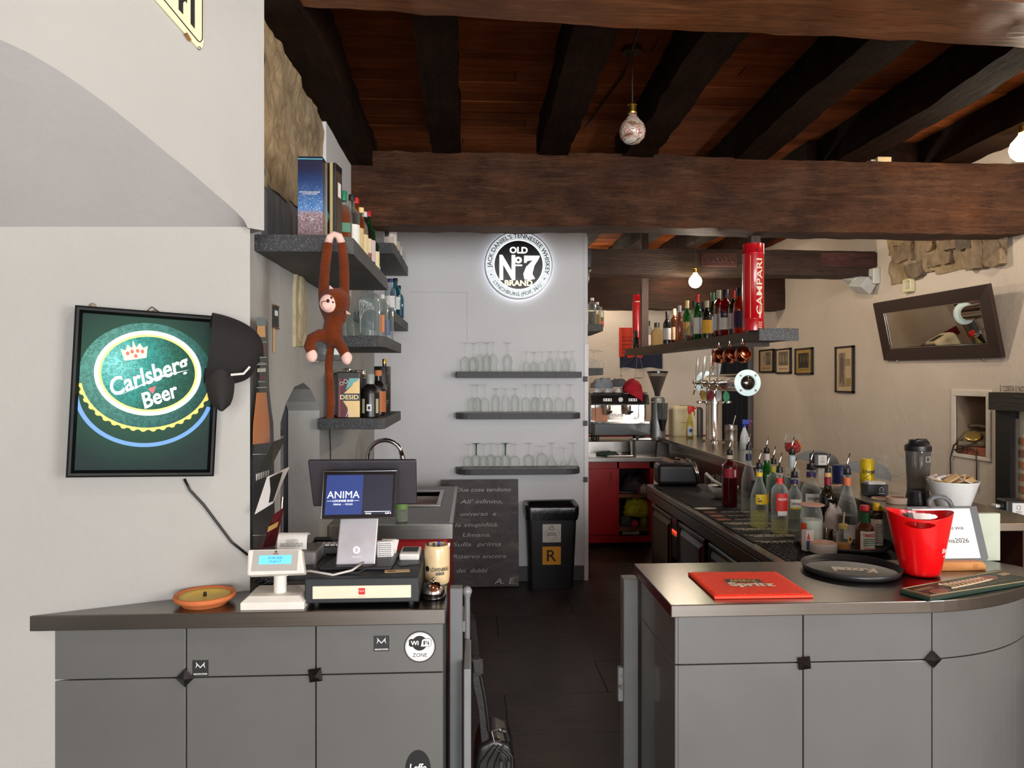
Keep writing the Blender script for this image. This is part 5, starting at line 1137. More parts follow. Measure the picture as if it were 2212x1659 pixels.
# bottles along the long shelf's edge
gA = 'spirit bottles on the long monkey shelf'; WHI = LIQ((156, 70, 16), .5); XE = -.535
AMBG = GLASS((240, 190, 130), (140, 70, 24), .3, .1); GRN = GLASS((60, 130, 70), (20, 60, 30), .4, .35); DRK = M((24, 18, 16), .12, 0, .1, coat=.5)
bottle('whiskey_bottle', 'square whiskey bottle with green cap and green label', (-.56, 3.26, ZA), .25, .034, 'squat', None, WHI, .78, None, M((14, 120, 84), .4), group=gA, e=.45, n=24, capz=.86, capr=.0165, lab2=(.30, .46, M((56, 116, 88), .5), 1.2), rotz=.35)
text('BOURBON\nWHISKEY', .006, PAPER, bpy.data.objects['whiskey_bottle'], fr((-.006, -.0335, .093)), width=.03)
for i, (px, Y, h, kind, g, lq, cap, lm, lb_) in enumerate(((760, 3.36, .26, 'spirit', None, M((34, 24, 20), .15), M((30, 30, 30), .4), M((222, 218, 208), .6), 'dark bottle with black cap and white label next to the green capped one'),
     (769, 3.46, .27, 'wine', AMBG, WHI, M((196, 30, 34), .4), M((206, 182, 130), .6), 'amber bottle with red and white cap on the monkey shelf'), (779, 3.55, .245, 'squat', None, LIQ((190, 130, 50), .4), M((226, 200, 140), .5), M((216, 196, 150), .6), 'bottle with cream stopper on the monkey shelf'),
     (787, 3.66, .25, 'wine', DRK, None, M((206, 204, 200), .5), M((222, 206, 170), .6), 'dark bottle with silver checked neck and red striped label'), (796, 3.80, .285, 'wine', GRN, None, M((176, 24, 44), .35), M((214, 184, 190), .6), 'bottle with dark red capsule and pink ribbon'),
     (805, 3.94, .22, 'wine', GRN, M((20, 50, 26), .2), M((30, 70, 40), .4), M((232, 220, 170), .6), 'green bottle with pale yellow label at the shelf end'))):
    p = U(px, Y=Y); bottle('spirit_bottle', lb_, (p.x, Y, ZA), h, .036, kind, g, lq, .7, (.12, .5, lm, 1.5), cap, group=gA, lab2=(.12, .22, M((150, 36, 46), .6), 1.5) if i == 3 else None)
p = U(818, Y=4.08); MB_ = box('small_box', (0, 0, .03), (.03, .05, .06), M((206, 206, 200), .5), None, .001); MB_.location = (p.x - .01, 4.09, ZA); tag(MB_, 'tiny white carton at the far end of the monkey shelf', 'carton')
# highest corner shelf: printed tin and little boxes
p = U(841, Y=5.36); tn = thing('printed_tin', 'white tin printed with a dark haired figure, on the highest corner shelf', 'tin', (p.x, 5.40, ZA2))
MB().lathe([(.05, 0), (.051, .004), (.051, .125), (.045, .13), (.028, .15), (.026, .16)], 24).build('tin', M((214, 212, 206), .4), tn, auto=True)
arcband(.0516, .06, .1, .35, ang=-.35).build('dark_hair_print', M((66, 56, 52), .6), tn); arcband(.0517, .01, .062, .6, ang=.1).build('figure_print', M((196, 176, 164), .6), tn)
for i, (px, Y, hh, m) in enumerate(((862, 5.62, .07, (196, 176, 160)), (868, 5.85, .075, (206, 200, 190)), (873, 6.1, .08, (176, 182, 186)))):
    p = U(px, Y=Y); o = box('postcard_box', (0, 0, hh / 2), (.05, .06, hh), M(m, .6), None, .001); o.location = (p.x - .02, Y, ZA2); tag(o, ['pinkish', 'cream', 'bluish'][i] + ' little carton beside the printed tin', 'carton', 'little cartons on the highest corner shelf')
# corner shelf with blue gin bottles
gB = 'bottles on the corner shelf'
for px, Y, h, m, cap, lb_, lm in ((846, 5.42, .24, GLASS((230, 236, 240), (150, 160, 170), .35, .1), M((40, 50, 120), .4), 'clear bottle with blue collar on the corner shelf', M((226, 226, 226), .5)), (857, 5.62, .27, GLASS((110, 190, 200), (30, 90, 110), .4, .25), M((20, 20, 22), .4), 'teal gin bottle with black cap on the corner shelf', M((206, 222, 222), .5)), (864, 5.9, .25, GLASS((130, 200, 214), (40, 100, 130), .4, .2), M((20, 22, 30), .4), 'rear pale blue bottle on the corner shelf', None)):
    p = U(px, Y=Y); bottle('gin_bottle', lb_, (p.x - .01, Y, ZB2), h, .042, 'squat', m, LIQ((120, 170, 190), .2) if px > 850 else None, .6, (.15, .5, lm, 1.0) if lm else None, cap, group=gB)
# clear gin bottles on the middle shelf
gC = 'clear bottles on the shelf beside the monkey'
t = bottle('gin_bottle', 'large clear bottle etched with a white leafless tree', (U(799, Y=4.2).x, 4.2, ZB_), .28, .058, 'straight', GLASS((240, 246, 246), (170, 176, 176), .32, .05), LIQ((214, 220, 218), .12), .72, group=gC, n=26)
mb = MB()
def branch(x, z, a, L_, d):
    x2, z2 = x + math.sin(a) * L_, z + math.cos(a) * L_; R_ = .0588
    pts = [((R_) * math.sin(q / R_), -R_ * math.cos(q / R_), zz) for q, zz in ((x, z), ((x + x2) / 2, (z + z2) / 2), (x2, z2))]; mb.tube(pts, .0011 if d > 2 else .0006, 4)
    if d > 0:
        for da in (-.45, .1, .5): branch(x2, z2, a + da, L_ * .68, d - 1)
branch(-.045, .02, .0, .07, 4); mb.build('etched_tree', M((226, 226, 222), .6), t); t.rotation_euler.z = -.15
for px, Y, h, r_, cap, lb_, lm in ((765, 4.35, .17, .045, None, 'low clear jar behind the etched bottle', None), (826, 4.48, .26, .034, M((216, 214, 206), .5), 'slim clear bottle with white stopper and orange print', M((206, 120, 60), .5)), (838, 4.75, .25, .036, M((200, 200, 200), .4), 'clear bottle with blue and white label at the shelf end', M((40, 80, 140), .5)), (748, 4.3, .15, .04, None, 'half hidden clear jar next to the monkey', None)):
    p = U(px, Y=Y); bottle('gin_bottle' if cap else 'glass_jar', lb_, (p.x, Y, ZB_), h, r_, 'straight' if cap else 'squat', GLASS((236, 242, 240), (160, 166, 164), .34, .06), None, .5, (.15, .55, lm, .5) if lm else None, cap, group=gC)
# lowest shelf: tins, black rum bottles, shaker
gD = 'rum bottles and tins on the lowest shelf'
p0, p1 = U(727, 898, Y=4.14), U(778, 803, Y=4.14); tw = p1.x - p0.x
t = thing('rum_tin', 'patterned rum tin in maroon, teal and gold', 'tin', (p0.x + tw / 2, 4.14 + .05, ZC_), group=gD)
TNH = p1.z - ZC_
MB().box(-tw / 2, -.05, 0, tw / 2, .05, TNH).build('tin', M((40, 38, 34), .35), t, bevel=.006)
Tn = FRONT((0, -.0506, 0)); gold = M((222, 190, 130), .35, .2); mar = M((84, 22, 36), .4); teal = M((110, 176, 176), .4); lx = -tw / 2 + .02; rx = tw / 2 - .002; zt = TNH * .86; zm1, zm0 = TNH * .53, TNH * .37
fl_ = lambda pts, m, nm, d=0: MB().prism(pts, d, d + .0008, Tn).build(nm, m, t)
fl_([(lx, zm1), (rx, zm1), (rx, zt), (lx, zt)], mar, 'maroon_field'); fl_([(lx + .05, zt), (rx, zt), (rx, zt - .01), (lx + .03, zm1 + .02)], teal, 'teal_field', .0008); fl_([(rx, zt), (rx, zm1), (lx + .02, zm1)], gold, 'gold_corner', .0016)
fl_([(lx, .004), (rx, .004), (rx, zm0), (lx, zm0)], gold, 'lower_gold_field'); fl_([(lx, .004), (lx + .045, .004), (lx + .04, zm0 * .6), (lx + .015, zm0), (lx, zm0)], mar, 'lower_maroon', .0008); fl_([(lx - .006, .004), (lx, .004), (lx, zt), (lx - .004, zt)], M((176, 40, 60), .4), 'red_edge', .0008)
for i in range(4): fl_([(lx + .03 + i * .012, .006), (lx + .034 + i * .012, .006), (lx + .05 + i * .012, zm0 * .5), (lx + .046 + i * .012, zm0 * .5)], M((236, 206, 196), .4), 'stripe', .0016)
for x, z, r_ in ((lx + .03, zt - .018, .011), (lx + .008, zt - .03, .010)): disc(M((226, 214, 200), .4), t, Tn @ Matrix.Translation((x, z, .0018)), r_, 'ring_ornament'); disc(INK, t, Tn @ Matrix.Translation((x, z, .0022)), r_ * .72, 'ring_centre')
for z in (zm1 + .045, zm0 * .45): disc(gold, t, Tn @ Matrix.Translation((rx - .02, z, .0026)), .019, 'seal'); 
text('DESID', .024, M((228, 204, 160), .3, .3), t, Tn @ Matrix.Translation((.006, (zm0 + zm1) / 2, .001)), width=tw * .78, bold=.02)
o, = [box('black_tin', (0, 0, .125), (.1, .05, .25), M((34, 36, 34), .35), None, .008)]; o.location = (U(738, Y=4.28).x, 4.31, ZC_); tag(o, 'plain black tin behind the patterned rum tin', 'tin', gD)
bottle('rum_bottle', 'matt black rum bottle with white square sticker', (U(800, Y=4.2).x, 4.2, ZC_), .235, .052, 'squat', M((20, 18, 17), .3), None, lab=None, cap=M((150, 156, 150), .35), group=gD, capz=.8)
ob = bpy.data.objects['rum_bottle']
for a_, w_, z0, z1, m in ((-.7, .2, .025, .105, (186, 178, 140)), (.95, .2, .025, .105, (186, 178, 140)), (.0, .26, .038, .075, (226, 226, 224)), (.0, .12, .046, .064, (30, 30, 32))): arcband(.0526 + (.0005 if m[0] < 60 else 0), z0, z1, w_, ang=a_).build('paper_label', M(m, .6), ob)
bottle('rum_bottle', 'black rum bottle with cork and orange label at the back', (U(817, Y=4.45).x, 4.45, ZC_), .26, .045, 'squat', M((22, 20, 19), .25), None, lab=(.08, .55, M((190, 110, 60), .5), 1.0), cap=M((196, 120, 70), .7), group=gD, rotz=.9, capz=.9, capr=.022)
t = thing('rum_canister', 'tall black canister with silver filigree pattern', 'tin', (U(826, Y=4.7).x, 4.7, ZC_), group=gD); MB().lathe([(.052, 0), (.052, .29), (.05, .295)], 26).build('canister', M((24, 22, 23), .35), t, auto=True)
rnd = random.Random(4); fm = M((150, 148, 148), .4, .6)
for k in range(30):
    a_ = rnd.uniform(-1, .9); z = rnd.uniform(.03, .26); pts = [((.0525) * math.sin(a_ + .14 * math.cos(q)), -.0525 * math.cos(a_ + .14 * math.cos(q)), z + .012 * math.sin(q)) for q in [i * .7 + rnd.random() for i in range(7)]]; MB().tube(pts, .0012, 4).build('filigree', fm, t)
t = bottle('rum_bottle', 'rum bottle with gold stopper rising behind the filigree canister', (U(831, Y=4.92).x, 4.90, ZC_), .34, .035, 'tall', M((26, 20, 18), .2), None, cap=GOLD, group=gD)
t = thing('cocktail_shaker', 'steel topped shaker canister behind the patterned tin', 'shaker', (U(776, Y=4.55).x, 4.5, ZC_), group=gD); MB().lathe([(.05, 0), (.05, .22)], 24).build('canister', M((60, 58, 62), .3), t, auto=True); MB().lathe([(.052, .22), (.052, .245), (.05, .25), (.05, .262), (.048, .268)], 24).build('lid', CHROME, t, auto=True)
arcband(.0508, .06, .215, .16, ang=.2).build('red_print', M((190, 110, 110), .5), t); MB().lathe([(.03, .19), (.03, .275), (.028, .28)], 18, c=(-.065, -.02)).build('side_cap', CHROME, t, auto=True)
# small bracket shelf with jar and adaptor, thin cable
p0 = U(735, 779, Y=4.25); sh = thing('bracket_shelf', 'small grey bracket shelf half hidden by the monkey', 'shelf', (0, 0, 0)); zz = U(725, 768, Y=4.0).z
MB().box(XL + .002, 3.9, zz - .028, U(735, Y=3.9).x, 4.0, zz).build('board', WSH, sh)
t = bottle('glass_jar', 'glass jar with red lid on the bracket shelf', (U(687, Y=3.93).x + .03, 3.95, zz), .085, .03, 'straight', GLASS((230, 236, 236), (140, 146, 146), .4, .1), None, cap=M((190, 50, 50), .5), capr=.026, capz=.9, cat='jar')
o = box('plug_adaptor', (0, 0, 0), (.03, .05, .05), M((150, 148, 140), .5), None, .003); p = U(688, 773, X=XL + .025); o.location = (XL + .018, p.y, p.z); tag(o, 'grey plug adaptor hanging on the wall by the monkey foot', 'adaptor')
p = U(733, 764, Y=3.95); o = box('white_packet', (0, 0, .03), (.05, .03, .06), M((220, 222, 226), .5), None, .002); o.location = (p.x - .012, 3.94, zz + .0005); tag(o, 'white and blue packet on the bracket shelf', 'packet')
pts = [U(712, 905, X=XL + .006), U(712, 930, X=XL + .006), U(714, 965, X=XL + .008), U(714, 996, X=XL + .006), U(718, 1100, X=XL + .006)]
tag(MB().tube(pts, .003, 6).build('thin_cable', BLACK, None), 'thin black cable hanging below the lowest shelf', 'cable')
# ---- plush monkey
YM = 2.862; mk = thing('plush_monkey', 'brown plush monkey hanging by its hands from the shelf', 'plush toy', tuple(U(720, 640, Y=YM))); O = Vector(mk.location)
def mp_(px, py, dy=0): return U(px, py, Y=YM + dy) - O
def fur():
    t = NT('brown_plush'); f = t.noise(t.coords(), 160, 4, .7); g = t.noise(t.coords(), 14, 3); p = t.pbr(rough=.9, sheen=.12, spec=.1)
    mx = t.n('ShaderNodeMix'); mx.data_type = 'RGBA'; mx.inputs[0].default_value = .5; t.l(t.ramp(f, [(.3, srgb(56, 20, 5)), (.7, srgb(126, 56, 18))]), mx.inputs[6]); t.l(t.ramp(g, [(.3, srgb(74, 30, 8)), (.7, srgb(122, 54, 18))]), mx.inputs[7])
    t.l(mx.outputs[2], p.inputs['Base Color']); t.l(t.bump(f, .8, .006), p.inputs['Normal']); return t.m
FUR = fur(); PINK = M((226, 184, 172), .9, 0, .06, 60, .2, sheen=.4); k = YM / F
mb = MB()
mb.tube([mp_(709, 524), mp_(703, 570), mp_(698, 630), mp_(701, 662, .0), mp_(714, 690)], [11 * k, 11 * k, 11 * k, 12 * k, 13 * k], 12)
mb.tube([mp_(738, 524), mp_(743, 570), mp_(744, 620), mp_(743, 665), mp_(733, 694)], [10 * k, 11 * k, 11 * k, 12 * k, 13 * k], 12)
mb.tube([mp_(722, 682), mp_(720, 705), mp_(718, 730), mp_(721, 745)], [18 * k, 21 * k, 21 * k, 15 * k], 14)
mb.ball(mp_(723, 654, -.012), (33 * k, 27 * k, 32 * k), 18, 12)
mb.tube([mp_(712, 730), mp_(690, 724, -.02), mp_(674, 732, -.03), mp_(668, 748, -.035), mp_(674, 764, -.035)], [15 * k, 14 * k, 13 * k, 12 * k, 11 * k], 12)
mb.tube([mp_(728, 736), mp_(738, 750, -.015), mp_(747, 768, -.02)], [14 * k, 12 * k, 11 * k], 12)
mb.tube([mp_(715, 742, .01), mp_(710, 790, .01), mp_(713, 830, .01), mp_(715, 870, .01), mp_(712, 904, .01)], [8 * k, 9 * k, 9.5 * k, 9 * k, 9 * k], 12)
o = mb.build('plush_body', FUR, mk, smooth=True); rm = o.modifiers.new('r', 'REMESH'); rm.mode = 'VOXEL'; rm.voxel_size = .0045; rm.use_smooth_shade = True; sm_ = o.modifiers.new('s', 'SMOOTH'); sm_.iterations = 5; sm_.factor = .5
MB().ball(mp_(712, 655, -.040), (21 * k, 14 * k, 20 * k), 18, 12).build('face', PINK, mk, smooth=True); fc_ = mk.children[-1]
MB().ball(mp_(706, 660, -.057), (13 * k, 8 * k, 11 * k), 14, 10).build('muzzle', PINK, fc_, smooth=True)
for px, py, nm, r_ in ((708.5, 650, 'nose', (3.4, 3, 4)), (716, 643, 'eye', (2.4, 2, 3)), (719, 653, 'eye', (3, 2, 2.2))): MB().ball(mp_(px, py, -.068 if nm == 'nose' else -.0605), tuple(q * k for q in r_), 10, 8).build(nm, M((14, 12, 12), .15), fc_, smooth=True)
MB().tube([mp_(705, 651, -.0705), mp_(699, 650, -.069), mp_(694, 653, -.066), mp_(697, 662, -.068), mp_(702, 668, -.066)], .0012, 5).build('mouth', M((90, 50, 44), .8), fc_)
for px, py, a, b in ((754, 675, 0, 0), (715, 621, 0, 0)):
    q = mp_(px, py, -.03); mb = MB(); mb.add([q + Vector((-7 * k, 0, 6 * k)), q + Vector((-7 * k, 0, -5 * k)), q + Vector((7 * k, -.004, -5 * k)), q + Vector((-4 * k, -.016, 1 * k))] if px > 740 else [q + Vector((-4 * k, 0, 7 * k)), q + Vector((-5 * k, 0, -5 * k)), q + Vector((8 * k, -.004, -4 * k)), q + Vector((-1 * k, -.014, -1 * k))], [(0, 1, 3), (1, 2, 3), (2, 0, 3), (0, 2, 1)]); mb.build('ear', PINK, mk, bevel=.003)
for px, py in ((673, 768), (749, 773)): MB().ball(mp_(px, py, -.04 if px < 700 else -.025), (12 * k, 10 * k, 14 * k), 14, 10).rough(.003, 30, px).build('foot', PINK, mk, smooth=True)
mb = MB().tube([mp_(709, 526), mp_(713, 512, -.006), mp_(722, 506, -.008), mp_(732, 510, -.006), mp_(738, 525)], [8.5 * k, 8 * k, 6.5 * k, 8 * k, 8.5 * k], 12); mb.build('joined_hands', PINK, mk, smooth=True)
# ---- appliance in the pointed niche
ap = thing('wine_cooler', 'dark glass fronted cooler standing inside the pointed niche', 'cooler', (XL - .36, 3.75, NZ0 + .001))
MB().box(-.20, -.36, 0, .16, .36, .93).build('case', M((26, 26, 28), .35), ap, bevel=.005)
MB().box(.161, -.34, .03, .175, .34, .80).build('glass_door', GLASS((150, 156, 160), (70, 76, 80), .4, .35), ap); MB().box(.17, .24, .03, .185, .30, .9).build('door_frame', M((146, 146, 150), .35, .5), ap, bevel=.003)
MB().box(.161, -.34, .84, .18, .34, .90).build('top_rail', BLACKG, ap, bevel=.004); MB().box(.163, .02, .72, .166, .14, .88).build('gold_label', M((150, 128, 80), .5), ap); MB().tube([(.19, .18, .30), (.20, .22, .58)], .008, 8).build('handle', CHROME, ap)
for z in (.25, .45): MB().box(-.15, -.33, z, .15, .33, z + .012).build('rack', CHROME, ap)
tag(MB().cyl((XL - .26, 3.42, NZ0 + .955), (XL - .26, 3.85, NZ0 + .955), .022).build('paper_roll', M((206, 200, 194), .5), None, smooth=False), 'pale paper roll lying on the cooler in the niche', 'roll')
# ---- round lit whiskey sign
p = U(1120, 573, Y=6.36); js = thing('round_lit_sign', 'round lit whiskey sign with silver ring hanging on the grey wall', 'sign', (p.x, 6.34, p.z)); R0 = 74 * 6.34 / F; T = FRONT((0, 0, 0))
MB().lathe([(R0 * .96, .0), (R0, -.004), (R0, -.05), (R0 * .97, -.055), (.001, -.055)], 56, fr((0, 0, 0), (1, 0, 0), (0, 0, 1)) @ Matrix.Rotation(0, 4, 'Z')).build('drum', M((170, 170, 172), .35, .6), js, auto=True)
ring(0, 0, R0 * .97, R0 * .97, R0 * .26, .0004, 'silver_ring', EM((188, 194, 196), .55), js, T); disc(M((14, 14, 15), .25), js, T, R0 * .725, 'black_field', .0008)
ring(0, 0, R0 * .735, R0 * .735, .008, .0014, 'white_rim', EM((230, 234, 236), .8), js, T)
for i in range(28):
    a = 2 * PI * i / 28; MB().box(R0 * .74, -.0006, .0012, R0 * .96, .0006, .0016, T @ Matrix.Rotation(a, 4, 'Z')).build('ring_joint', M((140, 144, 146), .5), js)
LIT = EM((255, 252, 236), 1.2); LITY = EM((250, 236, 180), .8); ctext("JACK DANIEL'S TENNESSEE WHISKEY", .036, INK, js, T @ Matrix.Translation((0, 0, .0012)), R0 * .855, 186, -18, bold=.012); ctext('LYNCHBURG (POP. 361)', .030, INK, js, T @ Matrix.Translation((0, 0, .0012)), R0 * .855, 214, 318, bold=.004, inward=True)
for a in (200, -28): MB().prism([(.009, 0), (0, .006), (-.009, 0), (0, -.006)], .0012, .0018, T @ Matrix.Translation((R0 * .855 * math.cos(math.radians(a)), R0 * .855 * math.sin(math.radians(a)), 0))).build('diamond', INK, js)
text('OLD', .052, LIT, js, T @ Matrix.Translation((0, R0 * .43, .002)), width=.155, bold=.03); text('BRAND', .046, LITY, js, T @ Matrix.Translation((0, -R0 * .53, .002)), width=.24, bold=.03)
text('N', .20, LIT, js, T @ Matrix.Translation((-R0 * .33, -R0 * .08, .002)), width=.135, bold=.035); text('o', .072, LIT, js, T @ Matrix.Translation((-R0 * .01, R0 * .14, .002)), width=.062, bold=.04); MB().box(-.034, -.01, .002, .030, .002, .0026, T).build('underline', LIT, js)
MB().prism([(R0 * x, R0 * y) for x, y in [(.16, .27), (.62, .27), (.60, .20), (.46, -.02), (.40, -.26), (.48, -.40), (.33, -.44), (.17, -.42), (.14, -.26), (.22, -.06), (.42, .14), (.26, .12), (.22, .06), (.16, .06)]], .002, .0026, T).build('numeral_seven', LIT, js)
for x, z in ((-.13, -.215), (-.13, .05), (-.2, -.215)): pass
MB().lathe([(R0 * .62, .057), (R0 * .93, .057)], 48, fr((0, 0, 0), (1, 0, 0), (0, 0, 1)) @ Matrix.Rotation(PI, 4, 'X'), cap0=False, cap1=False).build('halo_lamp', EM((240, 244, 255), 3.2), js)
MB().cyl((0, .0, 0), (0, .08, 0), .05).build('wall_spacer', BLACK, js)
# ---- chalkboard leaning on the wall
a0, a1 = U(953, 1262, Y=6.30), U(1119, 1033, Y=6.40); cb = thing('chalkboard', 'grey slate board with chalk handwriting leaning on the wall', 'chalkboard', ((a0.x + U(1120, 1262, Y=6.30).x) / 2, 6.29, .0)); cw = U(1120, 1262, Y=6.30).x - a0.x
hb = U(1119, 1033, Y=6.38).z; zb0 = .012; Tb = fr((0, 0, hb / 2), (1, 0, 0), (0, .105 / hb, 1)); L_ = hb / math.cos(math.atan(.105 / hb)) - .01
def slate():
    t = NT('smeared_slate'); f = t.noise(t.coords((1, 1, 2)), 4, 6, .65, 1.0); g = t.noise(t.coords(), 40, 4); p = t.pbr(rough=.7); t.l(t.ramp(f, [(.3, srgb(66, 62, 61)), (.55, srgb(86, 81, 79)), (.75, srgb(124, 118, 114))]), p.inputs['Base Color']); t.l(t.bump(g, .1, .004), p.inputs['Normal']); return t.m
Tb = Tb @ Matrix.Translation((0, 0, 0)); MB().box(-cw / 2, -L_ / 2, -.012, cw / 2, L_ / 2, 0, Tb).build('slate', slate(), cb, bevel=.002)
CH = M((190, 188, 184), .9); kx = 6.3 / F
for s, px, py, wd in (('Due cose tendono', 1045, 1057, 118), ("All' infinito,", 1040, 1083, 92), ('universo  e', 1033, 1109, 78), ('la stupidità.', 1030, 1133, 94), ('Umana.', 1030, 1153, 60), ('Sulla  prima', 1030, 1174, 104), ('Riservo ancora', 1036, 1198, 114), ('dei  dubbi', 1020, 1228, 66), ('A. E.', 1090, 1250, 46)):
    q = U(px, py, Y=6.33); text(s, 8.5 * kx if s != 'A. E.' else 12 * kx, CH, cb, Tb @ Matrix.Translation((q.x - cb.location.x, q.z - hb / 2, .0004)), 'chalk_writing', wd * kx, .0004, 0, .22)
# ---- waste bin
p = U(1192, 1270, Z=0); bn_ = thing('waste_bin', 'black waste bin with liner, hazard sticker and yellow R sticker', 'bin', (U(1190, Y=6.2).x, 6.22, 0)); tw0, bw0 = 117 * 6.15 / F / 2, 92 * 6.2 / F / 2; BH = .70
def rrect(w_, d, r_, n=4):
    out = []
    for cx, cy, a0_ in ((w_ - r_, d - r_, 0), (-w_ + r_, d - r_, 90), (-w_ + r_, -d + r_, 180), (w_ - r_, -d + r_, 270)):
        out += [(cx + r_ * math.cos(math.radians(a0_ + 90 * i / n)), cy + r_ * math.sin(math.radians(a0_ + 90 * i / n))) for i in range(n + 1)]
    return out
def loft(rings):
    mb = MB(); n = len(rings[0][0]); vs = [(x, y, z) for poly, z in rings for x, y in poly]; mb.add(vs, [(j * n + i, j * n + (i + 1) % n, (j + 1) * n + (i + 1) % n, (j + 1) * n + i) for j in range(len(rings) - 1) for i in range(n)]); return mb
mb = loft([(rrect(bw0, .09, .03), .0), (rrect(bw0 * 1.02, .095, .03), .02), (rrect(tw0 * .92, .135, .04), BH - .06), (rrect(tw0 * .95, .14, .04), BH), (rrect(tw0 * .88, .125, .035), BH), (rrect(tw0 * .80, .10, .03), .2)]); mb.f.append(tuple(reversed(range(20)))); mb.f.append(tuple(range(100, 120))); mb.build('body', M((26, 26, 27), .45), bn_, auto=True)
mb = loft([(rrect(tw0 * .965, .147, .045, 8), BH - .11), (rrect(tw0 * .985, .152, .045, 8), BH - .06), (rrect(tw0 * 1.0, .156, .05, 8), BH - .01), (rrect(tw0 * .98, .15, .05, 8), BH + .012), (rrect(tw0 * .86, .12, .035, 8), BH + .002), (rrect(tw0 * .78, .105, .03, 8), BH - .2)])
mb.v = [tuple(Vector(v) + noise.noise_vector(Vector(v) * 16) * .009) for v in mb.v]; mb.build('liner', M((20, 20, 21), .22, 0, .1, 20, .25), bn_, smooth=True)
sl = (.135 - .095) / (BH - .08)
for py, nm, m in ((1152, 'hazard_sticker', M((196, 194, 186), .6)), (1201, 'yellow_sticker', M((214, 150, 26), .5))):
    q = U(1192, py, Y=6.09); zz = q.z; yy = -(.0975 + sl * (zz - .02)) - .002; Tq = fr((q.x - bn_.location.x, yy, zz), (1, 0, 0), (0, -sl, 1)); s_ = 40 * 6.1 / F; o = sheet(m, bn_, Tq, s_, s_, nm, .001)
    if 'hazard' in nm:
        MB().tube([Tq @ Vector((x * s_ * .44, y * s_ * .44, .0015)) for x, y in ((1, 0), (0, 1), (-1, 0), (0, -1))], .0012, 5, True).build('diamond_outline', INK, bn_); text_rows(bn_, Tq @ Matrix.Translation((0, -.006, .001)), s_ * .5, s_ * .2, 4, INK, 8)
        for a in (90, 210, 330): ring(.011 * math.cos(math.radians(a)), .042 + .011 * math.sin(math.radians(a)), .011, .011, .004, .0015, 'hazard_trefoil', INK, bn_, Tq, a - 130, a + 130, 14)
    else: text('R', s_ * .62, M((40, 30, 14), .6), bn_, Tq @ Matrix.Translation((0, 0, .001)), width=s_ * .52, bold=.01)
# ---- upturned glasses on the three wall shelves
gG = ['upturned glasses on the top wall shelf', 'upturned glasses on the middle wall shelf', 'upturned glasses on the bottom wall shelf']
big = stem_proto(.245, .047, .125, .036, .036); big2 = stem_proto(.25, .043, .15, .034, .035, 'tulip'); sml = stem_proto(.17, .032, .085, .028, .032); flu = stem_proto(.175, .03, .12, .03, .03, 'tulip'); wine = stem_proto(.235, .040, .125, .034, .037); beer = stem_proto(.20, .036, .15, .033, .033, 'tulip'); ball = stem_proto(.20, .046, .10, .038, .037); grn = stem_proto(.20, .046, .10, .038, .037, 'bowl', M((30, 92, 30), .15)); cone = stem_proto(.20, .04, .10, .05, .037, 'cone'); cone2 = stem_proto(.165, .04, .075, .045, .037, 'cone'); gob = stem_proto(.18, .05, .12, .042, .036)
rows = [[(1005, big, .09), (1023, big, .05), (1036, big2, .13), (1052, big2, .08), (1065, big2, .13), (1097, big2, .08), (1137, sml, .07), (1155, sml, .07), (1171, sml, .08), (1189, flu, .09), (1206, flu, .08), (1222, flu, .12), (1236, flu, .08)],
        [(1020, wine, .12), (1031, wine, .06), (1047, wine, .1), (1071, beer, .09), (1092, beer, .1), (1113, beer, .09), (1136, wine, .08), (1157, wine, .13), (1167, wine, .06), (1185, wine, .09), (1207, wine, .08), (1232, wine, .08)],
        [(1012, ball, .11), (1029, grn, .06), (1045, ball, .13), (1061, ball, .05), (1076, ball, .12), (1092, grn, .05), (1112, ball, .1), (1143, ball, .08), (1171, gob, .08), (1192, cone, .11), (1218, cone2, .06), (1238, cone, .09)]]
kn = {id(big): 'large round', id(big2): 'tall tulip', id(sml): 'small', id(flu): 'short flared', id(wine): 'wine', id(beer): 'beer tulip', id(ball): 'balloon', id(grn): 'green stemmed', id(cone): 'conical', id(cone2): 'short conical', id(gob): 'wide goblet'}
for r_, row in enumerate(rows):
    for i, (px, pr, dy) in enumerate(row):
        dy = .055 if i % 2 else .145
        q = U(px, Y=YB - dy); put_glass(pr, (q.x, YB - dy, GS[r_] + (.0042 if r_ else .0005)), '%s upturned glass, %s from the left on the %s wall shelf' % (kn[id(pr)], ORD[i], ['top', 'middle', 'bottom'][r_]), gG[r_])
# soap bottle on the sink unit behind the till
p = U(868, Y=4.46); bottle('soap_bottle', 'clear plastic bottle with green label on the sink unit', (p.x, 4.46, .9025), .21, .037, 'spirit', GLASS((240, 244, 240), (170, 176, 170), .3, .1), LIQ((220, 226, 210), .2), .3, (.36, .66, M((120, 160, 84), .5), 1.5), M((230, 230, 226), .5))
# ================================================================ back bar: coffee machine, taps, hanging bottle shelf
# espresso machine
ml, mr = U(1276, Y=8.12).x, U(1401, Y=8.12).x; mc = (ml + mr) / 2; mw = (mr - ml) / 2
em = thing('espresso_machine', 'black two group espresso machine on the steel ledge', 'coffee machine', (mc, 8.12, LZ)); k8 = 8.12 / F
z = lambda py: U(1340, py, Y=8.12).z - LZ
BKM = M((26, 24, 24), .3, coat=.3)
for x in (-mw * .75, mw * .75):
    for y in (.05, .35): MB().cyl((x, y, 0), (x, y, z(938)), .022).build('foot', BLACK, em)
MB().box(-mw + .03, -.06, z(940), mw, .45, z(914)).build('drip_base', BKM, em, bevel=.006); MB().box(-mw + .05, -.08, z(914), mw - .01, .3, z(910)).build('drip_grate', CHROME, em)
MB().box(-mw + .02, .12, z(912), mw - .02, .16, z(876)).build('mirror_back', M((200, 196, 190), .06, 1, .05), em)
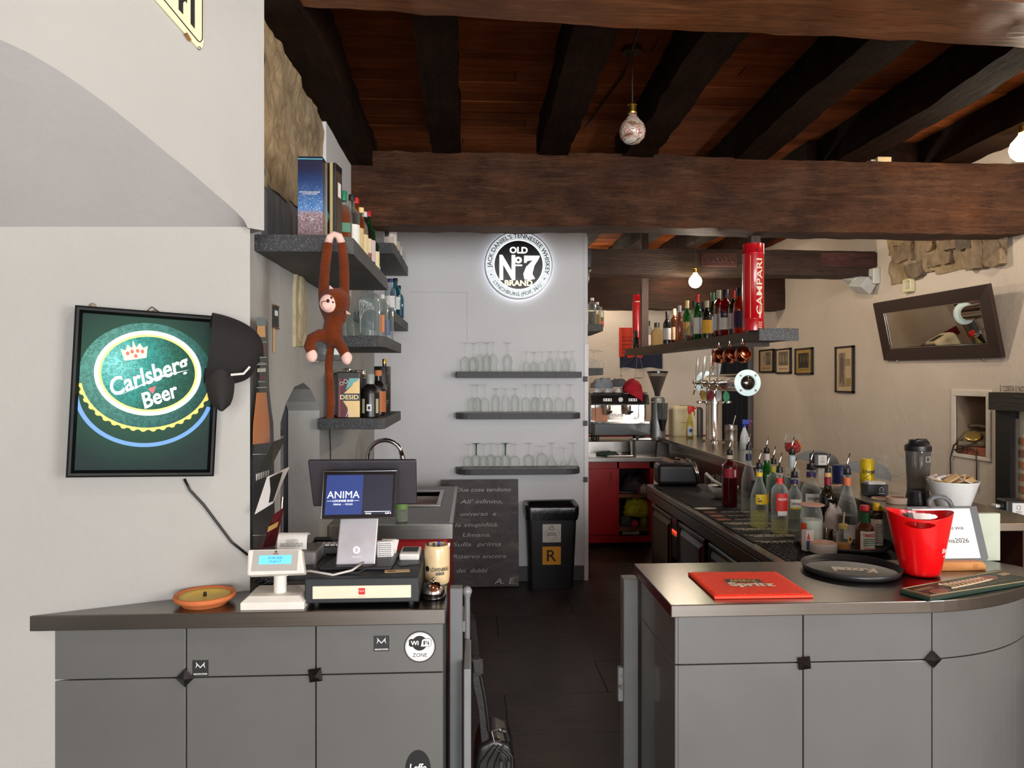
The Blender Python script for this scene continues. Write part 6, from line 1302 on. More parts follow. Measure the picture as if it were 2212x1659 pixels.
MB().box(-mw, .16, z(940), mw, .45, z(850)).build('body', BKM, em, bevel=.01)
mb = MB(); mb.add([(-mw, -.06, z(874)), (mw, -.06, z(874)), (mw, .45, z(876)), (-mw, .45, z(876)), (-mw, .0, z(852)), (mw, .0, z(852)), (mw, .45, z(850)), (-mw, .45, z(850))], [(3, 2, 1, 0), (4, 5, 6, 7), (0, 1, 5, 4), (1, 2, 6, 5), (2, 3, 7, 6), (3, 0, 4, 7)]); mb.build('control_hood', BKM, em, bevel=.008)
for x in (-mw * .45, mw * .42):
    MB().box(x - .05, -.055, z(867), x + .05, -.035, z(860)).build('button_panel', M((150, 146, 140), .3, .6), em, bevel=.004)
    for i in range(3): MB().cyl((x - .03 + i * .03, -.05, z(863.5)), (x - .03 + i * .03, -.06, z(863.5)), .008).build('button', INK, em)
MB().cyl((0, -.035, z(863)), (0, -.06, z(863)), .026).build('gauge', M((216, 212, 204), .3), em)
for x in (-mw * .42, mw * .30):
    MB().lathe([(.036, z(890)), (.04, z(884)), (.04, z(876))], 18, c=(x, .03)).build('group_head', CHROME, em, auto=True)
    MB().lathe([(.032, z(896)), (.036, z(893)), (.036, z(889))], 18, c=(x, .03)).build('portafilter', CHROME, em, auto=True); MB().tube([(x, -.0, z(892)), (x, -.09, z(890)), (x + .01, -.17, z(888))], [.01, .013, .012], 10).build('portafilter_handle', BLACK, em, smooth=True)
for x in (-mw * .86, mw * .86): MB().tube([(x, -.03, z(875)), (x, -.06, z(885)), (x, -.055, z(905))], .006, 8).build('steam_wand', CHROME, em)
text('Vittoria', .04, M((226, 220, 210), .4), em, FRONT((-.02, .118, z(897))), width=.17, shear=.3, bold=.02); MB().box(-mw + .03, .117, z(910), -mw * .35, .119, z(882)).build('orange_decal', M((216, 140, 100), .5), em)
MB().tube([(-mw + .02, -.02, z(849)), (mw - .02, -.02, z(849)), (mw - .02, .4, z(849)), (-mw + .02, .4, z(849))], .006, 6, True).build('cup_rail', CHROME, em)
cups = M((226, 224, 218), .3); rnd = random.Random(2)
for i in range(9):
    cx, cy = mc - mw * .75 + (i % 5) * .12 + (.05 if i > 4 else 0), 8.22 + (i // 5) * .13; n_ = 1
    t = thing('coffee_cup', '%s white cup %s row on top of the espresso machine' % (ORD[i % 5], 'in the front' if i < 5 else 'in the rear'), 'cup', (cx, cy, LZ + z(850)), group='cups on the espresso machine')
    MB().lathe([(.036, 0), (.037, .01), (.03, .045), (.02, .055), (.02, .06), (.001, .058)], 18, cap0=False).build('body', cups, t, smooth=True); MB().tube([(.03, 0, .015), (.05, 0, .02), (.05, 0, .04), (.029, 0, .045)], .004, 6).build('handle', cups, t)
cloth('grey_cloth', 'grey cloth thrown over the cups on the coffee machine', 'cloth', M((132, 140, 150), .9, bump=.3), (U(1300, Y=8.25).x, 8.24, LZ + z(838)), .13, .13, .10, 3)
cloth('dark_cloth', 'dark grey cloth lying between the grey and the red cloth', 'cloth', M((90, 90, 92), .9, bump=.3), (U(1335, Y=8.3).x, 8.32, LZ + z(836)), .12, .1, .08, 8)
o = cloth('red_cloth', 'crimson cloth draped over the corner of the coffee machine', 'cloth', M((176, 20, 40), .85, bump=.3), (U(1366, Y=8.2).x, 8.22, LZ + z(848)), .11, .12, .14, 5)
mb = MB(); a = [U(1352, 845, Y=8.1), U(1389, 845, Y=8.1), U(1388, 868, Y=8.05), U(1376, 858, Y=8.045), U(1362, 852, Y=8.06)]
rc_ = M((176, 20, 40), .85, bump=.3); mb.add([p for p in a] + [p + Vector((0, .02, 0)) for p in a], [(0, 1, 2, 3, 4), (9, 8, 7, 6, 5)] + [(i, (i + 1) % 5, 5 + (i + 1) % 5, 5 + i) for i in range(5)]); h = mb.build('hanging_corner', rc_, o)
# coffee grinder
g = U(1425, 945, Y=8.12); gr = thing('coffee_grinder', 'grey coffee grinder with conical hopper full of beans', 'grinder', (g.x, 8.2, LZ))
zg = lambda py: U(1425, py, Y=8.2).z - LZ
MB().box(-.09, -.16, 0, .10, .12, .02).build('base', BLACK, gr, bevel=.006); MB().lathe([(.085, .02), (.08, zg(915)), (.07, zg(895)), (.075, zg(862)), (.06, zg(858))], 20, e=.7).build('body', M((120, 122, 122), .35, .4), gr, auto=True)
MB().lathe([(.055, zg(905)), (.06, zg(870))], 18, c=(.03, -.09)).build('dosing_chamber', GLASS((190, 196, 196), (90, 96, 96), .4, .3), gr, auto=True); MB().cyl((.03, -.09, zg(905)), (.03, -.09, zg(930)), .05, .02).build('spout', BLACK, gr)
MB().lathe([(.03, zg(856)), (.035, zg(848)), (.112, zg(806)), (.115, zg(803))], 22, c=(-.005, 0), cap0=False, cap1=False).build('hopper', GLASS((220, 220, 216), (120, 116, 110), .35, .1), gr, smooth=True)
MB().lathe([(.027, zg(856)), (.032, zg(848)), (.095, zg(813)), (.001, zg(812))], 22, c=(-.005, 0)).build('coffee_beans', M((48, 26, 16), .55, 0, .3, 90, .8), gr, smooth=True); MB().lathe([(.118, zg(806)), (.118, zg(802)), (.05, zg(801))], 22, c=(-.005, 0)).build('hopper_lid', BLACKG, gr, auto=True)
MB().cyl((-.07, -.1, zg(868)), (-.1, -.1, zg(868)), .018).build('adjust_knob', CHROME, gr)
# cream retro toaster
tp_ = U(1487, 945, Y=8.25); ct = thing('cream_toaster', 'cream rounded appliance with dark end, beside the grinder', 'toaster', (tp_.x, 8.35, LZ)); wt = 34 * 8.25 / F; ht = U(1487, 877, Y=8.25).z - LZ
MB().box(-wt, -.12, .01, wt * .62, .13, ht).build('shell', CREAM, ct, bevel=.05, seg=5); MB().box(wt * .5, -.115, .01, wt, .125, ht * .97).build('end_cap', M((60, 56, 54), .35), ct, bevel=.04, seg=4); MB().box(-wt * .4, -.05, ht - .004, wt * .4, .05, ht + .002).build('slot', DARKIN, ct)
MB().box(-wt * .9, -.1, 0, wt * .9, .11, .012).build('base', M((150, 30, 34), .5), ct); MB().box(-wt * .6, -.1225, ht * .5, wt * .3, -.12, ht * .53).build('groove', M((190, 178, 140), .5), ct)
# spray bottles on the bar
def spray(loc, h, label, body, head, trig, liq=None, lab=True, flip=1):
    t = thing('spray_bottle', label, 'spray bottle', loc)
    MB().lathe([(.036, 0), (.04, .01), (.04, h * .36), (.034, h * .5), (.018, h * .66), (.013, h * .74), (.013, h * .78)], 18, sy=.7).build('bottle', body, t, smooth=True)
    if liq: MB().lathe([(.035, .005), (.037, .012), (.037, h * .3)], 18, sy=.7).build('cleaner', liq, t, smooth=True)
    MB().lathe([(.017, h * .75), (.017, h * .83)], 14).build('collar', head, t, auto=True); MB().box(-.022, -.014, h * .83, .05, .014, h).build('head', head, t, bevel=.008, seg=3) if flip > 0 else MB().box(-.05, -.014, h * .83, .022, .014, h).build('head', head, t, bevel=.008, seg=3)
    MB().tube([(.035 * flip, 0, h * .86), (.052 * flip, 0, h * .8), (.05 * flip, 0, h * .7)], [.006, .006, .004], 8).build('trigger', trig, t, smooth=True); MB().cyl((.048 * flip, 0, h * .93), (.068 * flip, 0, h * .93), .009).build('nozzle', trig, t)
    if lab: arcband(.0408, h * .08, h * .36, .9).build('paper_label', M((206, 212, 214), .5), t); disc(M((40, 80, 150), .5), t, fr((0, -.0415, h * .25)), .02, 'blue_emblem', .0, n=20)
    return t
spray((U(1490, Y=7.85).x, 7.85, RZ), .345, 'yellow cleaner spray bottle with red trigger', GLASS((240, 236, 190), (190, 180, 90), .3, .2), M((206, 40, 30), .4), M((206, 40, 30), .4), LIQ((214, 178, 50), .6))
spray((U(1608, Y=6.55).x, 6.55, RZ), .27, 'grey white spray bottle with blue head and red nozzle', M((200, 204, 208), .4), M((30, 56, 160), .4), M((196, 30, 40), .4), None, False)
# steel tub and sink on the worktop
tb = U(1395, 987, Z=BT); st = thing('steel_tub', 'deep stainless food tub standing by the back bar sink', 'tub', (tb.x, tb.y + .1, BT)); hw = 29 * tb.y / F; hz = U(1395, 950, Y=tb.y).z - BT
o_ = rrect(hw * .9, .1, .03); mb = loft([(rrect(hw * .88, .085, .03), 0), (rrect(hw * .95, .1, .03), hz - .01), (rrect(hw * 1.04, .115, .03), hz), (rrect(hw * .92, .095, .03), hz), (rrect(hw * .86, .08, .03), .01)]); n = 20; mb.f.append(tuple(reversed(range(n)))); mb.f.append(tuple(range(4 * n, 5 * n))); mb.build('tub', STEEL, st, auto=True)
MB().tube([(-hw * .6, -.06, hz + .005), (-hw * .3, .0, hz + .03), (.02, .06, hz + .02)], .012, 8).build('ladle_handle', BLACK, st, smooth=True)
a_, b_ = U(1284, 962, Z=BT + .001), U(1360, 980, Z=BT + .001)
sn = thing('back_bar_sink', 'shallow steel sink with a dark cloth in the back bar worktop', 'sink', ((a_.x + b_.x) / 2, 7.86, BT)); MB().tube([(-.18, -.16, .004), (.18, -.16, .004), (.18, .16, .004), (-.18, .16, .004)], .008, 6, True).build('rim', CHROME, sn); MB().box(-.18, -.16, .0005, .18, .16, .002).build('basin', M((70, 66, 62), .25, .9), sn)
cloth('dish_cloth', 'dark green dish cloth in the back bar sink', 'cloth', M((56, 68, 66), .9, bump=.3), (U(1312, Y=7.84).x, 7.84, BT + .003), .12, .08, .035, 12)
# open shelf contents of the red cabinet
zs1, zs2, zs0 = U(1370, 1068, Y=RY).z, U(1370, 1140, Y=RY).z, .121
cloth('rag_bundle', 'dark bundle of rags on the top open shelf', 'rags', M((50, 48, 56), .8, 0, .4, 12, .3), (U(1368, Y=7.85).x, 7.85, zs1), .13, .14, .16, 21); cloth('purple_rag', 'purple rag in front of the dark bundle', 'rags', M((90, 44, 66), .8), (U(1382, Y=7.72).x, 7.72, zs1), .07, .06, .08, 22); cloth('clear_bag', 'clear plastic bag hanging over the top open shelf', 'bag', M((150, 148, 150), .3, bump=.3), (U(1392, Y=7.68).x, 7.68, zs1 - .001), .05, .05, .09, 29)
t = thing('small_plate', 'pale plate lying on the top open shelf', 'plate', (U(1352, Y=7.72).x, 7.72, zs1)); MB().lathe([(.05, 0), (.09, .012), (.092, .014), (.05, .004), (.001, .004)], 26).build('dish', M((150, 140, 130), .4), t, smooth=True)
cloth('yellow_bag', 'bright yellow green plastic bag on the middle open shelf', 'bag', M((176, 176, 20), .35, 0, .2, 14, .4), (U(1376, Y=7.8).x, 7.8, zs2 + .1), .15, .14, .19, 31, flat=.2); cloth('grey_rag', 'grey rag under the yellow green bag', 'rags', M((60, 70, 68), .8), (U(1354, Y=7.74).x, 7.74, zs2), .08, .06, .1, 33); cloth('pink_rag', 'pink rag under the yellow green bag', 'rags', M((206, 60, 90), .8), (U(1371, Y=7.7).x, 7.7, zs2), .04, .04, .06, 34); cloth('olive_rag', 'olive cloth beside the pink rag', 'rags', M((110, 110, 30), .7), (U(1393, Y=7.72).x, 7.72, zs2), .06, .06, .1, 36)
p = U(1361, Y=7.72); cbx = thing('white_crate', 'white plastic crate with a cut-out handle on the lowest open shelf', 'crate', (p.x, 7.78, zs0)); cw_ = 20 * 7.7 / F; ch_ = U(1360, 1140, Y=7.68).z - zs0
mb = MB().box(-cw_, -.1, 0, cw_, -.092, ch_ * .5).box(-cw_, -.1, ch_ * .78, cw_, -.092, ch_).box(-cw_, -.1, ch_ * .5, -cw_ * .45, -.092, ch_ * .78).box(cw_ * .45, -.1, ch_ * .5, cw_, -.092, ch_ * .78).box(-cw_, .1, 0, cw_, .108, ch_).box(-cw_, -.1, 0, -cw_ + .008, .1, ch_).box(cw_ - .008, -.1, 0, cw_, .1, ch_).box(-cw_, -.1, 0, cw_, .1, .008); mb.build('crate', M((206, 206, 204), .5), cbx)
p = U(1396, Y=7.74); o = box('grey_box', (0, 0, .09), (.1, .2, .18), M((130, 132, 136), .5), None, .01); o.location = (p.x, 7.85, zs0 + .001); tag(o, 'grey plastic box beside the white crate', 'box')
# ---- beer tower
bt = thing('beer_tower', 'chrome beer tower shaped like a pipe with porthole ends', 'beer tower', (2.45, 7.40, RZ)); zc_ = U(1627, 827, Y=6.45).z - RZ; PR = .115
MB().lathe([(.12, 0), (.12, .012), (.085, .018), (.08, .03), (.08, zc_ - .22), (.1, zc_ - .215), (.1, zc_ - .19), (.078, zc_ - .185), (.078, zc_ - .05)], 28).build('column', CHROME, bt, auto=True)
MB().cyl((0, -.9, zc_), (0, .22, zc_), PR * .72, n=28).build('cross_pipe', CHROME, bt, auto=True)
for y, s in ((-.9, 1), (.22, -1)):
    MB().lathe([(PR * .95, 0), (PR * 1.02, .01), (PR * 1.02, .03), (PR * .62, .042), (PR * .58, .03)], 36, Matrix.Translation((0, y, zc_)) @ Matrix.Rotation(PI / 2 * s, 4, 'X')).build('porthole_ring', EM((196, 214, 212), .38), bt, auto=True)
    MB().ball((0, y - .02 * s, zc_), (PR * .6, .035, PR * .6), 24, 14).build('porthole_lens', M((90, 84, 78), .08, .9), bt, smooth=True)
    for a in range(4): MB().ball((PR * .82 * math.cos(PI / 4 + a * PI / 2), y - .04 * s, zc_ + PR * .82 * math.sin(PI / 4 + a * PI / 2)), .011, 10, 8).build('bolt', CHROME, bt, smooth=True)
MB().cyl((-.16, .0, zc_ - .2), (.16, 0, zc_ - .2), .012).build('collar_rod', CHROME, bt)
for s in (-1, 1): MB().lathe([(.02, -.015), (.028, -.008), (.028, .008), (.02, .015)], 14, Matrix.Translation((s * .15, 0, zc_ - .2))).build('collar_nut', CHROME, bt, auto=True)
for i, y in enumerate((.05, -.17, -.39, -.62)):
    x = -PR * .72; tp = MB().cyl((x, y, zc_), (x - .1, y, zc_ - .005), .018, .022).build('tap_body', CHROME, bt, auto=True)
    MB().tube([(x - .08, y, zc_), (x - .10, y - .01, zc_ - .06), (x - .115, y - .01, zc_ - .13)], [.012, .010, .008], 10).build('tap_spout', CHROME, tp, smooth=True)
    MB().tube([(x - .09, y, zc_ + .01), (x - .085, y, zc_ + .05), (x - .075, y, zc_ + .10), (x - .06, y, zc_ + .26)], [.006, .006, .016, .02], 10).build('tap_handle', M((150, 150, 150), .35, .3), tp, smooth=True); MB().ball((x - .1, y, zc_ + .005), .025, 12, 8).build('tap_knob', CHROME, tp, smooth=True)
    MB().lathe([(.03, -.006), (.032, 0), (.03, .006)], 18, Matrix.Translation((x - .03, y - .07, zc_ - .13)) @ Matrix.Rotation(PI / 2, 4, 'X') @ Matrix.Scale(1.6, 4, (0, 1, 0))).build('badge', M([(150, 120, 50), (120, 30, 30), (190, 190, 190), (40, 110, 70)][i], .3, .4), bt, auto=True)
p = U(1579, Y=6.9); cn = thing('steel_canister', 'ribbed steel canister with a bar spoon in it', 'canister', (p.x, 6.9, RZ)); MB().lathe([(.055, 0), (.058, .01), (.058, .05), (.06, .055), (.058, .06), (.058, .15), (.06, .155), (.058, .16), (.058, .2), (.054, .2), (.054, .02)], 24, cap1=False).build('can', STEEL, cn, auto=True); MB().tube([(0, 0, .03), (.02, 0, .2), (.045, 0, .29)], [.003, .003, .006], 8).build('bar_spoon', CHROME, cn)
for i, px in enumerate((1584, 1596, 1606, 1614)):
    p = U(px, Y=6.2 - i * .05); t = thing('tumbler', '%s upturned tumbler from the left by the steel canister' % ORD[i], 'glass', (p.x, 6.2 - i * .05, RZ), group='upturned tumblers on the bar'); MB().lathe([(.036, 0), (.034, .05), (.032, .1), (.001, .1)], 12, cap0=False).build('wall', GLS, t, smooth=False)
# black curtain at the far wall
a_, b_ = U(1553, Y=10.08), U(1614, Y=10.08); zt = U(1580, 735, Y=10.1).z; cu_ = thing('door_curtain', 'black curtain over the doorway behind the beer tower', 'curtain', ((a_.x + b_.x) / 2, 10.1, 0)); mb = MB(); n = 40; vs = []
for i in range(n + 1):
    x = (b_.x - a_.x) * (i / n - .5); y = .03 * math.sin(i * .9) + .01 * math.sin(i * 2.3); vs += [(x, y, .0), (x, y * .6, zt)]
mb.add(vs, [(2 * i, 2 * i + 2, 2 * i + 3, 2 * i + 1) for i in range(n)]); mb.build('fabric', M((20, 21, 25), .85), cu_, smooth=True); MB().cyl((a_.x - cu_.location.x - .03, 0, zt), (b_.x - cu_.location.x + .03, 0, zt), .012).build('rail', BLACK, cu_)
MB().box(b_.x - cu_.location.x + .005, -.03, 0, b_.x - cu_.location.x + .06, .08, zt).build('door_jamb', M((84, 80, 78), .6), cu_)
# flag on the far wall
fg = thing('wall_banner', 'red over navy cloth banner on the far wall', 'banner', tuple(U(1385, 765, Y=YF - .012)))
for (x0, y0, x1_, y1, m, nm) in ((1337, 708, 1388, 772, M((186, 50, 28), .8, 0, .12, 30), 'red_field'), (1339, 764, 1431, 795, M((28, 32, 56), .8), 'navy_field')):
    a, b = U(x0, y1, Y=YF - .012) - fg.location, U(x1_, y0, Y=YF - .012) - fg.location; mb = MB(); n = 14; vs = []
    for i in range(n + 1):
        x = a.x + (b.x - a.x) * i / n; vs += [(x, -.012 * math.sin(i * 1.1) - (.01 if nm == 'red_field' else 0), a.z + .01 * math.sin(i * .8)), (x, -.006 * math.sin(i * 1.3) - (.01 if nm == 'red_field' else 0), b.z)]
    mb.add(vs, [(2 * i, 2 * i + 2, 2 * i + 3, 2 * i + 1) for i in range(n)]); mb.build(nm, m, fg, smooth=True)
    if nm == 'red_field':
        for r_ in range(5): text_rows(fg, FRONT(((a.x + b.x) / 2, -.03, a.z + (b.z - a.z) * (.16 + .13 * r_))), (b.x - a.x) * .8, .02, 1, M((90, 26, 20), .8), r_ + 3)
# ---- hanging bottle shelf
HA, HB = Vector((1.958, 4.975)), Vector((1.702, 8.187)); HZ0, HZ1 = 2.021, 2.088; hd = (HB - HA).normalized(); hn = Vector((hd.y, -hd.x))
hs = thing('hanging_shelf', 'long brown shelf hung from the ceiling posts, full of bottles', 'shelf'); q = [HA, HB, HB + hn * .26, HA + hn * .26]
BRW = wood('brown_shelf', (44, 32, 24), (66, 50, 38), (84, 66, 52), 'Y', 1, .5, .2)
MB().prism([(p.x, p.y) for p in q], HZ0, HZ1).build('board', BRW, hs, bevel=.003)
sp = [HA - hd * .012, HA + hn * .275 - hd * .035, HA + hn * .275 - hd * .022, HA]; MB().prism([(p.x, p.y) for p in sp], HZ0 - .004, HZ1 + .014).build('end_board', speckle('end_speckle', (64, 64, 66), (104, 104, 106), .7, 260), hs, bevel=.002)
for t_ in (.03, .2): p = HA + hn * t_ - hd * .03; MB().ball((p.x, p.y, HZ1 + .006), .006, 10, 8).build('brass_screw', GOLD, hs, smooth=True)
def hpt(u, off): p = HA + hd * u + hn * off; return p
for u, w_, zt_ in ((.21, .035, 2.80), (2.68, .036, 3.3)):
    p = hpt(u, .07 if u < 1 else .05); MB().box(p.x - w_, p.y - w_, HZ1, p.x + w_, p.y + w_, zt_).build('ceiling_post', wood('post_wood', (44, 28, 24), (70, 48, 42), (92, 66, 58), 'Z', 1, .5, .3), hs, bevel=.003)
MB().box(HA.x + .02, HA.y + .3, HZ0 - .03, HA.x + .2, HA.y + .34, HZ0).build('cross_batten', BRW, hs)
# tins standing on it
def tube_tin(px, Y, r, top, label, big):
    p = on_line(px, 700, HA + hn * .1, HB + hn * .1) if Y is None else U(px, Y=Y); t = thing('advertising_tube', label, 'tin', (p.x, p.y, HZ1 + .0005)); h = U(px, top, Y=p.y).z - HZ1
    MB().lathe([(r, 0), (r, h * .13), (r * 1.012, h * .132), (r * 1.012, h * .14), (r, h * .142), (r, h * .88), (r * 1.012, h * .882), (r * 1.012, h * .89), (r, h * .892), (r, h), (r * .95, h)], 30).build('tube', M((186, 14, 28), .22, 0, .05, coat=.3), t, auto=True)
    if big:
        cyl_text('CAMPARI', r * .62, M((232, 218, 190), .5), t, r * 1.005, h * .50, h * .64, .014, .24, vertical=True); arcband(r * 1.004, h * .13, h * .86, .03, ang=-.62).build('gold_line', M((214, 180, 130), .5), t); MB().ball((.0, -r, h * .92), (.008, .004, .008), 8, 6).build('strap_stud', INK, t)
        for i in range(4): arcband(r * 1.004, h * .03 + i * .012, h * .036 + i * .012, .22, ang=.35).build('small_print', M((232, 218, 190), .5), t)
    else: arcband(r * 1.006, h * .86, h * .875, .6).build('white_band', M((226, 214, 206), .5), t)
    return t
tube_tin(1627, 5.05, .072, 528, 'large red aperitif tube tin with white vertical lettering', True); tube_tin(1376, 8.10, .051, 637, 'smaller red tube tin at the far end of the hanging shelf', False)
gH = 'bottles on the hanging shelf'; REDG = GLASS((190, 40, 40), (120, 10, 14), .3, .45); ORG = GLASS((236, 110, 60), (190, 50, 16), .3, .4); GRG = GLASS((80, 180, 90), (20, 90, 36), .35, .35); DGR = GLASS((40, 90, 56), (12, 44, 26), .4, .5); CLR = GLASS((238, 242, 240), (150, 154, 150), .32, .06); BLK = M((22, 18, 17), .12, 0, .1, coat=.5); PKB = GLASS((206, 150, 130), (150, 96, 76), .35, .4)
CAP = lambda *c: M(c, .4); HL = [
 (1374, 716, .034, 'sauce', GLASS((90, 60, 80), (50, 30, 44), .4, .5), CAP(30, 30, 34), None, 'small dark purple flask at the far end of the hanging shelf'), (1390, 708, .036, 'squat', BLK, CAP(206, 120, 60), (216, 190, 150), 'small dark bottle with cream label beside the far red tube'),
 (1401, 695, .034, 'spirit', CLR, CAP(24, 24, 26), (226, 224, 216), 'clear bottle with black cap and white label beside the far post'), (1419, 699, .052, 'squat', GLASS((236, 220, 190), (160, 140, 100), .3, .15), CAP(40, 40, 40), None, 'wide faceted decanter with dark stopper'),
 (1441, 675, .034, 'wine', BLK, CAP(30, 30, 34), (200, 196, 196), 'slim black bottle left of the cream labelled one'), (1457, 669, .034, 'spirit', GLASS((170, 100, 60), (80, 40, 18), .35, .4), CAP(226, 190, 130), (226, 196, 160), 'amber bottle with cream cap and cream label'),
 (1468, 662, .034, 'tall', PKB, CAP(206, 206, 206), None, 'rosy brown bottle with silver cap'), (1484, 650, .038, 'wine', GRG, CAP(226, 206, 140), (222, 190, 110), 'green sparkling wine bottle with yellow label'), (1492, 690, .05, 'flask', CLR, None, None, 'round bellied carafe with a little amber drink'),
 (1499, 652, .030, 'spirit', CLR, CAP(40, 40, 44), (226, 206, 206), 'clear bottle with dark cap behind the round carafe'), (1507, 638, .034, 'wine', GRG, CAP(206, 36, 44), (222, 220, 214), 'green bottle with red cap and tall white label'), (1519, 654, .032, 'spirit', GLASS((60, 90, 160), (20, 40, 110), .4, .4), CAP(30, 36, 60), (226, 226, 226), 'blue bottle between the red capped and the black one'),
 (1527, 652, .036, 'wine', BLK, CAP(200, 190, 150), (226, 170, 40), 'black bottle with golden yellow label'), (1540, 634, .036, 'wine', DGR, CAP(40, 110, 70), (190, 206, 206), 'green vermouth bottle with pale label'), (1553, 629, .036, 'spirit', REDG, CAP(190, 186, 170), (206, 206, 214), 'dark red bottle with silver cap behind the large red one'),
 (1567, 628, .046, 'squat', REDG, CAP(26, 26, 50), (220, 216, 206), 'large red aperitif bottle with navy label'), (1584, 630, .034, 'wine', DGR, CAP(200, 50, 60), (214, 196, 196), 'dark green bottle with pink cap near the big red tube'), (1598, 624, .042, 'squat', ORG, CAP(28, 26, 30), (60, 40, 90), 'orange red bottle with black cap touching the big red tube')]
for i, (px, ty, r, kind, g, cap, lab, lbl) in enumerate(HL):
    off = (.07, .18, .09, .16)[i % 4] if px < 1545 else (.07, .18)[i % 2]
    if px in (1567, 1598): off = .07
    off = {1374: .035, 1390: .21, 1401: .20, 1484: .19, 1492: .06}.get(px, off)
    p = on_line(px, 700, HA + hn * off, HB + hn * off); h = min(.39, max(.16, U(px, ty, Y=p.y).z - HZ1))
    t = bottle('spirit_bottle', lbl, (p.x, p.y, HZ1 + .0005), h, r * 1.17, kind, g, LIQ((140, 60, 24), .6) if px == 1492 else None, .25 if px == 1492 else .6, (.14, .5, M(lab, .55), 1.1) if lab else None, cap, group=gH, rotz=-.25, capz=.84)
    r *= 1.17
    if px == 1567: arcband(r * 1.02, h * .40, h * .53, .8).build('navy_plate', M((30, 30, 70), .5), t); cyl_text('APEROL', .013, M((214, 180, 70), .5), t, r * 1.03, h * .465, .045, .02)
# copper mugs and opener on hooks under the shelf
for i, (px, py, r, Y) in enumerate(((1553, 762, .054, 5.0), (1576, 760, .057, 4.72), (1604, 756, .060, 4.42))):
    p = on_line(px, py, HA - hn * .03, HB - hn * .03); zc2 = HZ0 - .095
    t = thing('copper_mug', ['copper mug hanging farthest under the bottle shelf', 'middle one of the three hanging copper mugs', 'nearest hanging copper mug, next to the speckled shelf end'][i], 'mug', (p.x, p.y, zc2), group='copper mugs under the hanging shelf'); T = Matrix.Rotation(math.radians(-70), 4, 'X') @ Matrix.Rotation(.5, 4, 'Y')
    T = fr((0, 0, 0), (1, .25, 0), (.2, .3, 1)); T = T @ Matrix.Rotation(0, 4, 'X')
    MB().lathe([(r * .5, -.035), (r * .8, -.03), (r, -.005), (r * .98, .02), (r * .78, .04), (r * .62, .048), (r * .6, .046), (r * .74, .036), (r * .9, 0), (r * .5, -.028), (.001, -.028)], 26, T, cap1=False).build('bowl', COPPER, t, smooth=True)
    MB().tube([(0, 0, r * .9), (-.008, .0, r + .02), (0, .0, r + .038), (.008, 0, r + .02), (.012, 0, r * .92)], .003, 8).build('handle', COPPER, t, smooth=True)
    MB().tube([(0, 0, r + .034), (0, .0, r + .05)], .0025, 6).build('hook', CHROME, t)
p = on_line(1540, 760, HA - hn * .03, HB - hn * .03); t = thing('bottle_opener', 'red bottle opener hanging beside the copper mugs', 'opener', (p.x, p.y, HZ0 - .19)); MB().box(-.009, -.006, .03, .009, .006, .15).build('handle', M((176, 20, 28), .35), t, bevel=.004); MB().tube([(.0, 0, .15), (-.012, 0, .17), (0, 0, .19), (.012, 0, .17)], .0025, 6, True).build('loop', COPPER, t); MB().tube([(0, 0, .03), (-.014, 0, .012), (0, 0, -.006), (.014, 0, .012)], .004, 6, True).build('head', M((150, 150, 60), .4, .5), t)
# little brass scales hanging at the far end
p = on_line(1380, 775, HA + hn * .1, HB + hn * .1); t = thing('hanging_scales', 'small hanging beam scales under the far end of the bottle shelf', 'scales', (p.x, p.y, HZ0)); kS = p.y / F
w_ = lambda px, py: U(px, py, Y=p.y) - Vector(t.location); MS = M((96, 84, 70), .4, .8)
MB().tube([w_(1368, 764), w_(1366, 775), w_(1341, 795), w_(1342, 812)], .0025, 6).build('beam_arm', MS, t); MB().tube([w_(1377, 766), w_(1372, 815)], .0018, 5).build('chain', MS, t); MB().tube([w_(1380, 766), w_(1386, 785), w_(1391, 815)], .0018, 5).build('chain', MS, t); MB().lathe([(.001, -.004), (.05, 0), (.052, .004)], 20, Matrix.Translation(w_(1378, 817))).build('pan', M((50, 46, 42), .4, .7), t, smooth=True); MB().ball(w_(1342, 812), .008, 10, 8).build('weight', MS, t, smooth=True)
# ---- shelves, speaker and jars on the wall end
XS = 1.0
for py, lb_ in ((700, 'short grey shelf with jars on the wall end'), (795, 'short grey shelf with glasses on the wall end')):
    zt_ = U(1290, py, Y=6.75).z; x1_ = U(1303, Y=6.75).x; t = thing('wall_shelf', lb_, 'shelf', (0, 0, 0), group='shelves on the wall end'); MB().box(XS + .002, 6.75, zt_ - .065, x1_, 7.5, zt_).build('board', WSH, t, bevel=.003)
    if py == 700:
        for i, (px, Y, h, r) in enumerate(((1277, 6.83, .24, .04), (1288, 7.0, .22, .035), (1296, 7.15, .19, .03))):
            bb_ = bottle('storage_jar', ['tall glass storage jar nearest on the wall end shelf', 'glass jar with yellow bits on the wall end shelf', 'small jar with red label on the wall end shelf'][i], (U(px, Y=Y).x + .01, Y, zt_ + .0005), h, r, 'straight', CLR, LIQ([(120, 110, 100), (196, 160, 70), (150, 120, 90)][i], .5), .5, (.05, .3, M((190, 40, 40), .5), .8) if i == 2 else None, CAP(190, 186, 180) if i < 2 else CAP(60, 56, 50), cat='jar', group='jars on the wall end')
    else:
        for i, (px, Y) in enumerate(((1276, 6.82), (1284, 6.95), (1291, 7.08), (1298, 7.2), (1281, 7.3))): put_glass(sml, (U(px, Y=Y).x, Y, zt_ + .0005), '%s small upturned glass on the wall end shelf' % ORD[i], 'small glasses on the wall end', 'liqueur_glass')
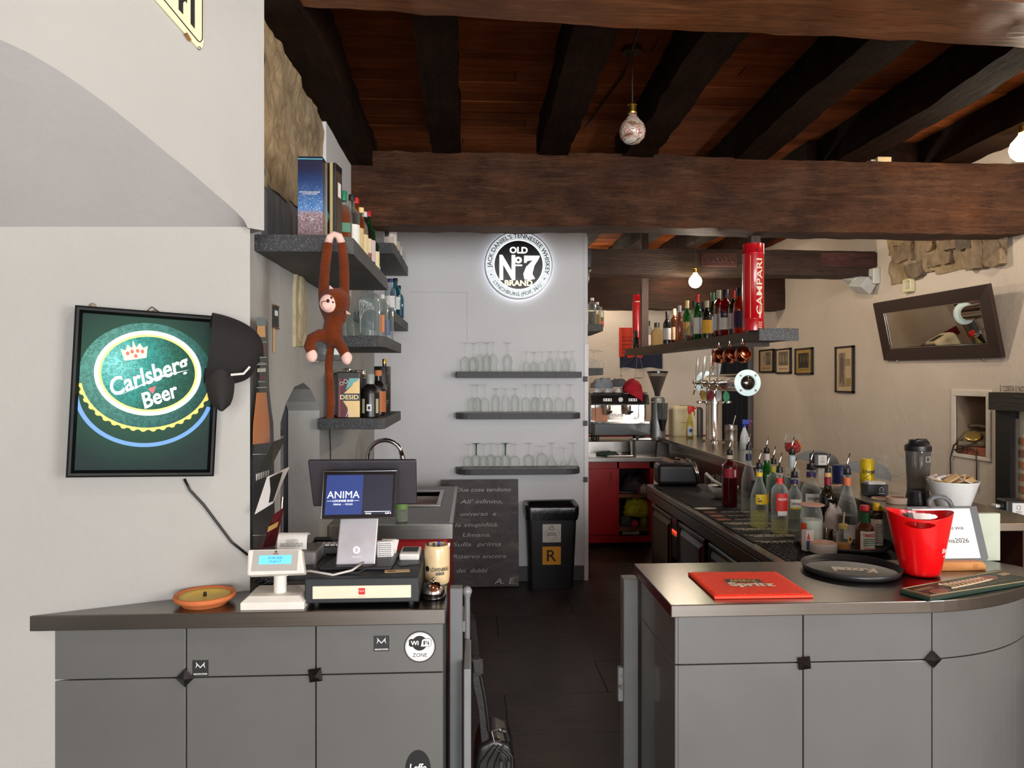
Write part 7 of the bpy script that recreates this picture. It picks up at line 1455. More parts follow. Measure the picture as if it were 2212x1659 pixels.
p = U(1281, 560, Y=6.75); t = thing('wall_speaker', 'dark loudspeaker on a bracket at the wall end', 'speaker', (XS + .002, 6.8, p.z)); MB().box(0.01, -.05, -.08, .09, .08, .10).build('cabinet', M((40, 38, 38), .4), t, bevel=.01); MB().box(.012, -.054, -.10, .098, .07, -.082).build('chrome_lip', CHROME, t, bevel=.004); MB().ball((.04, .0, -.14), (.045, .05, .10), 14, 8).build('lower_horn', M((50, 48, 46), .4), t, smooth=True); MB().cyl((.06, -.052, .05), (.06, -.046, .05), .018).build('tweeter', BLACK, t); MB().box(0, -.02, .1, .05, .02, .16).build('bracket', M((90, 50, 44), .5), t)
# ================================================================ bench, bar and counter things
MZ = BZ + .006
def mat_on(name, label, x0, y0, x1, y1, z, mat, th=.006):
    t = thing(name, label, 'bar mat', (x0, y0, z)); MB().box(0, 0, 0, x1 - x0, y1 - y0, th).build('rubber_sheet', mat, t, bevel=.002); return t
mat_on('rubber_mat', 'plain black rubber mat at the far end of the bench', 1.46, 4.72, 1.98, 5.90, BZ, RUBBER)
bm_ = mat_on('bar_runner', 'black bar runner with rows of pale print under the bottles', 1.46, 3.78, 1.90, 4.70, BZ, RUBBER)
def onmat(px, py): return U(px, py, Z=MZ + .001) - Vector(bm_.location)
PALE = M((232, 228, 212), .6); REDO = M((176, 110, 84), .6)
q = onmat(1524, 1098); MB().prism(ell(q.x, q.y, .075, .03), .006, .0075).build('pale_emblem', PALE, bm_)
for i, (px, py) in enumerate(((1534, 1106), (1549, 1114), (1563, 1122))):
    q = onmat(px, py); MB().prism(ell(q.x, q.y, .045, .028), .006, .0075).build('red_emblem', REDO, bm_); text_rows(bm_, FLAT((q.x + .19, q.y, .006)), .24, .02, 1, PALE, 40 + i)
for i, (px, py) in enumerate(((1600, 1130), (1622, 1142), (1648, 1156), (1675, 1170))):
    q = onmat(px, py)
    for j in range(3): text_rows(bm_, FLAT((q.x + .03 + .02 * j, q.y + .014 - .022 * j, .006), .0), .26, .018, 1, PALE, 60 + i * 3 + j, 'print_bars')
hm = mat_on('drip_mat', 'black honeycomb drip mat at the near end of the bench', 1.47, 3.03, 1.90, 3.76, BZ, RUBBER, .005); mb = MB()
for i in range(26):
    for j in range(15): mb.box(.012 + j * .0275 + (i % 2) * .012, .01 + i * .0275, .005, .026 + j * .0275 + (i % 2) * .012, .026 + i * .0275, .010)
o = mb.build('drip_nubs', RUBBER, hm); o['kind'] = 'stuff'
# bottles with pourers
gP = 'pouring bottles on the bench'; CLB = GLASS((249, 251, 249), (214, 220, 216), .24, .02); YEL = M((226, 190, 30), .45)
def base(px, Y): p = U(px, Y=Y); return (p.x, Y, MZ + .0005)
t = bottle('aperitif_bottle', 'deep red bottle with cork stopper, farthest left on the bar runner', base(1576, 4.85), .345, .05, 'straight', GLASS((120, 16, 36), (90, 8, 24), .35, .35), LIQ((96, 8, 26), .75), .62, (.56, .74, M((150, 20, 44), .5), 1.2), None, True, gP, rotz=.1); arcband(.051, .2, .245, .14, ang=.35).build('barcode', M((214, 206, 206), .5), t); MB().lathe([(.0195, .315), (.0195, .35)], 14).build('cork', M((206, 196, 176), .6), t)
t = bottle('tequila_bottle', 'clear bottle with yellow neck band and yellow torn edge label', base(1640, 4.17), .335, .05, 'tall', CLB, LIQ((238, 234, 170), .16), .26, (.40, .57, YEL, .75), None, True, gP, neck=(.86, .93, YEL)); arcband(.0512, .150, .157, .2, ang=-.3).build('dark_brush_mark', INK, t); arcband(.0512, .165, .170, .1, ang=-.45).build('dark_brush_mark', INK, t); arcband(.052, .14, .2, .3, ang=1.1).build('sun_label', M((220, 160, 24), .5), t)
t = bottle('vodka_bottle', 'clear bottle with red square label and red neck band', base(1684, 4.0), .335, .045, 'spirit', CLB, LIQ((238, 236, 190), .14), .2, (.36, .66, M((206, 44, 36), .5), .8), None, True, gP, neck=(.80, .90, M((216, 50, 44), .5))); cyl_text('KEGLEVICH', .012, INKW, t, .0462, .19, .05, .02); arcband(.0458, .10, .125, .6).build('white_label', PAPER, t)
for i, (px, Y, h, r, lbl) in enumerate(((1716, 4.05, .30, .044, 'smaller gin bottle with white and yellow label'), (1752, 4.12, .335, .058, 'larger gin bottle with white and yellow label'))):
    t = bottle('gin_bottle', lbl, base(px, Y), h, r, 'squat', CLB, LIQ((236, 240, 236), .06), .45, (.42, .60, M((222, 222, 216), .5), .75), None, True, gP, neck=(.86, .95, M((50, 36, 90), .5)), rotz=-.2)
    cyl_text("GORDON'S", .016 if i else .013, INK, t, r * 1.02, h * .52, r * 1.1, .015); arcband(r * 1.02, h * .42, h * .45, .75).build('yellow_stripe', YEL, t); MB().lathe([(r * .45, h * .855), (r * .45, h * .87)], 14).build('gold_ring', GOLD, t)
bottle('vodka_bottle', 'tall clear bottle behind the yellow label one, black label edge', base(1617, 4.62), .40, .046, 'tall', CLB, None, .5, (.25, .52, M((40, 36, 34), .5), .9), None, True, gP, neck=(.82, .93, M((34, 40, 70), .5)), rotz=.5)
t = bottle('liqueur_bottle', 'green shouldered bottle with nearly black liqueur', base(1656, 4.82), .36, .052, 'wine', GLASS((70, 190, 90), (20, 110, 40), .35, .3), M((14, 16, 14), .1), .6, None, None, True, gP, neck=(.86, .98, M((206, 196, 190), .5)))
bottle('spirit_bottle', 'clear bottle with yellow green neck seal behind the red label one', base(1671, 4.45), .33, .044, 'spirit', CLB, None, .5, None, None, True, gP, neck=(.84, .95, M((190, 180, 60), .5)))
bottle('spirit_bottle', 'clear bottle with pale blue neck seal under the red cocktail', base(1711, 4.42), .39, .048, 'spirit', CLB, LIQ((236, 240, 238), .06), .4, None, None, True, gP, neck=(.78, .97, M((190, 206, 206), .5)))
bottle('wine_bottle', 'dark bottle with crimson capsule and cork', base(1788, 3.93), .335, .046, 'wine', GLASS((60, 70, 30), (20, 24, 8), .4, .5), LIQ((20, 16, 8), .8), .6, None, M((210, 170, 100), .6), True, gP, neck=(.72, .93, M((150, 30, 50), .4)), capz=.94)
bottle('soda_bottle', 'clear fluted bottle with orange neck label and dark drink', base(1830, 3.70), .36, .05, 'tall', CLB, M((22, 16, 14), .1), .42, (.1, .3, M((206, 206, 206), .5), .8), None, True, gP, neck=(.84, .95, M((206, 110, 60), .5)))
t = thing('blue_tin', 'navy blue tin behind the crimson capsule bottle', 'tin', (U(1806, Y=4.35).x + .03, 4.35, RZ + .0005)); MB().lathe([(.05, 0), (.05, .11), (.046, .115)], 24).build('tin', M((24, 36, 90), .35), t, auto=True); cyl_text('ICE', .03, M((110, 130, 180), .5), t, .0505, .07, .05, .01)
# black toaster with tongs at the far end of the bench
tb = U(1462, 1051, Z=MZ); tt = thing('black_toaster', 'black four slice toaster with steel tongs on top', 'toaster', (U(1462, Y=tb.y + .09).x, tb.y + .09, MZ + .0005), -.08); kk = tb.y / F; wt = 47 * kk; ht = U(1462, 1003, Y=tb.y).z - MZ
MB().box(-wt, -.1, .006, wt * .98, .12, ht).build('shell', M((20, 20, 21), .4), tt, bevel=.035, seg=4)
for y in (-.045, .0, .05): MB().box(-wt * .75, y, ht - .002, wt * .75, y + .022, ht + .002).build('bread_slot', M((40, 36, 34), .5), tt)
for i in range(2):
    o = MB().box(-.05, -.012, 0, .05, .012, .035, Matrix.Translation((-wt * .45 + i * wt * .6, .0, ht + .003)) @ Matrix.Rotation(.3, 4, 'Y')).build('toasting_cage', M((110, 80, 60), .5), tt, bevel=.003); MB().tube([(-wt * .45 + i * wt * .6 + .05, 0, ht + .03), (-wt * .45 + i * wt * .6 + .10, -.02, ht + .03)], .008, 8).build('cage_handle', BLACK, tt)
tg = thing('steel_tongs', 'steel tongs leaning over the black toaster', 'tongs', (tb.x + wt * .55, tb.y - .02, MZ + .02)); MB().tube([(0, .06, ht + .02), (.02, -.02, ht - .005), (.05, -.03, .09), (.065, -.03, .03)], [.008, .008, .009, .011], 8).build('arm', CHROME, tg, smooth=True); MB().tube([(0, .06, ht + .02), (.035, -.02, ht - .002), (.062, -.035, .09), (.075, -.035, .03)], [.008, .008, .009, .011], 8).build('arm', CHROME, tg, smooth=True)
t = thing('white_bowl', 'white bowl behind the deep red bottle', 'bowl', (U(1562, Y=5.2).x, 5.2, MZ + .0005)); MB().lathe([(.045, 0), (.05, .006), (.085, .04), (.11, .085), (.105, .085), (.08, .043), (.045, .012), (.001, .011)], 30).build('bowl', M((206, 210, 208), .3), t, smooth=True); MB().lathe([(.001, .07), (.098, .07)], 24, cap0=False).build('dark_contents', M((30, 28, 28), .7), t); MB().tube([(.02, 0, .07), (-.06, .04, .12), (-.11, .06, .17)], [.012, .01, .012], 8).build('spoon', M((226, 226, 224), .4), t, smooth=True)
for i, (px, Y) in enumerate(((1532, 5.6), (1545, 5.55), (1557, 5.62), (1568, 5.5))):
    p = U(px, Y=Y); t = thing('tumbler', '%s ribbed tumbler from the left behind the toaster' % ORD[i], 'glass', (p.x, Y, BZ + .0005), group='ribbed tumblers on the bench'); MB().lathe([(.034, 0), (.038, .12)], 12, cap1=False).build('wall', GLS, t)
# service tray with condiments
tr_ = U(1812, 1208, Z=MZ + .006); TX, TY, TR = U(1812, Y=3.69).x, 3.66, .225
def tray(name, label, x, y, z, r, mat):
    t = thing(name, label, 'tray', (x, y, z)); MB().lathe([(.001, 0), (r * .9, 0), (r * .95, .003), (r * 1.0, .022), (r * 1.012, .022), (r * .965, .0), (r * .9, -.005), (.001, -.005)][::-1], 48).build('dish', mat, t, smooth=True); return t
tray('service_tray', 'black round tray with condiment bottles on the bench', TX, TY, BZ + .0165, TR, BLACK); TZ2 = BZ + .0170
def ont(px, Y): p = U(px, Y=Y); return (p.x, Y, TZ2)
t = thing('coffee_jar', 'glass jar with pale contents topped by a pink coaster', 'jar', ont(1753, 3.62)); MB().lathe([(.05, 0), (.054, .008), (.054, .15), (.045, .185), (.042, .20)], 24).build('glass_body', CLB, t, auto=True); MB().lathe([(.048, .004), (.05, .01), (.05, .135), (.001, .135)], 24).build('powder', M((200, 206, 196), .8), t, auto=True); MB().lathe([(.06, .205), (.062, .208), (.06, .211), (.001, .211)], 30).build('coaster_lid', M((206, 160, 140), .7), t, auto=True); arcband(.0546, .01, .12, .35, ang=-1.2).build('orange_label', M((206, 70, 30), .5), t)
t = thing('salt_carton', 'small white carton with blue print at the tray edge', 'carton', ont(1744, 3.53), .3); MB().box(-.018, -.012, 0, .03, .02, .10).build('carton', M((220, 214, 206), .5), t, bevel=.001); MB().box(-.017, -.0126, .005, .008, -.0121, .05).build('blue_print', M((60, 80, 130), .5), t); MB().add([(-.014, -.0127, .055), (.006, -.0127, .055), (-.004, -.0127, .09)], [(0, 1, 2)]).build('orange_print', M((206, 80, 40), .5), t)
t = thing('white_tub', 'low white tub with pinkish lid on the tray', 'tub', ont(1778, 3.50)); MB().lathe([(.062, 0), (.064, .004), (.064, .042), (.062, .044)], 30).build('tub', M((216, 212, 204), .5), t, auto=True); MB().lathe([(.060, .044), (.060, .047), (.001, .047)], 30).build('lid', M((206, 170, 150), .7), t, auto=True)
t = thing('steel_cup', 'small steel measuring cup on the tray', 'cup', ont(1786, 3.66)); MB().lathe([(.028, 0), (.03, .002), (.033, .075), (.031, .075), (.027, .005), (.001, .005)], 24).build('cup', CHROME, t, auto=True); MB().tube([(.032, 0, .06), (.055, 0, .06), (.055, 0, .02), (.031, 0, .02)], .004, 8).build('handle', CHROME, t)
t = thing('honey_jar', 'little jar half full of amber honey with round tag', 'jar', ont(1822, 3.50)); MB().lathe([(.03, 0), (.034, .006), (.034, .085), (.022, .10), (.022, .115)], 22).build('glass_body', CLB, t, auto=True); MB().lathe([(.029, .004), (.0325, .008), (.0325, .04), (.001, .04)], 22).build('honey', LIQ((214, 140, 14), .8), t, auto=True); MB().lathe([(.024, .112), (.024, .13), (.015, .135)], 16).build('stopper', M((176, 160, 90), .6), t, auto=True); MB().tube([(0, 0, .135), (.004, 0, .19)], .004, 6).build('dipper', M((200, 180, 150), .6), t); disc(M((226, 206, 120), .5), t, fr((.016, -.032, .065), (1, .45, 0)), .016, 'round_tag', .001, n=20, ry=.02); disc(INK, t, fr((.016, -.0328, .065), (1, .45, 0)), .007, 'tag_mark', .0012, n=14)
cloth('crumpled_napkin', 'crumpled white paper napkin standing on the tray', 'napkin', M((222, 216, 210), .9, bump=.4), ont(1803, 3.78), .05, .05, .17, 51, flat=.22)
t = bottle('sauce_bottle', 'pepper sauce bottle with red cap and green foil neck', ont(1868, 3.50), .215, .043, 'sauce', GLASS((206, 150, 120), (120, 70, 40), .3, .2), LIQ((110, 44, 24), .6), .5, (.06, .48, M((226, 222, 214), .55), .95), M((200, 24, 44), .4), group='sauces on the tray', neck=(.66, .88, M((16, 84, 44), .4)), capz=.92, capr=.0215)
cyl_text('TABASCO', .015, M((190, 24, 34), .5), t, .0438, .085, .06, .03); text_rows(t, fr((0, -.0442, .052)), .06, .04, 4, M((70, 130, 90), .6), 71); text_rows(t, fr((0, -.0442, .022)), .06, .012, 2, M((196, 60, 60), .6), 72); arcband(.0439, .003, .014, .95).build('green_band', M((40, 110, 70), .5), t)
t = bottle('bitters_bottle', 'bitters bottle with yellow cap wrapped in white paper', ont(1893, 3.62), .205, .030, 'straight', M((40, 26, 16), .2), None, lab=(.02, .66, M((226, 222, 212), .6), 1.5), cap=M((226, 184, 20), .4), group='sauces on the tray', neck=(.70, .82, M((222, 220, 212), .6)), capz=.86, capr=.0165); text_rows(t, fr((0, -.0312, .065)), .04, .1, 9, M((150, 150, 150), .6), 73)
# ---- counter: red ribbed mat
pts = [(1543, 1286), (1757, 1283), (1678, 1233), (1486, 1234)]; P = [U(px, py, Z=ZT + .014) for px, py in pts]; c = sum(P, Vector()) / 4
rm_ = thing('bar_mat', 'bright red ribbed bar mat with a sunburst print', 'bar mat', (c.x, c.y, ZT)); MB().prism([(p.x - c.x, p.y - c.y) for p in P], 0.0005, .010).build('rubber_sheet', M((253, 66, 34), .5), rm_, bevel=.002)
e0 = [Vector((p.x - c.x, p.y - c.y)) for p in P]; mb = MB(); 
def inq(v):
    for i in range(4):
        a, b = e0[i], e0[(i + 1) % 4]; n_ = Vector((-(b - a).y, (b - a).x)).normalized()
        if (v - a).dot(n_) < .006: return False
    return True
for i in range(-40, 41):
    off = i * .0105; seg = [Vector((off + t_ * .8, t_)) for t_ in [j * .004 - .16 for j in range(81)]]; ins = [v for v in seg if inq(v)]
    if len(ins) > 2:
        a, b = ins[0], ins[-1]; d = (b - a).normalized() * .0001; n_ = Vector((-(b - a).y, (b - a).x)).normalized() * .0028; mb.prism([tuple(a - n_), tuple(b - n_), tuple(b + n_), tuple(a + n_)], .0098, .0135)
mb.build('ribs', M((252, 62, 32), .5), rm_)
RG = M((230, 90, 30), .5); cm = Vector((U(1612, 1259, Z=ZT + .014).x - c.x, U(1612, 1259, Z=ZT + .014).y - c.y))
for i in range(30):
    a = 2 * PI * i / 30; r0, r1 = .05, (.11 if i % 2 else .085); da = .025
    MB().add([(cm.x + r0 * math.cos(a - da) * 1.15, cm.y + r0 * .9 * math.sin(a - da), .0138), (cm.x + r1 * math.cos(a) * 1.15, cm.y + r1 * .9 * math.sin(a), .0138), (cm.x + r0 * math.cos(a + da) * 1.15, cm.y + r0 * .9 * math.sin(a + da), .0138)], [(0, 1, 2)]).build('sun_ray', RG, rm_)
MB().prism(ell(cm.x, cm.y, .075, .05), .0134, .0139).build('print_ground', M((206, 44, 24), .5), rm_)
Tm = FLAT((cm.x, cm.y, .0140), -.06); MB().box(-.068, .004, 0, .062, .048, .0006, Tm).build('navy_plate', M((36, 34, 44), .5), rm_); text('APEROL', .026, M((214, 170, 60), .5), rm_, Tm @ Matrix.Translation((-.002, .026, .0004)), width=.105, bold=.03); text('Spritz', .045, M((230, 220, 196), .5), rm_, Tm @ Matrix.Translation((.012, -.028, .0004)), width=.165, bold=.05)
# beer tray lying on the counter
ty = tray('beer_tray', 'large black round tray with cream lettering on the counter', U(1838, Y=2.82).x, 2.82, ZT + .0055, .181, M((32, 32, 33), .38)); ty.rotation_euler = (0, 0, .05); text('Kozel', .06, M((206, 198, 176), .5), ty, FLAT((.015, .0, .0006), PI - .32), width=.16, bold=.05)
# ---- red ice bucket
bp0 = U(1990, 1249, Z=ZT); bk_ = thing('ice_bucket', 'shiny red plastic ice bucket with cut-out handles', 'bucket', (U(1988, Y=2.765).x, 2.765, ZT)); bk_.scale = (.88, .88, .875); kb = (bp0.y + .06) / F; RBU = M((226, 8, 16), .24, 0, .03, 4, coat=.4); RBU.use_backface_culling = False
hB = .268; n, m = 72, 26
def bk_p(a, f, ins=0):
    """outer skin: angle, height share; the rim swings up on two opposite sides"""
    lip = 1 + .045 * math.cos(2 * (a - 2.75)) ; r = (.074 + .054 * f ** .8 - ins) ; sx_ = 1.0 + .05 * f
    return Vector((r * math.cos(a) * sx_ - .006 * f, r * math.sin(a), .004 + hB * lip * f))
def hole(a, f):
    for ac, fc, ra, rf in ((math.radians(238), .905, .52, .055), (math.radians(58), .905, .60, .055)):
        d = (a - ac + PI) % (2 * PI) - PI
        if (d / ra) ** 2 + ((f - fc - .02 * d) / rf) ** 2 < 1: return True
    return False
fl_ = [i / 18 * .80 for i in range(18)] + [.80 + .2 * i / 24 for i in range(25)]; mb = MB(); N_ = 120
for ins in (0, .0035):
    b0 = len(mb.v); mb.v += [tuple(bk_p(2 * PI * i / N_, f, ins)) for f in fl_ for i in range(N_)]
    for j in range(len(fl_) - 1):
        for i in range(N_):
            if hole(2 * PI * (i + .5) / N_, (fl_[j] + fl_[j + 1]) / 2): continue
            mb.f.append((b0 + j * N_ + i, b0 + j * N_ + (i + 1) % N_, b0 + (j + 1) * N_ + (i + 1) % N_, b0 + (j + 1) * N_ + i))
tot = len(fl_) * N_
for i in range(N_): mb.f.append(((len(fl_) - 1) * N_ + i, (len(fl_) - 1) * N_ + (i + 1) % N_, tot + (len(fl_) - 1) * N_ + (i + 1) % N_, tot + (len(fl_) - 1) * N_ + i))
mb.f.append(tuple(range(N_))); mb.build('pail', RBU, bk_, smooth=True)
for s_, hh, zz, wd in (('Estrella', .019, .118, .075), ('DAMM', .006, .103, .022), ('BARCELONA', .006, .092, .05)):
    o = text(s_, hh, INKW, bk_, fr((0, 0, 0)), 'lettering', wd, 0, .02)
    for v in o.data.vertices:
        a = -PI / 2 + .78 + v.co.x / .1; f = (zz + v.co.z) / hB; v.co = bk_p(a, f, -.0008)
# ---- wifi board on a wooden foot, pale box behind
wy = 2.875; wb_ = thing('wifi_board', 'grey clipboard with a printed wifi password sheet in a wooden foot', 'sign', (U(2070, Y=2.835).x, 2.835, ZT)); O = Vector(wb_.location)
wp = lambda px, py, dy=0: U(px, py, Y=wb_.location.y + dy) - O
a, b = wp(1984, 1214), wp(2141, 1101)
MB().prism([(a.x, a.z), (b.x - .012, a.z), (b.x - .004, a.z + .004), (b.x, a.z + .012), (b.x, b.z), (a.x, b.z)], -.006, 0, FRONT((0, .0, 0))).build('board', M((92, 94, 96), .45), wb_, bevel=.002)
pts = [wp(px, py) for px, py in ((2036, 1103), (2038, 1090), (2048, 1082), (2061, 1080), (2074, 1083), (2083, 1091), (2086, 1103))]; MB().tube(pts, .0095, 8).build('carry_loop', M((92, 94, 96), .45), wb_, smooth=True)
a2, b2 = wp(1996, 1209, -.002), wp(2124, 1106, -.002); Tp = FRONT(((a2.x + b2.x) / 2, -.0008, (a2.z + b2.z) / 2)); sheet(PAPER, wb_, Tp, b2.x - a2.x, b2.z - a2.z, 'paper_sheet', .0008)
GI = M((80, 80, 84), .7); q1 = wp(2055, 1147); text('Password Wifi', .0115, GI, wb_, FRONT((wp(2091, 0).x - .046, -.0022, q1.z)), width=.125); q2 = wp(2055, 1172); text('Anima2026', .0175, GI, wb_, FRONT((wp(2097, 0).x - .050, -.0022, q2.z)), width=.132); disc(GI, wb_, FRONT((wp(2062, 0).x, -.0018, wp(0, 1164).z)), .0012, 'dot', n=8)
a3, b3 = wp(2022, 1234, -.02), wp(2126, 1212, -.02); WF = wood('pine_foot', (176, 104, 44), (206, 136, 66), (224, 164, 96), 'X', 2, .45, .1, .3); MB().prism([(a3.x, 0), (b3.x, 0), (b3.x, b3.z * .55), (b3.x - .012, b3.z), (a3.x, b3.z)], -.012, .028, FRONT((0, -.004, 0))).build('wooden_foot', WF, wb_, bevel=.003); disc(M((190, 120, 60), .6), wb_, FRONT((wp(2096, 0).x, -.0322, b3.z * .5)), .011, 'finger_dimple', n=20)
for o in wb_.children:
    if 'foot' not in o.name and 'dimple' not in o.name:
        for v in o.data.vertices: v.co.y += .36 * v.co.z
g0, g1 = U(2126, 1222, Y=2.955), U(2161, 1109, Y=2.955); pb2 = thing('pale_box', 'pale green flat box standing behind the wifi board', 'box', (g0.x, 2.955, ZT)); MB().box(-.14, 0, 0, g1.x - g0.x, .028, g1.z - ZT).build('box', M((190, 196, 176), .5), pb2, bevel=.002)
# green bar runner
pts = [(2010, 1290), (2250, 1249), (2152, 1229), (1942, 1272)]; P = [U(px, py, Z=ZT + .016) for px, py in pts]; c = sum(P, Vector()) / 4; gm = thing('bar_runner', 'dark green rubber bar runner with raised medals and script', 'bar mat', (c.x, c.y, ZT)); E = [Vector((p.x - c.x, p.y - c.y)) for p in P]; GRM = M((30, 52, 40), .5, bump=.1)
MB().prism([tuple(v) for v in E], .0005, .014).build('rubber_sheet', GRM, gm, bevel=.003); xd = (E[1] - E[0] + E[2] - E[3]).normalized(); yd = Vector((-xd.y, xd.x)); cc = (E[0] + E[1] + E[2] + E[3]) / 4; Lx = (E[1] - E[0]).length; Ly = abs((E[3] - E[0]).dot(yd)); TAN = M((176, 156, 116), .5); MEDL = M((150, 104, 84), .6, bump=.5)
MB().tube([Vector((v.x * .94, v.y * .86, .0145)) for v in E], .0018, 6, True).build('tan_border', TAN, gm)
Tg = Matrix.Translation((cc.x, cc.y, .0142)) @ Matrix.Rotation(math.atan2(xd.y, xd.x), 4, 'Z')
for x, y, rx, ry in ((-.33 * Lx, -.18 * Ly, .04, .022), (.22 * Lx, .12 * Ly, .045, .024)): MB().prism(ell(x, y, rx, ry, n=28), 0, .0022, Tg).build('medal', MEDL, gm)
import itertools
sq = [];
for i in range(90):
    u = i / 89; sq.append(Tg @ Vector((-.20 * Lx + u * .38 * Lx + .006 * math.sin(u * 62), .06 * Ly + .17 * Ly * math.sin(u * 62 + 1.2) * (1.5 if i < 10 else 1), .002)))
MB().tube(sq, .0036, 6).build('script_relief', M((216, 190, 156), .5), gm, smooth=True); MB().tube([Tg @ Vector((-.21 * Lx + u * .42 * Lx, -.16 * Ly + .1 * Ly * u * u, .002)) for u in [i / 12 for i in range(13)]], .003, 6).build('underline_relief', M((216, 190, 156), .5), gm, smooth=True)
MB().box(.36 * Lx, .10 * Ly, 0, .44 * Lx, .28 * Ly, .0018, Tg).build('cream_plate', TAN, gm); text_rows(gm, Tg @ Matrix.Translation((-.36 * Lx, .2 * Ly, .0)), .09, .022, 2, TAN, 81); text_rows(gm, Tg @ Matrix.Translation((.1 * Lx, -.3 * Ly, .0)), .26, .012, 1, M((110, 116, 90), .6), 82)
# ---- things on the raised bar
def onbar(px, Y): p = U(px, Y=Y); return (p.x, Y, RZ + .0005)
spz = stem_proto(.265, .056, .135, .045, .042, 'bowl', None, True); t = put_glass(spz, onbar(1713, 4.85), 'stemmed glass of bright red spritz with ice', None, 'spritz_glass'); MB().lathe([(.006, .132), (.045, .15), (.053, .18), (.0525, .205), (.001, .205)], 22).build('drink', LIQ((206, 22, 16), .55), t, smooth=True); MB().lathe([(.0, -.004), (.035, -.004), (.035, .004), (.0, .004)], 16, Matrix.Translation((.025, -.02, .20)) @ Matrix.Rotation(1.2, 4, 'Y')).build('orange_slice', M((226, 120, 40), .5), t)
def napkin_box(loc, label, s=1.0, rz=0):
    t = thing('napkin_dispenser', label, 'dispenser', loc, rz); MB().box(-.055 * s, -.05 * s, 0, .055 * s, .05 * s, .105 * s).build('case', BLACK, t, bevel=.012 * s, seg=3); MB().box(-.02 * s, -.0515 * s, .015 * s, .045 * s, -.0502 * s, .09 * s).build('napkin_window', PAPER, t, bevel=.002); ring(.012 * s, .065 * s, .011 * s, .013 * s, .002 * s, .0525 * s, 'logo_ring', INK, t, fr((0, 0, 0)), 0, 360, 20); text_rows(t, fr((.012 * s, -.0518 * s, .04 * s)), .03 * s, .014 * s, 2, M((120, 120, 120), .6), 91); return t
napkin_box(onbar(1768, 5.25), 'black napkin dispenser on the bar behind the gin bottles', .95, -.1)
t = thing('soda_can', 'tall yellow soda can on the raised bar', 'can', onbar(1873, 4.12)); MB().lathe([(.028, 0), (.036, .006), (.0375, .012), (.0375, .158), (.029, .172), (.029, .176), (.027, .174)], 28).build('can', M((226, 196, 8), .3, .2), t, auto=True); MB().lathe([(.028, .1735), (.001, .1735)], 24, cap0=False).build('lid', CHROME, t); cyl_text('Schweppes', .024, M((30, 30, 60), .5), t, .038, .105, .095, .01, .0, shear=.35); MB().tube([(.0378 * math.sin(a), -.0378 * math.cos(a), .10 + .03 * (a + .8) - .03) for a in [-.9 + .18 * i for i in range(11)]], .0012, 5).build('swash', M((30, 30, 60), .5), t)
t = thing('napkin_holder', 'black box holding white napkins beside the yellow can', 'holder', onbar(1889, 3.93), -.12); MB().box(-.055, -.045, 0, .055, .045, .062).build('box', M((22, 22, 24), .4), t, bevel=.003); MB().box(-.045, -.035, .06, .045, .035, .074).build('napkin_stack', PAPER, t, bevel=.002); ring(.018, .036, .011, .013, .002, .0456, 'logo_ring', INKW, t, fr((0, 0, 0)), -60, 240, 20); text_rows(t, fr((.018, -.0456, .016)), .03, .008, 1, INKW, 92)
gob_ = stem_proto(.20, .082, .115, .084, .05, 'bowl', None, True); put_glass(gob_, onbar(1925, 4.02), 'wide empty stemmed goblet beside the blender', None, 'goblet'); 
for i, (px, Y) in enumerate(((1708, 4.7), (1905, 3.78), (1938, 3.66), (1800, 4.3))):
    if i in (0, 3): p = onbar(px, Y)
    t = thing('coaster', ['round coaster under the spritz glass side', 'round cream coaster nearest the napkin box', 'stack of cream coasters beside the blender', 'thin cream coaster behind the crimson capsule bottle'][i], 'coaster', onbar(px, Y)); MB().lathe([(.05, 0), (.052, .002), (.052, .006 if i != 2 else .03), (.05, .008 if i != 2 else .032), (.001, .008 if i != 2 else .032)], 28).build('disc', M((214, 190, 166), .7), t, auto=True); MB().lathe([(.035, .0085 if i != 2 else .0325), (.001, .0088 if i != 2 else .0328)], 24).build('print', M((150, 96, 84), .7, 0, .3, 40), t)
bb_ = onbar(1983, 3.62); t = thing('smoothie_blender', 'portable blender with smoky beaker and black lid', 'blender', bb_); zbl = lambda py: U(1983, py, Y=3.62).z - RZ
MB().lathe([(.06, 0), (.062, .006), (.056, zbl(1075)), (.05, zbl(1062)), (.05, zbl(1058))], 30).build('motor_base', M((24, 24, 26), .3), t, auto=True); MB().lathe([(.05, zbl(1060)), (.058, zbl(980)), (.058, zbl(972))], 30, cap0=False, cap1=False).build('beaker', GLASS((176, 174, 170), (96, 94, 92), .35, .3), t, smooth=True); MB().lathe([(.061, zbl(974)), (.062, zbl(971)), (.062, zbl(963)), (.045, zbl(957)), (.04, zbl(950))], 30).build('lid', M((26, 26, 28), .35), t, auto=True)
MB().tube([(-.04, -.02, zbl(960)), (-.02, -.03, zbl(950)), (.02, -.03, zbl(950)), (.04, -.02, zbl(958))], .009, 8).build('lid_handle', M((26, 26, 28), .35), t, smooth=True); MB().lathe([(.051, zbl(1062)), (.0515, zbl(1060)), (.051, zbl(1058))], 30).build('collar', M((60, 62, 66), .4), t); MB().tube([(.006, -.0575, zbl(996)), (.03, -.0520, zbl(996)), (.03, -.0520, zbl(985)), (.006, -.0575, zbl(985))], .0012, 5, True).build('logo_mark', INKW, t)
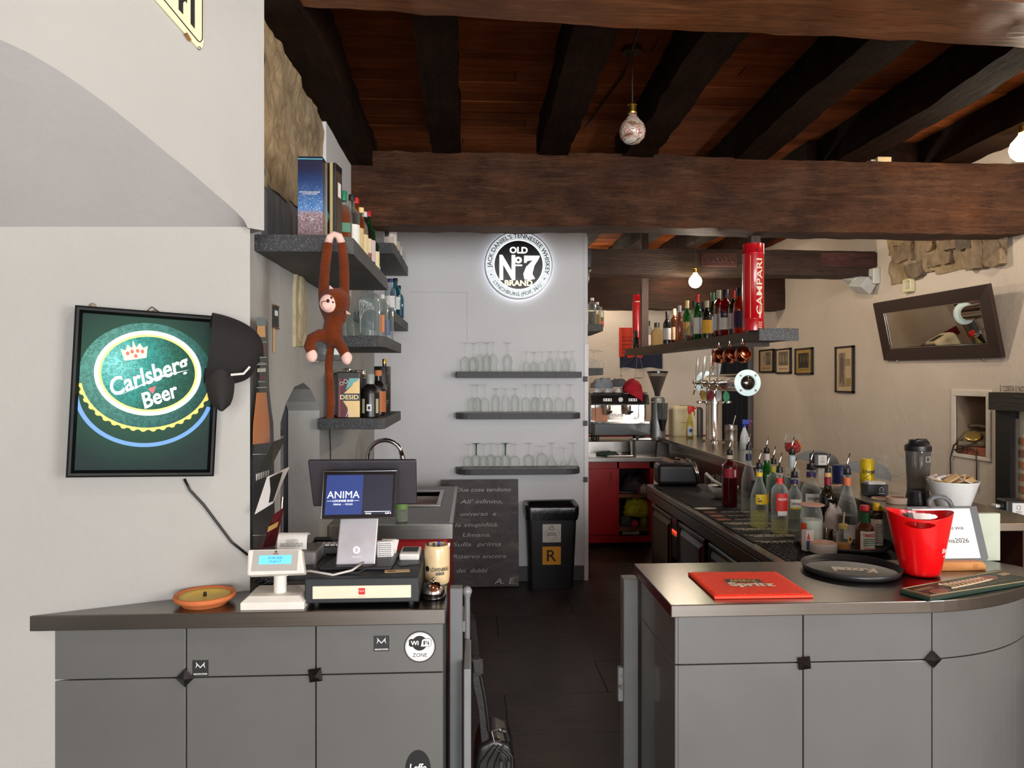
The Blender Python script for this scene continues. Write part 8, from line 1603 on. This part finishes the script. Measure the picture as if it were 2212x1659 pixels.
# white bowl full of sachets
bw = onbar(2058, 3.42); wbw = thing('sachet_bowl', 'white conical bowl on the bar heaped with sugar sachets', 'bowl', bw); zw = lambda py: U(2058, py, Y=3.42).z - RZ; rw = 53 * 3.42 / F
MB().lathe([(rw * .55, 0), (rw * .58, .004), (rw * .98, zw(1040)), (rw * 1.0, zw(1038)), (rw * .95, zw(1039)), (rw * .5, .02), (.001, .02)], 40).build('bowl', M((222, 222, 218), .3), wbw, smooth=True)
rnd = random.Random(6); SA = [(rnd.uniform(0, 2 * PI), rw * .78 * math.sqrt(rnd.random())) for _ in range(20)]; SA.sort(key=lambda q: q[1] * math.cos(q[0]))
for i in range(20):
    a, rr = SA[i]; T = Matrix.Translation((rr * math.cos(a), rr * math.sin(a), zw(1040) - .012 + .028 * (1 - (rr / rw) ** 2) + rnd.uniform(-.004, .01))) @ Matrix.Rotation(rnd.uniform(0, 6.28), 4, 'Z') @ Matrix.Rotation(rnd.uniform(-.7, .7), 4, 'X') @ Matrix.Rotation(rnd.uniform(-.6, .6), 4, 'Y')
    t = thing('sugar_sachet', ['white', 'kraft brown', 'greyish', 'tan'][i % 4] + ' sugar sachet, ' + ORD[i] + ' from the left in the heap of the bowl', 'sachet', Vector(bw), group='sugar sachets in the white bowl'); mb = MB(); mb.add([(-.035, -.02, 0), (.035, -.02, 0), (.035, .02, 0), (-.035, .02, 0), (-.028, -.012, .004), (.028, -.012, .004), (.028, .012, .004), (-.028, .012, .004)], [(3, 2, 1, 0), (4, 5, 6, 7), (0, 1, 5, 4), (1, 2, 6, 5), (2, 3, 7, 6), (3, 0, 4, 7)], T); mb.build('packet', M([(222, 216, 206), (196, 160, 110), (210, 204, 196), (222, 190, 150)][i % 4], .7), t, smooth=False)
# ================================================================ dining side, right wall, lamps
DWN = M((48, 32, 26), .38, 0, .1, 8)
mt_ = NT('silvered_glass'); pm_ = mt_.pbr(metal=1, rough=.012); mt_.l(mt_.ramp(mt_.noise(mt_.coords(), 3), [(.3, srgb(206, 200, 190)), (.7, srgb(214, 208, 198))]), pm_.inputs['Base Color']); MIR = mt_.m
mi = thing('wall_mirror', 'wide brown framed mirror leaning crooked from the right wall', 'mirror', tuple(U(2030, 700, X=XR - .1))); O = Vector(mi.location)
Q = [U(1888, 655, X=XR - .16), U(2136, 613, X=XR - .16), U(2167, 772, X=XR - .02), U(1912, 778, X=XR - .02)]; Q = [q - O for q in Q]
nrm = (Q[1] - Q[0]).cross(Q[3] - Q[0]).normalized(); nrm = nrm if nrm.x < 0 else -nrm; cq = sum(Q, Vector()) / 4
def bil(u, v): return (Q[0] * (1 - u) + Q[1] * u) * (1 - v) + (Q[3] * (1 - u) + Q[2] * u) * v
iu, iv = .085, .20; lp = [[(0, 0), (1, 0), (1, 1), (0, 1)], [(iu, iv), (1 - iu, iv), (1 - iu, 1 - iv), (iu, 1 - iv)]]; mb = MB(); vs = [bil(*p) - nrm * .02 for p in lp[0]] + [bil(*p) + nrm * .012 for p in lp[0]] + [bil(*p) + nrm * .004 for p in lp[1]] + [bil(*p) - nrm * .006 for p in lp[1]]
mb.add(vs, [(a * 4 + i, a * 4 + (i + 1) % 4, a * 4 + 4 + (i + 1) % 4, a * 4 + 4 + i) for a in range(3) for i in range(4)]); mb.build('frame', DWN, mi)
mb = MB(); mb.add([bil(*p) - nrm * .0055 for p in lp[1]], [(0, 1, 2, 3)]); mb.build('mirror_glass', MIR, mi); MB().tube([bil(*p) + nrm * .002 for p in lp[1]], .004, 6, True).build('silver_edge', CHROME, mi)
for u in (.12, .86): MB().tube([bil(u, 1.0), bil(u, 1.0) + Vector((.02, 0, -.03))], .004, 6).build('wall_clip', CHROME, mi)
# framed pictures
def picture(px0, px1, py0, py1, label, kind):
    a, b = U(px1, py1, X=XR - .012), U(px0, py0, X=XR - .012); y0, y1 = a.y, b.y; zm, zh = (U((px0 + px1) / 2, py0, X=XR).z + U((px0 + px1) / 2, py1, X=XR).z) / 2, U((px0 + px1) / 2, py0, X=XR).z - U((px0 + px1) / 2, py1, X=XR).z
    t = thing('framed_picture', label, 'picture', (XR - .002, (y0 + y1) / 2, zm), group='framed pictures on the right wall'); w_ = (y1 - y0) / 2; h_ = zh / 2; T = fr((-.010, 0, 0), (0, -1, 0), (0, 0, 1)); f = .018
    mb = MB()
    for x0, z0, x1_, z1 in ((-w_, -h_, w_, -h_ + f), (-w_, h_ - f, w_, h_), (-w_, -h_, -w_ + f * 1.6, h_), (w_ - f * 1.6, -h_, w_, h_)): mb.box(x0, z0, -.008, x1_, z1, .012, T)
    mb.build('frame', M((22, 20, 19), .4), t); MB().box(-w_ + f, -h_ + f, 0, w_ - f, h_ - f, .002, T).build('mount', M([(176, 146, 112), (206, 180, 146), (176, 142, 70), (206, 180, 140)][kind], .6), t)
    pc = [(-.1, -.35, .55, .75), (-.6, -.35, .6, .75), (-.62, -.5, .55, .62), (-.62, -.75, .1, .72)][kind]; MB().box(pc[0] * w_, pc[1] * h_, .002, pc[2] * w_, pc[3] * h_, .003, T).build('photo_print', M([(96, 92, 82), (110, 98, 80), (50, 44, 38), (150, 132, 112)][kind], .6, 0, .35, 16), t)
    if kind == 3:
        fg_ = M((104, 90, 82), .6)
        MB().prism([(x * w_, z_ * h_) for x, z_ in [(-.5, .3), (-.42, .55), (-.15, .55), (-.05, .3), (-.1, -.1), (-.05, -.6), (-.2, -.6), (-.28, -.15), (-.36, -.6), (-.5, -.6), (-.45, -.1)]], .003, .0036, T).build('standing_figure', fg_, t); disc(fg_, t, T @ Matrix.Translation((-.28 * w_, .64 * h_, .003)), .1 * w_, 'figure_head', .0006, n=14, ry=.06 * h_)
        text_rows(t, T @ Matrix.Translation((.38 * w_, .3 * h_, .002)), .5 * w_, .3 * h_, 5, M((70, 60, 50), .6), 101); text_rows(t, T @ Matrix.Translation((.42 * w_, -.55 * h_, .002)), .5 * w_, .36 * h_, 5, M((60, 50, 30), .6), 102); MB().box(.18 * w_, -.62 * h_, .0022, .66 * w_, -.5 * h_, .0027, T).build('yellow_band', M((206, 180, 60), .6), t)
    else:
        for k in range(3): MB().prism(ell((-.3 + .35 * k) * w_, .2 * h_, .1 * w_, .3 * h_, n=14), .003, .0034, T).build('sitter', M([(126, 122, 110), (150, 136, 112), (90, 78, 66)][kind], .6), t)
        text_rows(t, T @ Matrix.Translation((0, -.62 * h_, .002)), 1.1 * w_, .12 * h_, 1, M((90, 76, 56), .6), 110 + kind)
picture(1641, 1672, 755, 805, 'small black framed picture farthest along the right wall', 0); picture(1676, 1709, 753, 807, 'small black framed picture in the middle of the row of three', 1); picture(1718, 1756, 752, 809, 'small black framed picture with golden mount, nearest of the row of three', 2); picture(1805, 1845, 748, 848, 'tall narrow framed poster of a standing figure', 3)
# emergency lamp and alarm sensor
p = U(1885, 612, X=XR); t = thing('emergency_light', 'white emergency light with two tilted heads under the stones', 'lamp', (XR, p.y, p.z)); MB().box(-.07, -.14, -.02, -.002, .06, .13).build('housing', M((206, 204, 196), .5), t, bevel=.008)
for y, z_ in ((.12, .02), (.0, -.06)): MB().box(-.14, -.09, -.06, .0, .09, .06, Matrix.Translation((-.06, y, z_)) @ Matrix.Rotation(.6, 4, 'Y') @ Matrix.Rotation(.3, 4, 'Z')).build('lamp_head', M((190, 190, 186), .35), t, bevel=.01)
p = U(1969, 617, X=XR); t = thing('alarm_sensor', 'small ivory alarm sensor above the mirror', 'sensor', (XR, p.y, p.z)); MB().box(-.05, -.06, -.06, -.002, .06, .06).build('housing', M((214, 204, 160), .5), t, bevel=.008); MB().box(-.054, -.05, -.03, -.049, .0, .04).build('lens', M((120, 116, 96), .3), t)
# old telephone in its niche
p = U(2106, 958, X=XR + .10); t = thing('rotary_telephone', 'old grey rotary telephone standing in the wall niche', 'telephone', (XR + .10, p.y, nz0 + .062), -.85); TEL = M((120, 108, 88), .4, bump=.1)
mb = MB(); mb.add([(-.1, -.1, 0), (.1, -.1, 0), (.1, .1, 0), (-.1, .1, 0), (-.095, -.095, .03), (.095, -.095, .03), (.085, .09, .11), (-.085, .09, .11), (-.075, .02, .115), (.075, .02, .115)], [(3, 2, 1, 0), (0, 1, 5, 4), (1, 2, 6, 9, 5), (2, 3, 7, 6), (3, 0, 4, 8, 7), (4, 5, 9, 8), (8, 9, 6, 7)]); mb.build('body', TEL, t, bevel=.012, seg=3)
Td = fr((0, -.045, .075), (1, 0, 0), (0, .82, .6)); MB().lathe([(.06, 0), (.062, .008), (.055, .014), (.03, .014), (.001, .012)], 26, Td).build('dial', M((190, 160, 80), .3, .6), t, smooth=True)
for i in range(9): a = .6 + i * .55; MB().cyl(Td @ Vector((.042 * math.cos(a), .042 * math.sin(a), .012)), Td @ Vector((.042 * math.cos(a), .042 * math.sin(a), .016)), .008, n=10).build('finger_hole', TEL, t)
MB().tube([(-.11, .06, .135), (-.09, .06, .15), (0, .06, .155), (.09, .06, .15), (.11, .06, .135)], [.026, .018, .015, .018, .026], 10).build('handset', TEL, t, smooth=True)
pts = [U(2110, 955, X=XR + .05), U(2085, 965, X=XR - .01), U(2062, 972, X=XR - .015), U(2072, 976, X=XR - .015), U(2095, 966, X=XR - .012), U(2108, 975, X=XR - .015), U(2110, 1000, X=XR - .012), U(2110, 1060, X=XR - .012)]
tag(MB().tube(pts, .006, 6).build('telephone_cord', M((66, 56, 48), .5), None, smooth=True), 'dark cord hanging out of the telephone niche', 'cord'); pts = [U(2080, 948, X=XR - .01), U(2060, 962, X=XR - .016), U(2053, 990, X=XR - .016), U(2054, 1040, X=XR - .014)]; tag(MB().tube(pts, .006, 6).build('telephone_cord', M((66, 56, 48), .5), None, smooth=True), 'second dark cord curving down left of the niche', 'cord')
# fireplace front with dark beam, black frame and bricks
y0, y1 = 3.6, U(2163, X=XR).y; zl1, zl0 = U(2168, 848, X=XR - .1).z, U(2168, 886, X=XR - .1).z; fp = thing('fireplace', 'brick fireplace with black beam mantel at the right edge', 'fireplace')
MB().box(XR - .12, y0, zl0, XR - .002, y1 - .03, zl1).rough(.004, 6).build('mantel_beam', wood('charred_mantel', (18, 15, 13), (34, 28, 24), (50, 42, 36), 'Y', 1, .5, .6), fp); MB().box(XR - .11, y1 - .03, zl0, XR - .002, y1, zl1).build('plaster_end', M((216, 208, 196), .8), fp)
MB().box(XR - .06, y1 - .17, 0, XR - .002, y1 - .02, zl0).build('black_jamb', M((22, 20, 19), .5), fp); MB().box(XR - .04, y1 - .20, 0, XR - .002, y1 - .17, zl0 - .06).build('steel_strip', M((110, 100, 92), .4, .4), fp); MB().box(XR - .012, y0, 0, XR - .002, y1 - .2, zl0).build('hearth_back', M((206, 196, 170), .9, 0, .08, 8, .4), fp)
rnd = random.Random(9); z_ = .35; r_ = 0
while z_ < U(2195, 958, X=XR).z + .05:
    yy = y0 + (r_ % 2) * .14
    while yy < y1 - .22:
        l_ = min(.26, y1 - .215 - yy)
        if l_ > .05: MB().box(XR - .026, yy, z_, XR - .010, yy + l_ - .02, z_ + .055).rough(.004, 15, r_).build('brick', M([(190, 116, 66), (176, 100, 60), (200, 132, 84), (166, 104, 76)][rnd.randint(0, 3)], .9, 0, .2, 20, .4), fp, bevel=.004)
        yy += .28
    z_ += .085; r_ += 1
wr_t = text('È CORTA E NON È', U(2180, 832, X=XR).z - U(2180, 844, X=XR).z, M((110, 96, 84), .7), wr, fr((XR - .003, (U(2161, X=XR).y + U(2225, X=XR).y) / 2, U(2190, 838, X=XR).z), (0, -1, 0), (0, 0, 1)), 'wall_writing', U(2161, X=XR).y - U(2225, X=XR).y)
# tall table with napkins, floor sign, stools, chair
tb_ = U(2200, 1122, Z=.95); TX_, TY_ = 3.2, 4.25; td = thing('high_table', 'dark high table by the fireplace', 'table', (TX_, TY_, 0)); MB().box(-.09, -.35, .925, .55, .25, .95).build('table_top', M((44, 40, 38), .35), td, bevel=.004)
for x, y in ((-.05, -.3), (-.05, .2), (.48, -.3), (.48, .2)): MB().cyl((x, y, 0), (x * .92 + .02, y * .95, .925), .014).build('leg', M((60, 58, 56), .4, .5), td)
p = U(2192, Y=4.05); napkin_box((p.x + .03, 4.12, .9505), 'black napkin dispenser on the high table', 1.05, -.15); p = U(2166, Y=4.1); t = thing('sugar_holder', 'small black box of white sachets beside the table dispenser', 'holder', (p.x + .01, 4.15, .9505)); MB().box(-.035, -.03, 0, .035, .03, .06).build('box', BLACK, t, bevel=.002)
for i in range(3): MB().box(-.03, -.022 + i * .016, .02, .03, -.014 + i * .016, .075).build('sachet', PAPER, t)
t = thing('coaster', 'red coaster on the high table', 'coaster', (U(2190, Y=3.95).x, 3.97, .9505)); MB().lathe([(.05, 0), (.05, .004), (.001, .004)], 24).build('disc', M((150, 60, 60), .6), t)
p = U(2172, Y=3.9); fs_ = thing('floor_sign', 'yellow folding floor sign behind the counter end', 'sign', (p.x, 3.9, 0)); 
for s, m in ((-1, (226, 180, 10)), (1, (190, 140, 6))):
    mb = MB(); mb.add([(-.05, s * .12, .0), (.12, s * .12, 0), (.055, s * .01, .93), (.0, s * .01, .93), (-.05, s * .12 + .006, .0), (.12, s * .12 + .006, 0), (.055, s * .01 + .006, .93), (.0, s * .01 + .006, .93)], [(0, 1, 2, 3), (7, 6, 5, 4), (0, 4, 5, 1), (1, 5, 6, 2), (2, 6, 7, 3), (3, 7, 4, 0)]); mb.build('leaf', M(m, .45), fs_)
def stool(loc, rz, label, h=.98):
    t = thing('bar_stool', label, 'stool', loc, rz, 'grey bar stools behind the bar'); SG = M((104, 104, 104), .5)
    MB().box(-.2, -.2, .70, .2, .2, .74).build('seat', SG, t, bevel=.03, seg=3)
    mb = MB(); vs = []; n = 14
    for k_ in (0, 1):
        for i in range(n + 1):
            a = PI * i / n; x = -.2 * math.cos(a); zt_ = .80 + (h + .13 - .80) * (math.sin(a) ** .35 if 0 < i < n else 0)
            vs += [(x, .2 + .02 * k_, .80), (x, .23 + .02 * k_, zt_)]
    m_ = 2 * (n + 1)
    for k_ in (0, 1): mb.f += [(k_ * m_ + 2 * i, k_ * m_ + 2 * i + 2, k_ * m_ + 2 * i + 3, k_ * m_ + 2 * i + 1) for i in range(n)]
    mb.f += [(2 * i + 1, 2 * i + 3, m_ + 2 * i + 3, m_ + 2 * i + 1) for i in range(n)]; mb.v = vs; mb.build('backrest', SG, t, smooth=False)
    for x in (-.16, .16): MB().tube([(x, .19, .72), (x, .215, .84)], .012, 8).build('back_bracket', BLACK, t)
    for x, y in ((-.17, -.17), (.17, -.17), (-.17, .17), (.17, .17)): MB().cyl((x * 1.15, y * 1.15, 0), (x, y, .70), .014).build('leg', BLACK, t)
    MB().tube([(-.18, -.18, .28), (.18, -.18, .28), (.18, .18, .28), (-.18, .18, .28)], .009, 6, True).build('foot_ring', BLACK, t); return t
stool((U(1716, Y=6.3).x + .24, 6.3, 0), -PI / 2 + 1.3, 'grey bar stool behind the red cocktail'); stool((U(1830, Y=5.6).x + .2, 5.6, 0), -PI / 2 + 1.3, 'grey bar stool behind the yellow can', .96); stool((2.78, 3.72, 0), -PI / 2 + 1.2, 'grey bar stool behind the sachet bowl', .9)
ch = thing('dining_chair', 'black armchair beside the counter end', 'chair', (2.72, 3.25, 0)); BLC = M((24, 24, 25), .35)
MB().box(-.02, -.22, .43, .42, .22, .47).build('seat', BLC, ch, bevel=.02)
MB().tube([(-.02, -.24, .70), (-.03, -.22, .80), (.1, -.24, .78), (.4, -.24, .72)], .02, 8).build('arm', BLC, ch, smooth=True); MB().tube([(-.03, .22, .80), (.1, .24, .78), (.4, .24, .72)], .02, 8).build('arm', BLC, ch, smooth=True); MB().tube([(-.03, -.22, .80), (-.08, 0, .86), (-.03, .22, .80)], .024, 8).build('backrest', BLC, ch, smooth=True)
for x, y in ((0, -.2), (0, .2), (.38, -.2), (.38, .2)): MB().cyl((x, y, 0), (x, y * 1.1, .76), .014).build('leg', BLC, ch)
# red dado line of the far room
st_ = MB().box(1.02, YF - .012, .86, XR, YF - .001, .98).build('trim_2', M((120, 14, 20), .5)); struct(st_, 'dark red dado line along the far wall', 'trim')
# ---- lamps
def swirl():
    t = NT('marbled_glass'); f = t.noise(t.coords((1, 1, 2.6)), 6, 4, .55, 2.2); p = t.pbr(rough=.08, coat=.5); t.l(t.ramp(f, [(.3, srgb(70, 20, 18)), (.4, srgb(150, 120, 100)), (.47, srgb(196, 186, 170)), (.52, srgb(150, 30, 34)), (.57, srgb(206, 200, 190)), (.68, srgb(110, 96, 84))]), p.inputs['Base Color']); return t.m
def bulb(px, py, Y, r, label, mat, zc, lit=None, canopy=True, topz=None):
    c = U(px, py, Y=Y); t = thing('pendant_bulb', label, 'lamp', tuple(c)); 
    MB().lathe([(.001, -r), (r * .5, -r * .87), (r * .87, -r * .5), (r, 0), (r * .87, r * .5), (r * .55, r * .86), (r * .34, r * 1.15), (r * .3, r * 1.35)], 26, cap1=True).build('bulb', mat, t, smooth=True)
    MB().lathe([(r * .34, r * 1.3), (r * .36, r * 1.4), (r * .3, r * 1.45), (r * .3, r * 1.9), (r * .36, r * 1.95), (r * .2, r * 2.1)], 16).build('socket', GOLD, t, auto=True); zt_ = (topz or zc) - c.z
    MB().cyl((0, 0, r * 2.05), (0, 0, zt_), .0035, n=8).build('cord', M((60, 50, 46), .5), t)
    if canopy: MB().lathe([(.05, zt_ - .025), (.05, zt_), (.01, zt_)], 24).build('canopy', M((96, 82, 74), .3, .8), t, auto=True)
    if lit: l = point('bulb_glow', tuple(c - Vector((0, 0, r * 1.25))), lit[0], lit[1], r * .6); 
    return t
SWM = swirl(); bulb(1366, 284, 3.87, .071, 'unlit marbled glass pendant bulb', SWM, ZC)
WARM = (1.0, .85, .68)
bulb(2210, 322, 4.3, .075, 'lit glass pendant bulb at the right edge', EM((255, 226, 150), 9), ZC, (16, WARM)); bulb(1502, 608, 6.9, .062, 'lit round bulb under the second beam', EM((255, 236, 180), 9), ZC, (20, WARM)); bulb(1788, 494, 5.9, .075, 'lit striped bulb peeping below the great beam', EM((226, 240, 255), 3), ZC, (16, WARM))
# added unseen bulbs, there to brighten the counters and the far walls
for x, y, z_ in ((2.4, 8.6, 3.05), (-.1, 1.5, 3.0), (1.7, 1.35, 3.0), (1.7, 9.7, 3.2)):
    t = thing('pendant_bulb', 'added unseen fill bulb near %s' % {8.6: 'the picture row', 9.7: 'the coffee corner', 1.5: 'the till counter', 1.35: 'the red mat'}[y], 'lamp', (x, y, z_)); MB().ball((0, 0, 0), .06, 18, 12).build('bulb', EM((255, 232, 170), 9), t, smooth=True); MB().cyl((0, 0, .05), (0, 0, .12), .02).build('socket', GOLD, t); MB().cyl((0, 0, .12), (0, 0, ZC - z_), .0035, n=8).build('cord', BLACK, t); point('bulb_glow', (x, y, z_ - .08), 15 if y > 5 else 13, WARM if y > 5 else (1, .95, .88), .05)
p = U(1905, 350, Y=5.06); jb = thing('junction_box', 'small white junction box lying on the great beam', 'box', (p.x, 5.06, 3.262)); MB().box(-.05, -.035, 0, .05, .035, .045).build('case', M((214, 190, 140), .5), jb, bevel=.003); MB().box(-.085, -.012, .005, -.05, .012, .03).build('gland', M((190, 186, 176), .5), jb)
tag(MB().tube([U(1383, 55, Y=3.3), Vector((U(1345, 170, Y=4.2).x, 4.2, ZC - .012)), Vector((U(1265, 330, Y=5.0).x, 5.0, ZC - .03))], .006, 6).build('ceiling_cable', M((24, 18, 15), .7), None, smooth=True), 'dark cable stapled along the ceiling boards to the pendant bulb', 'cable')
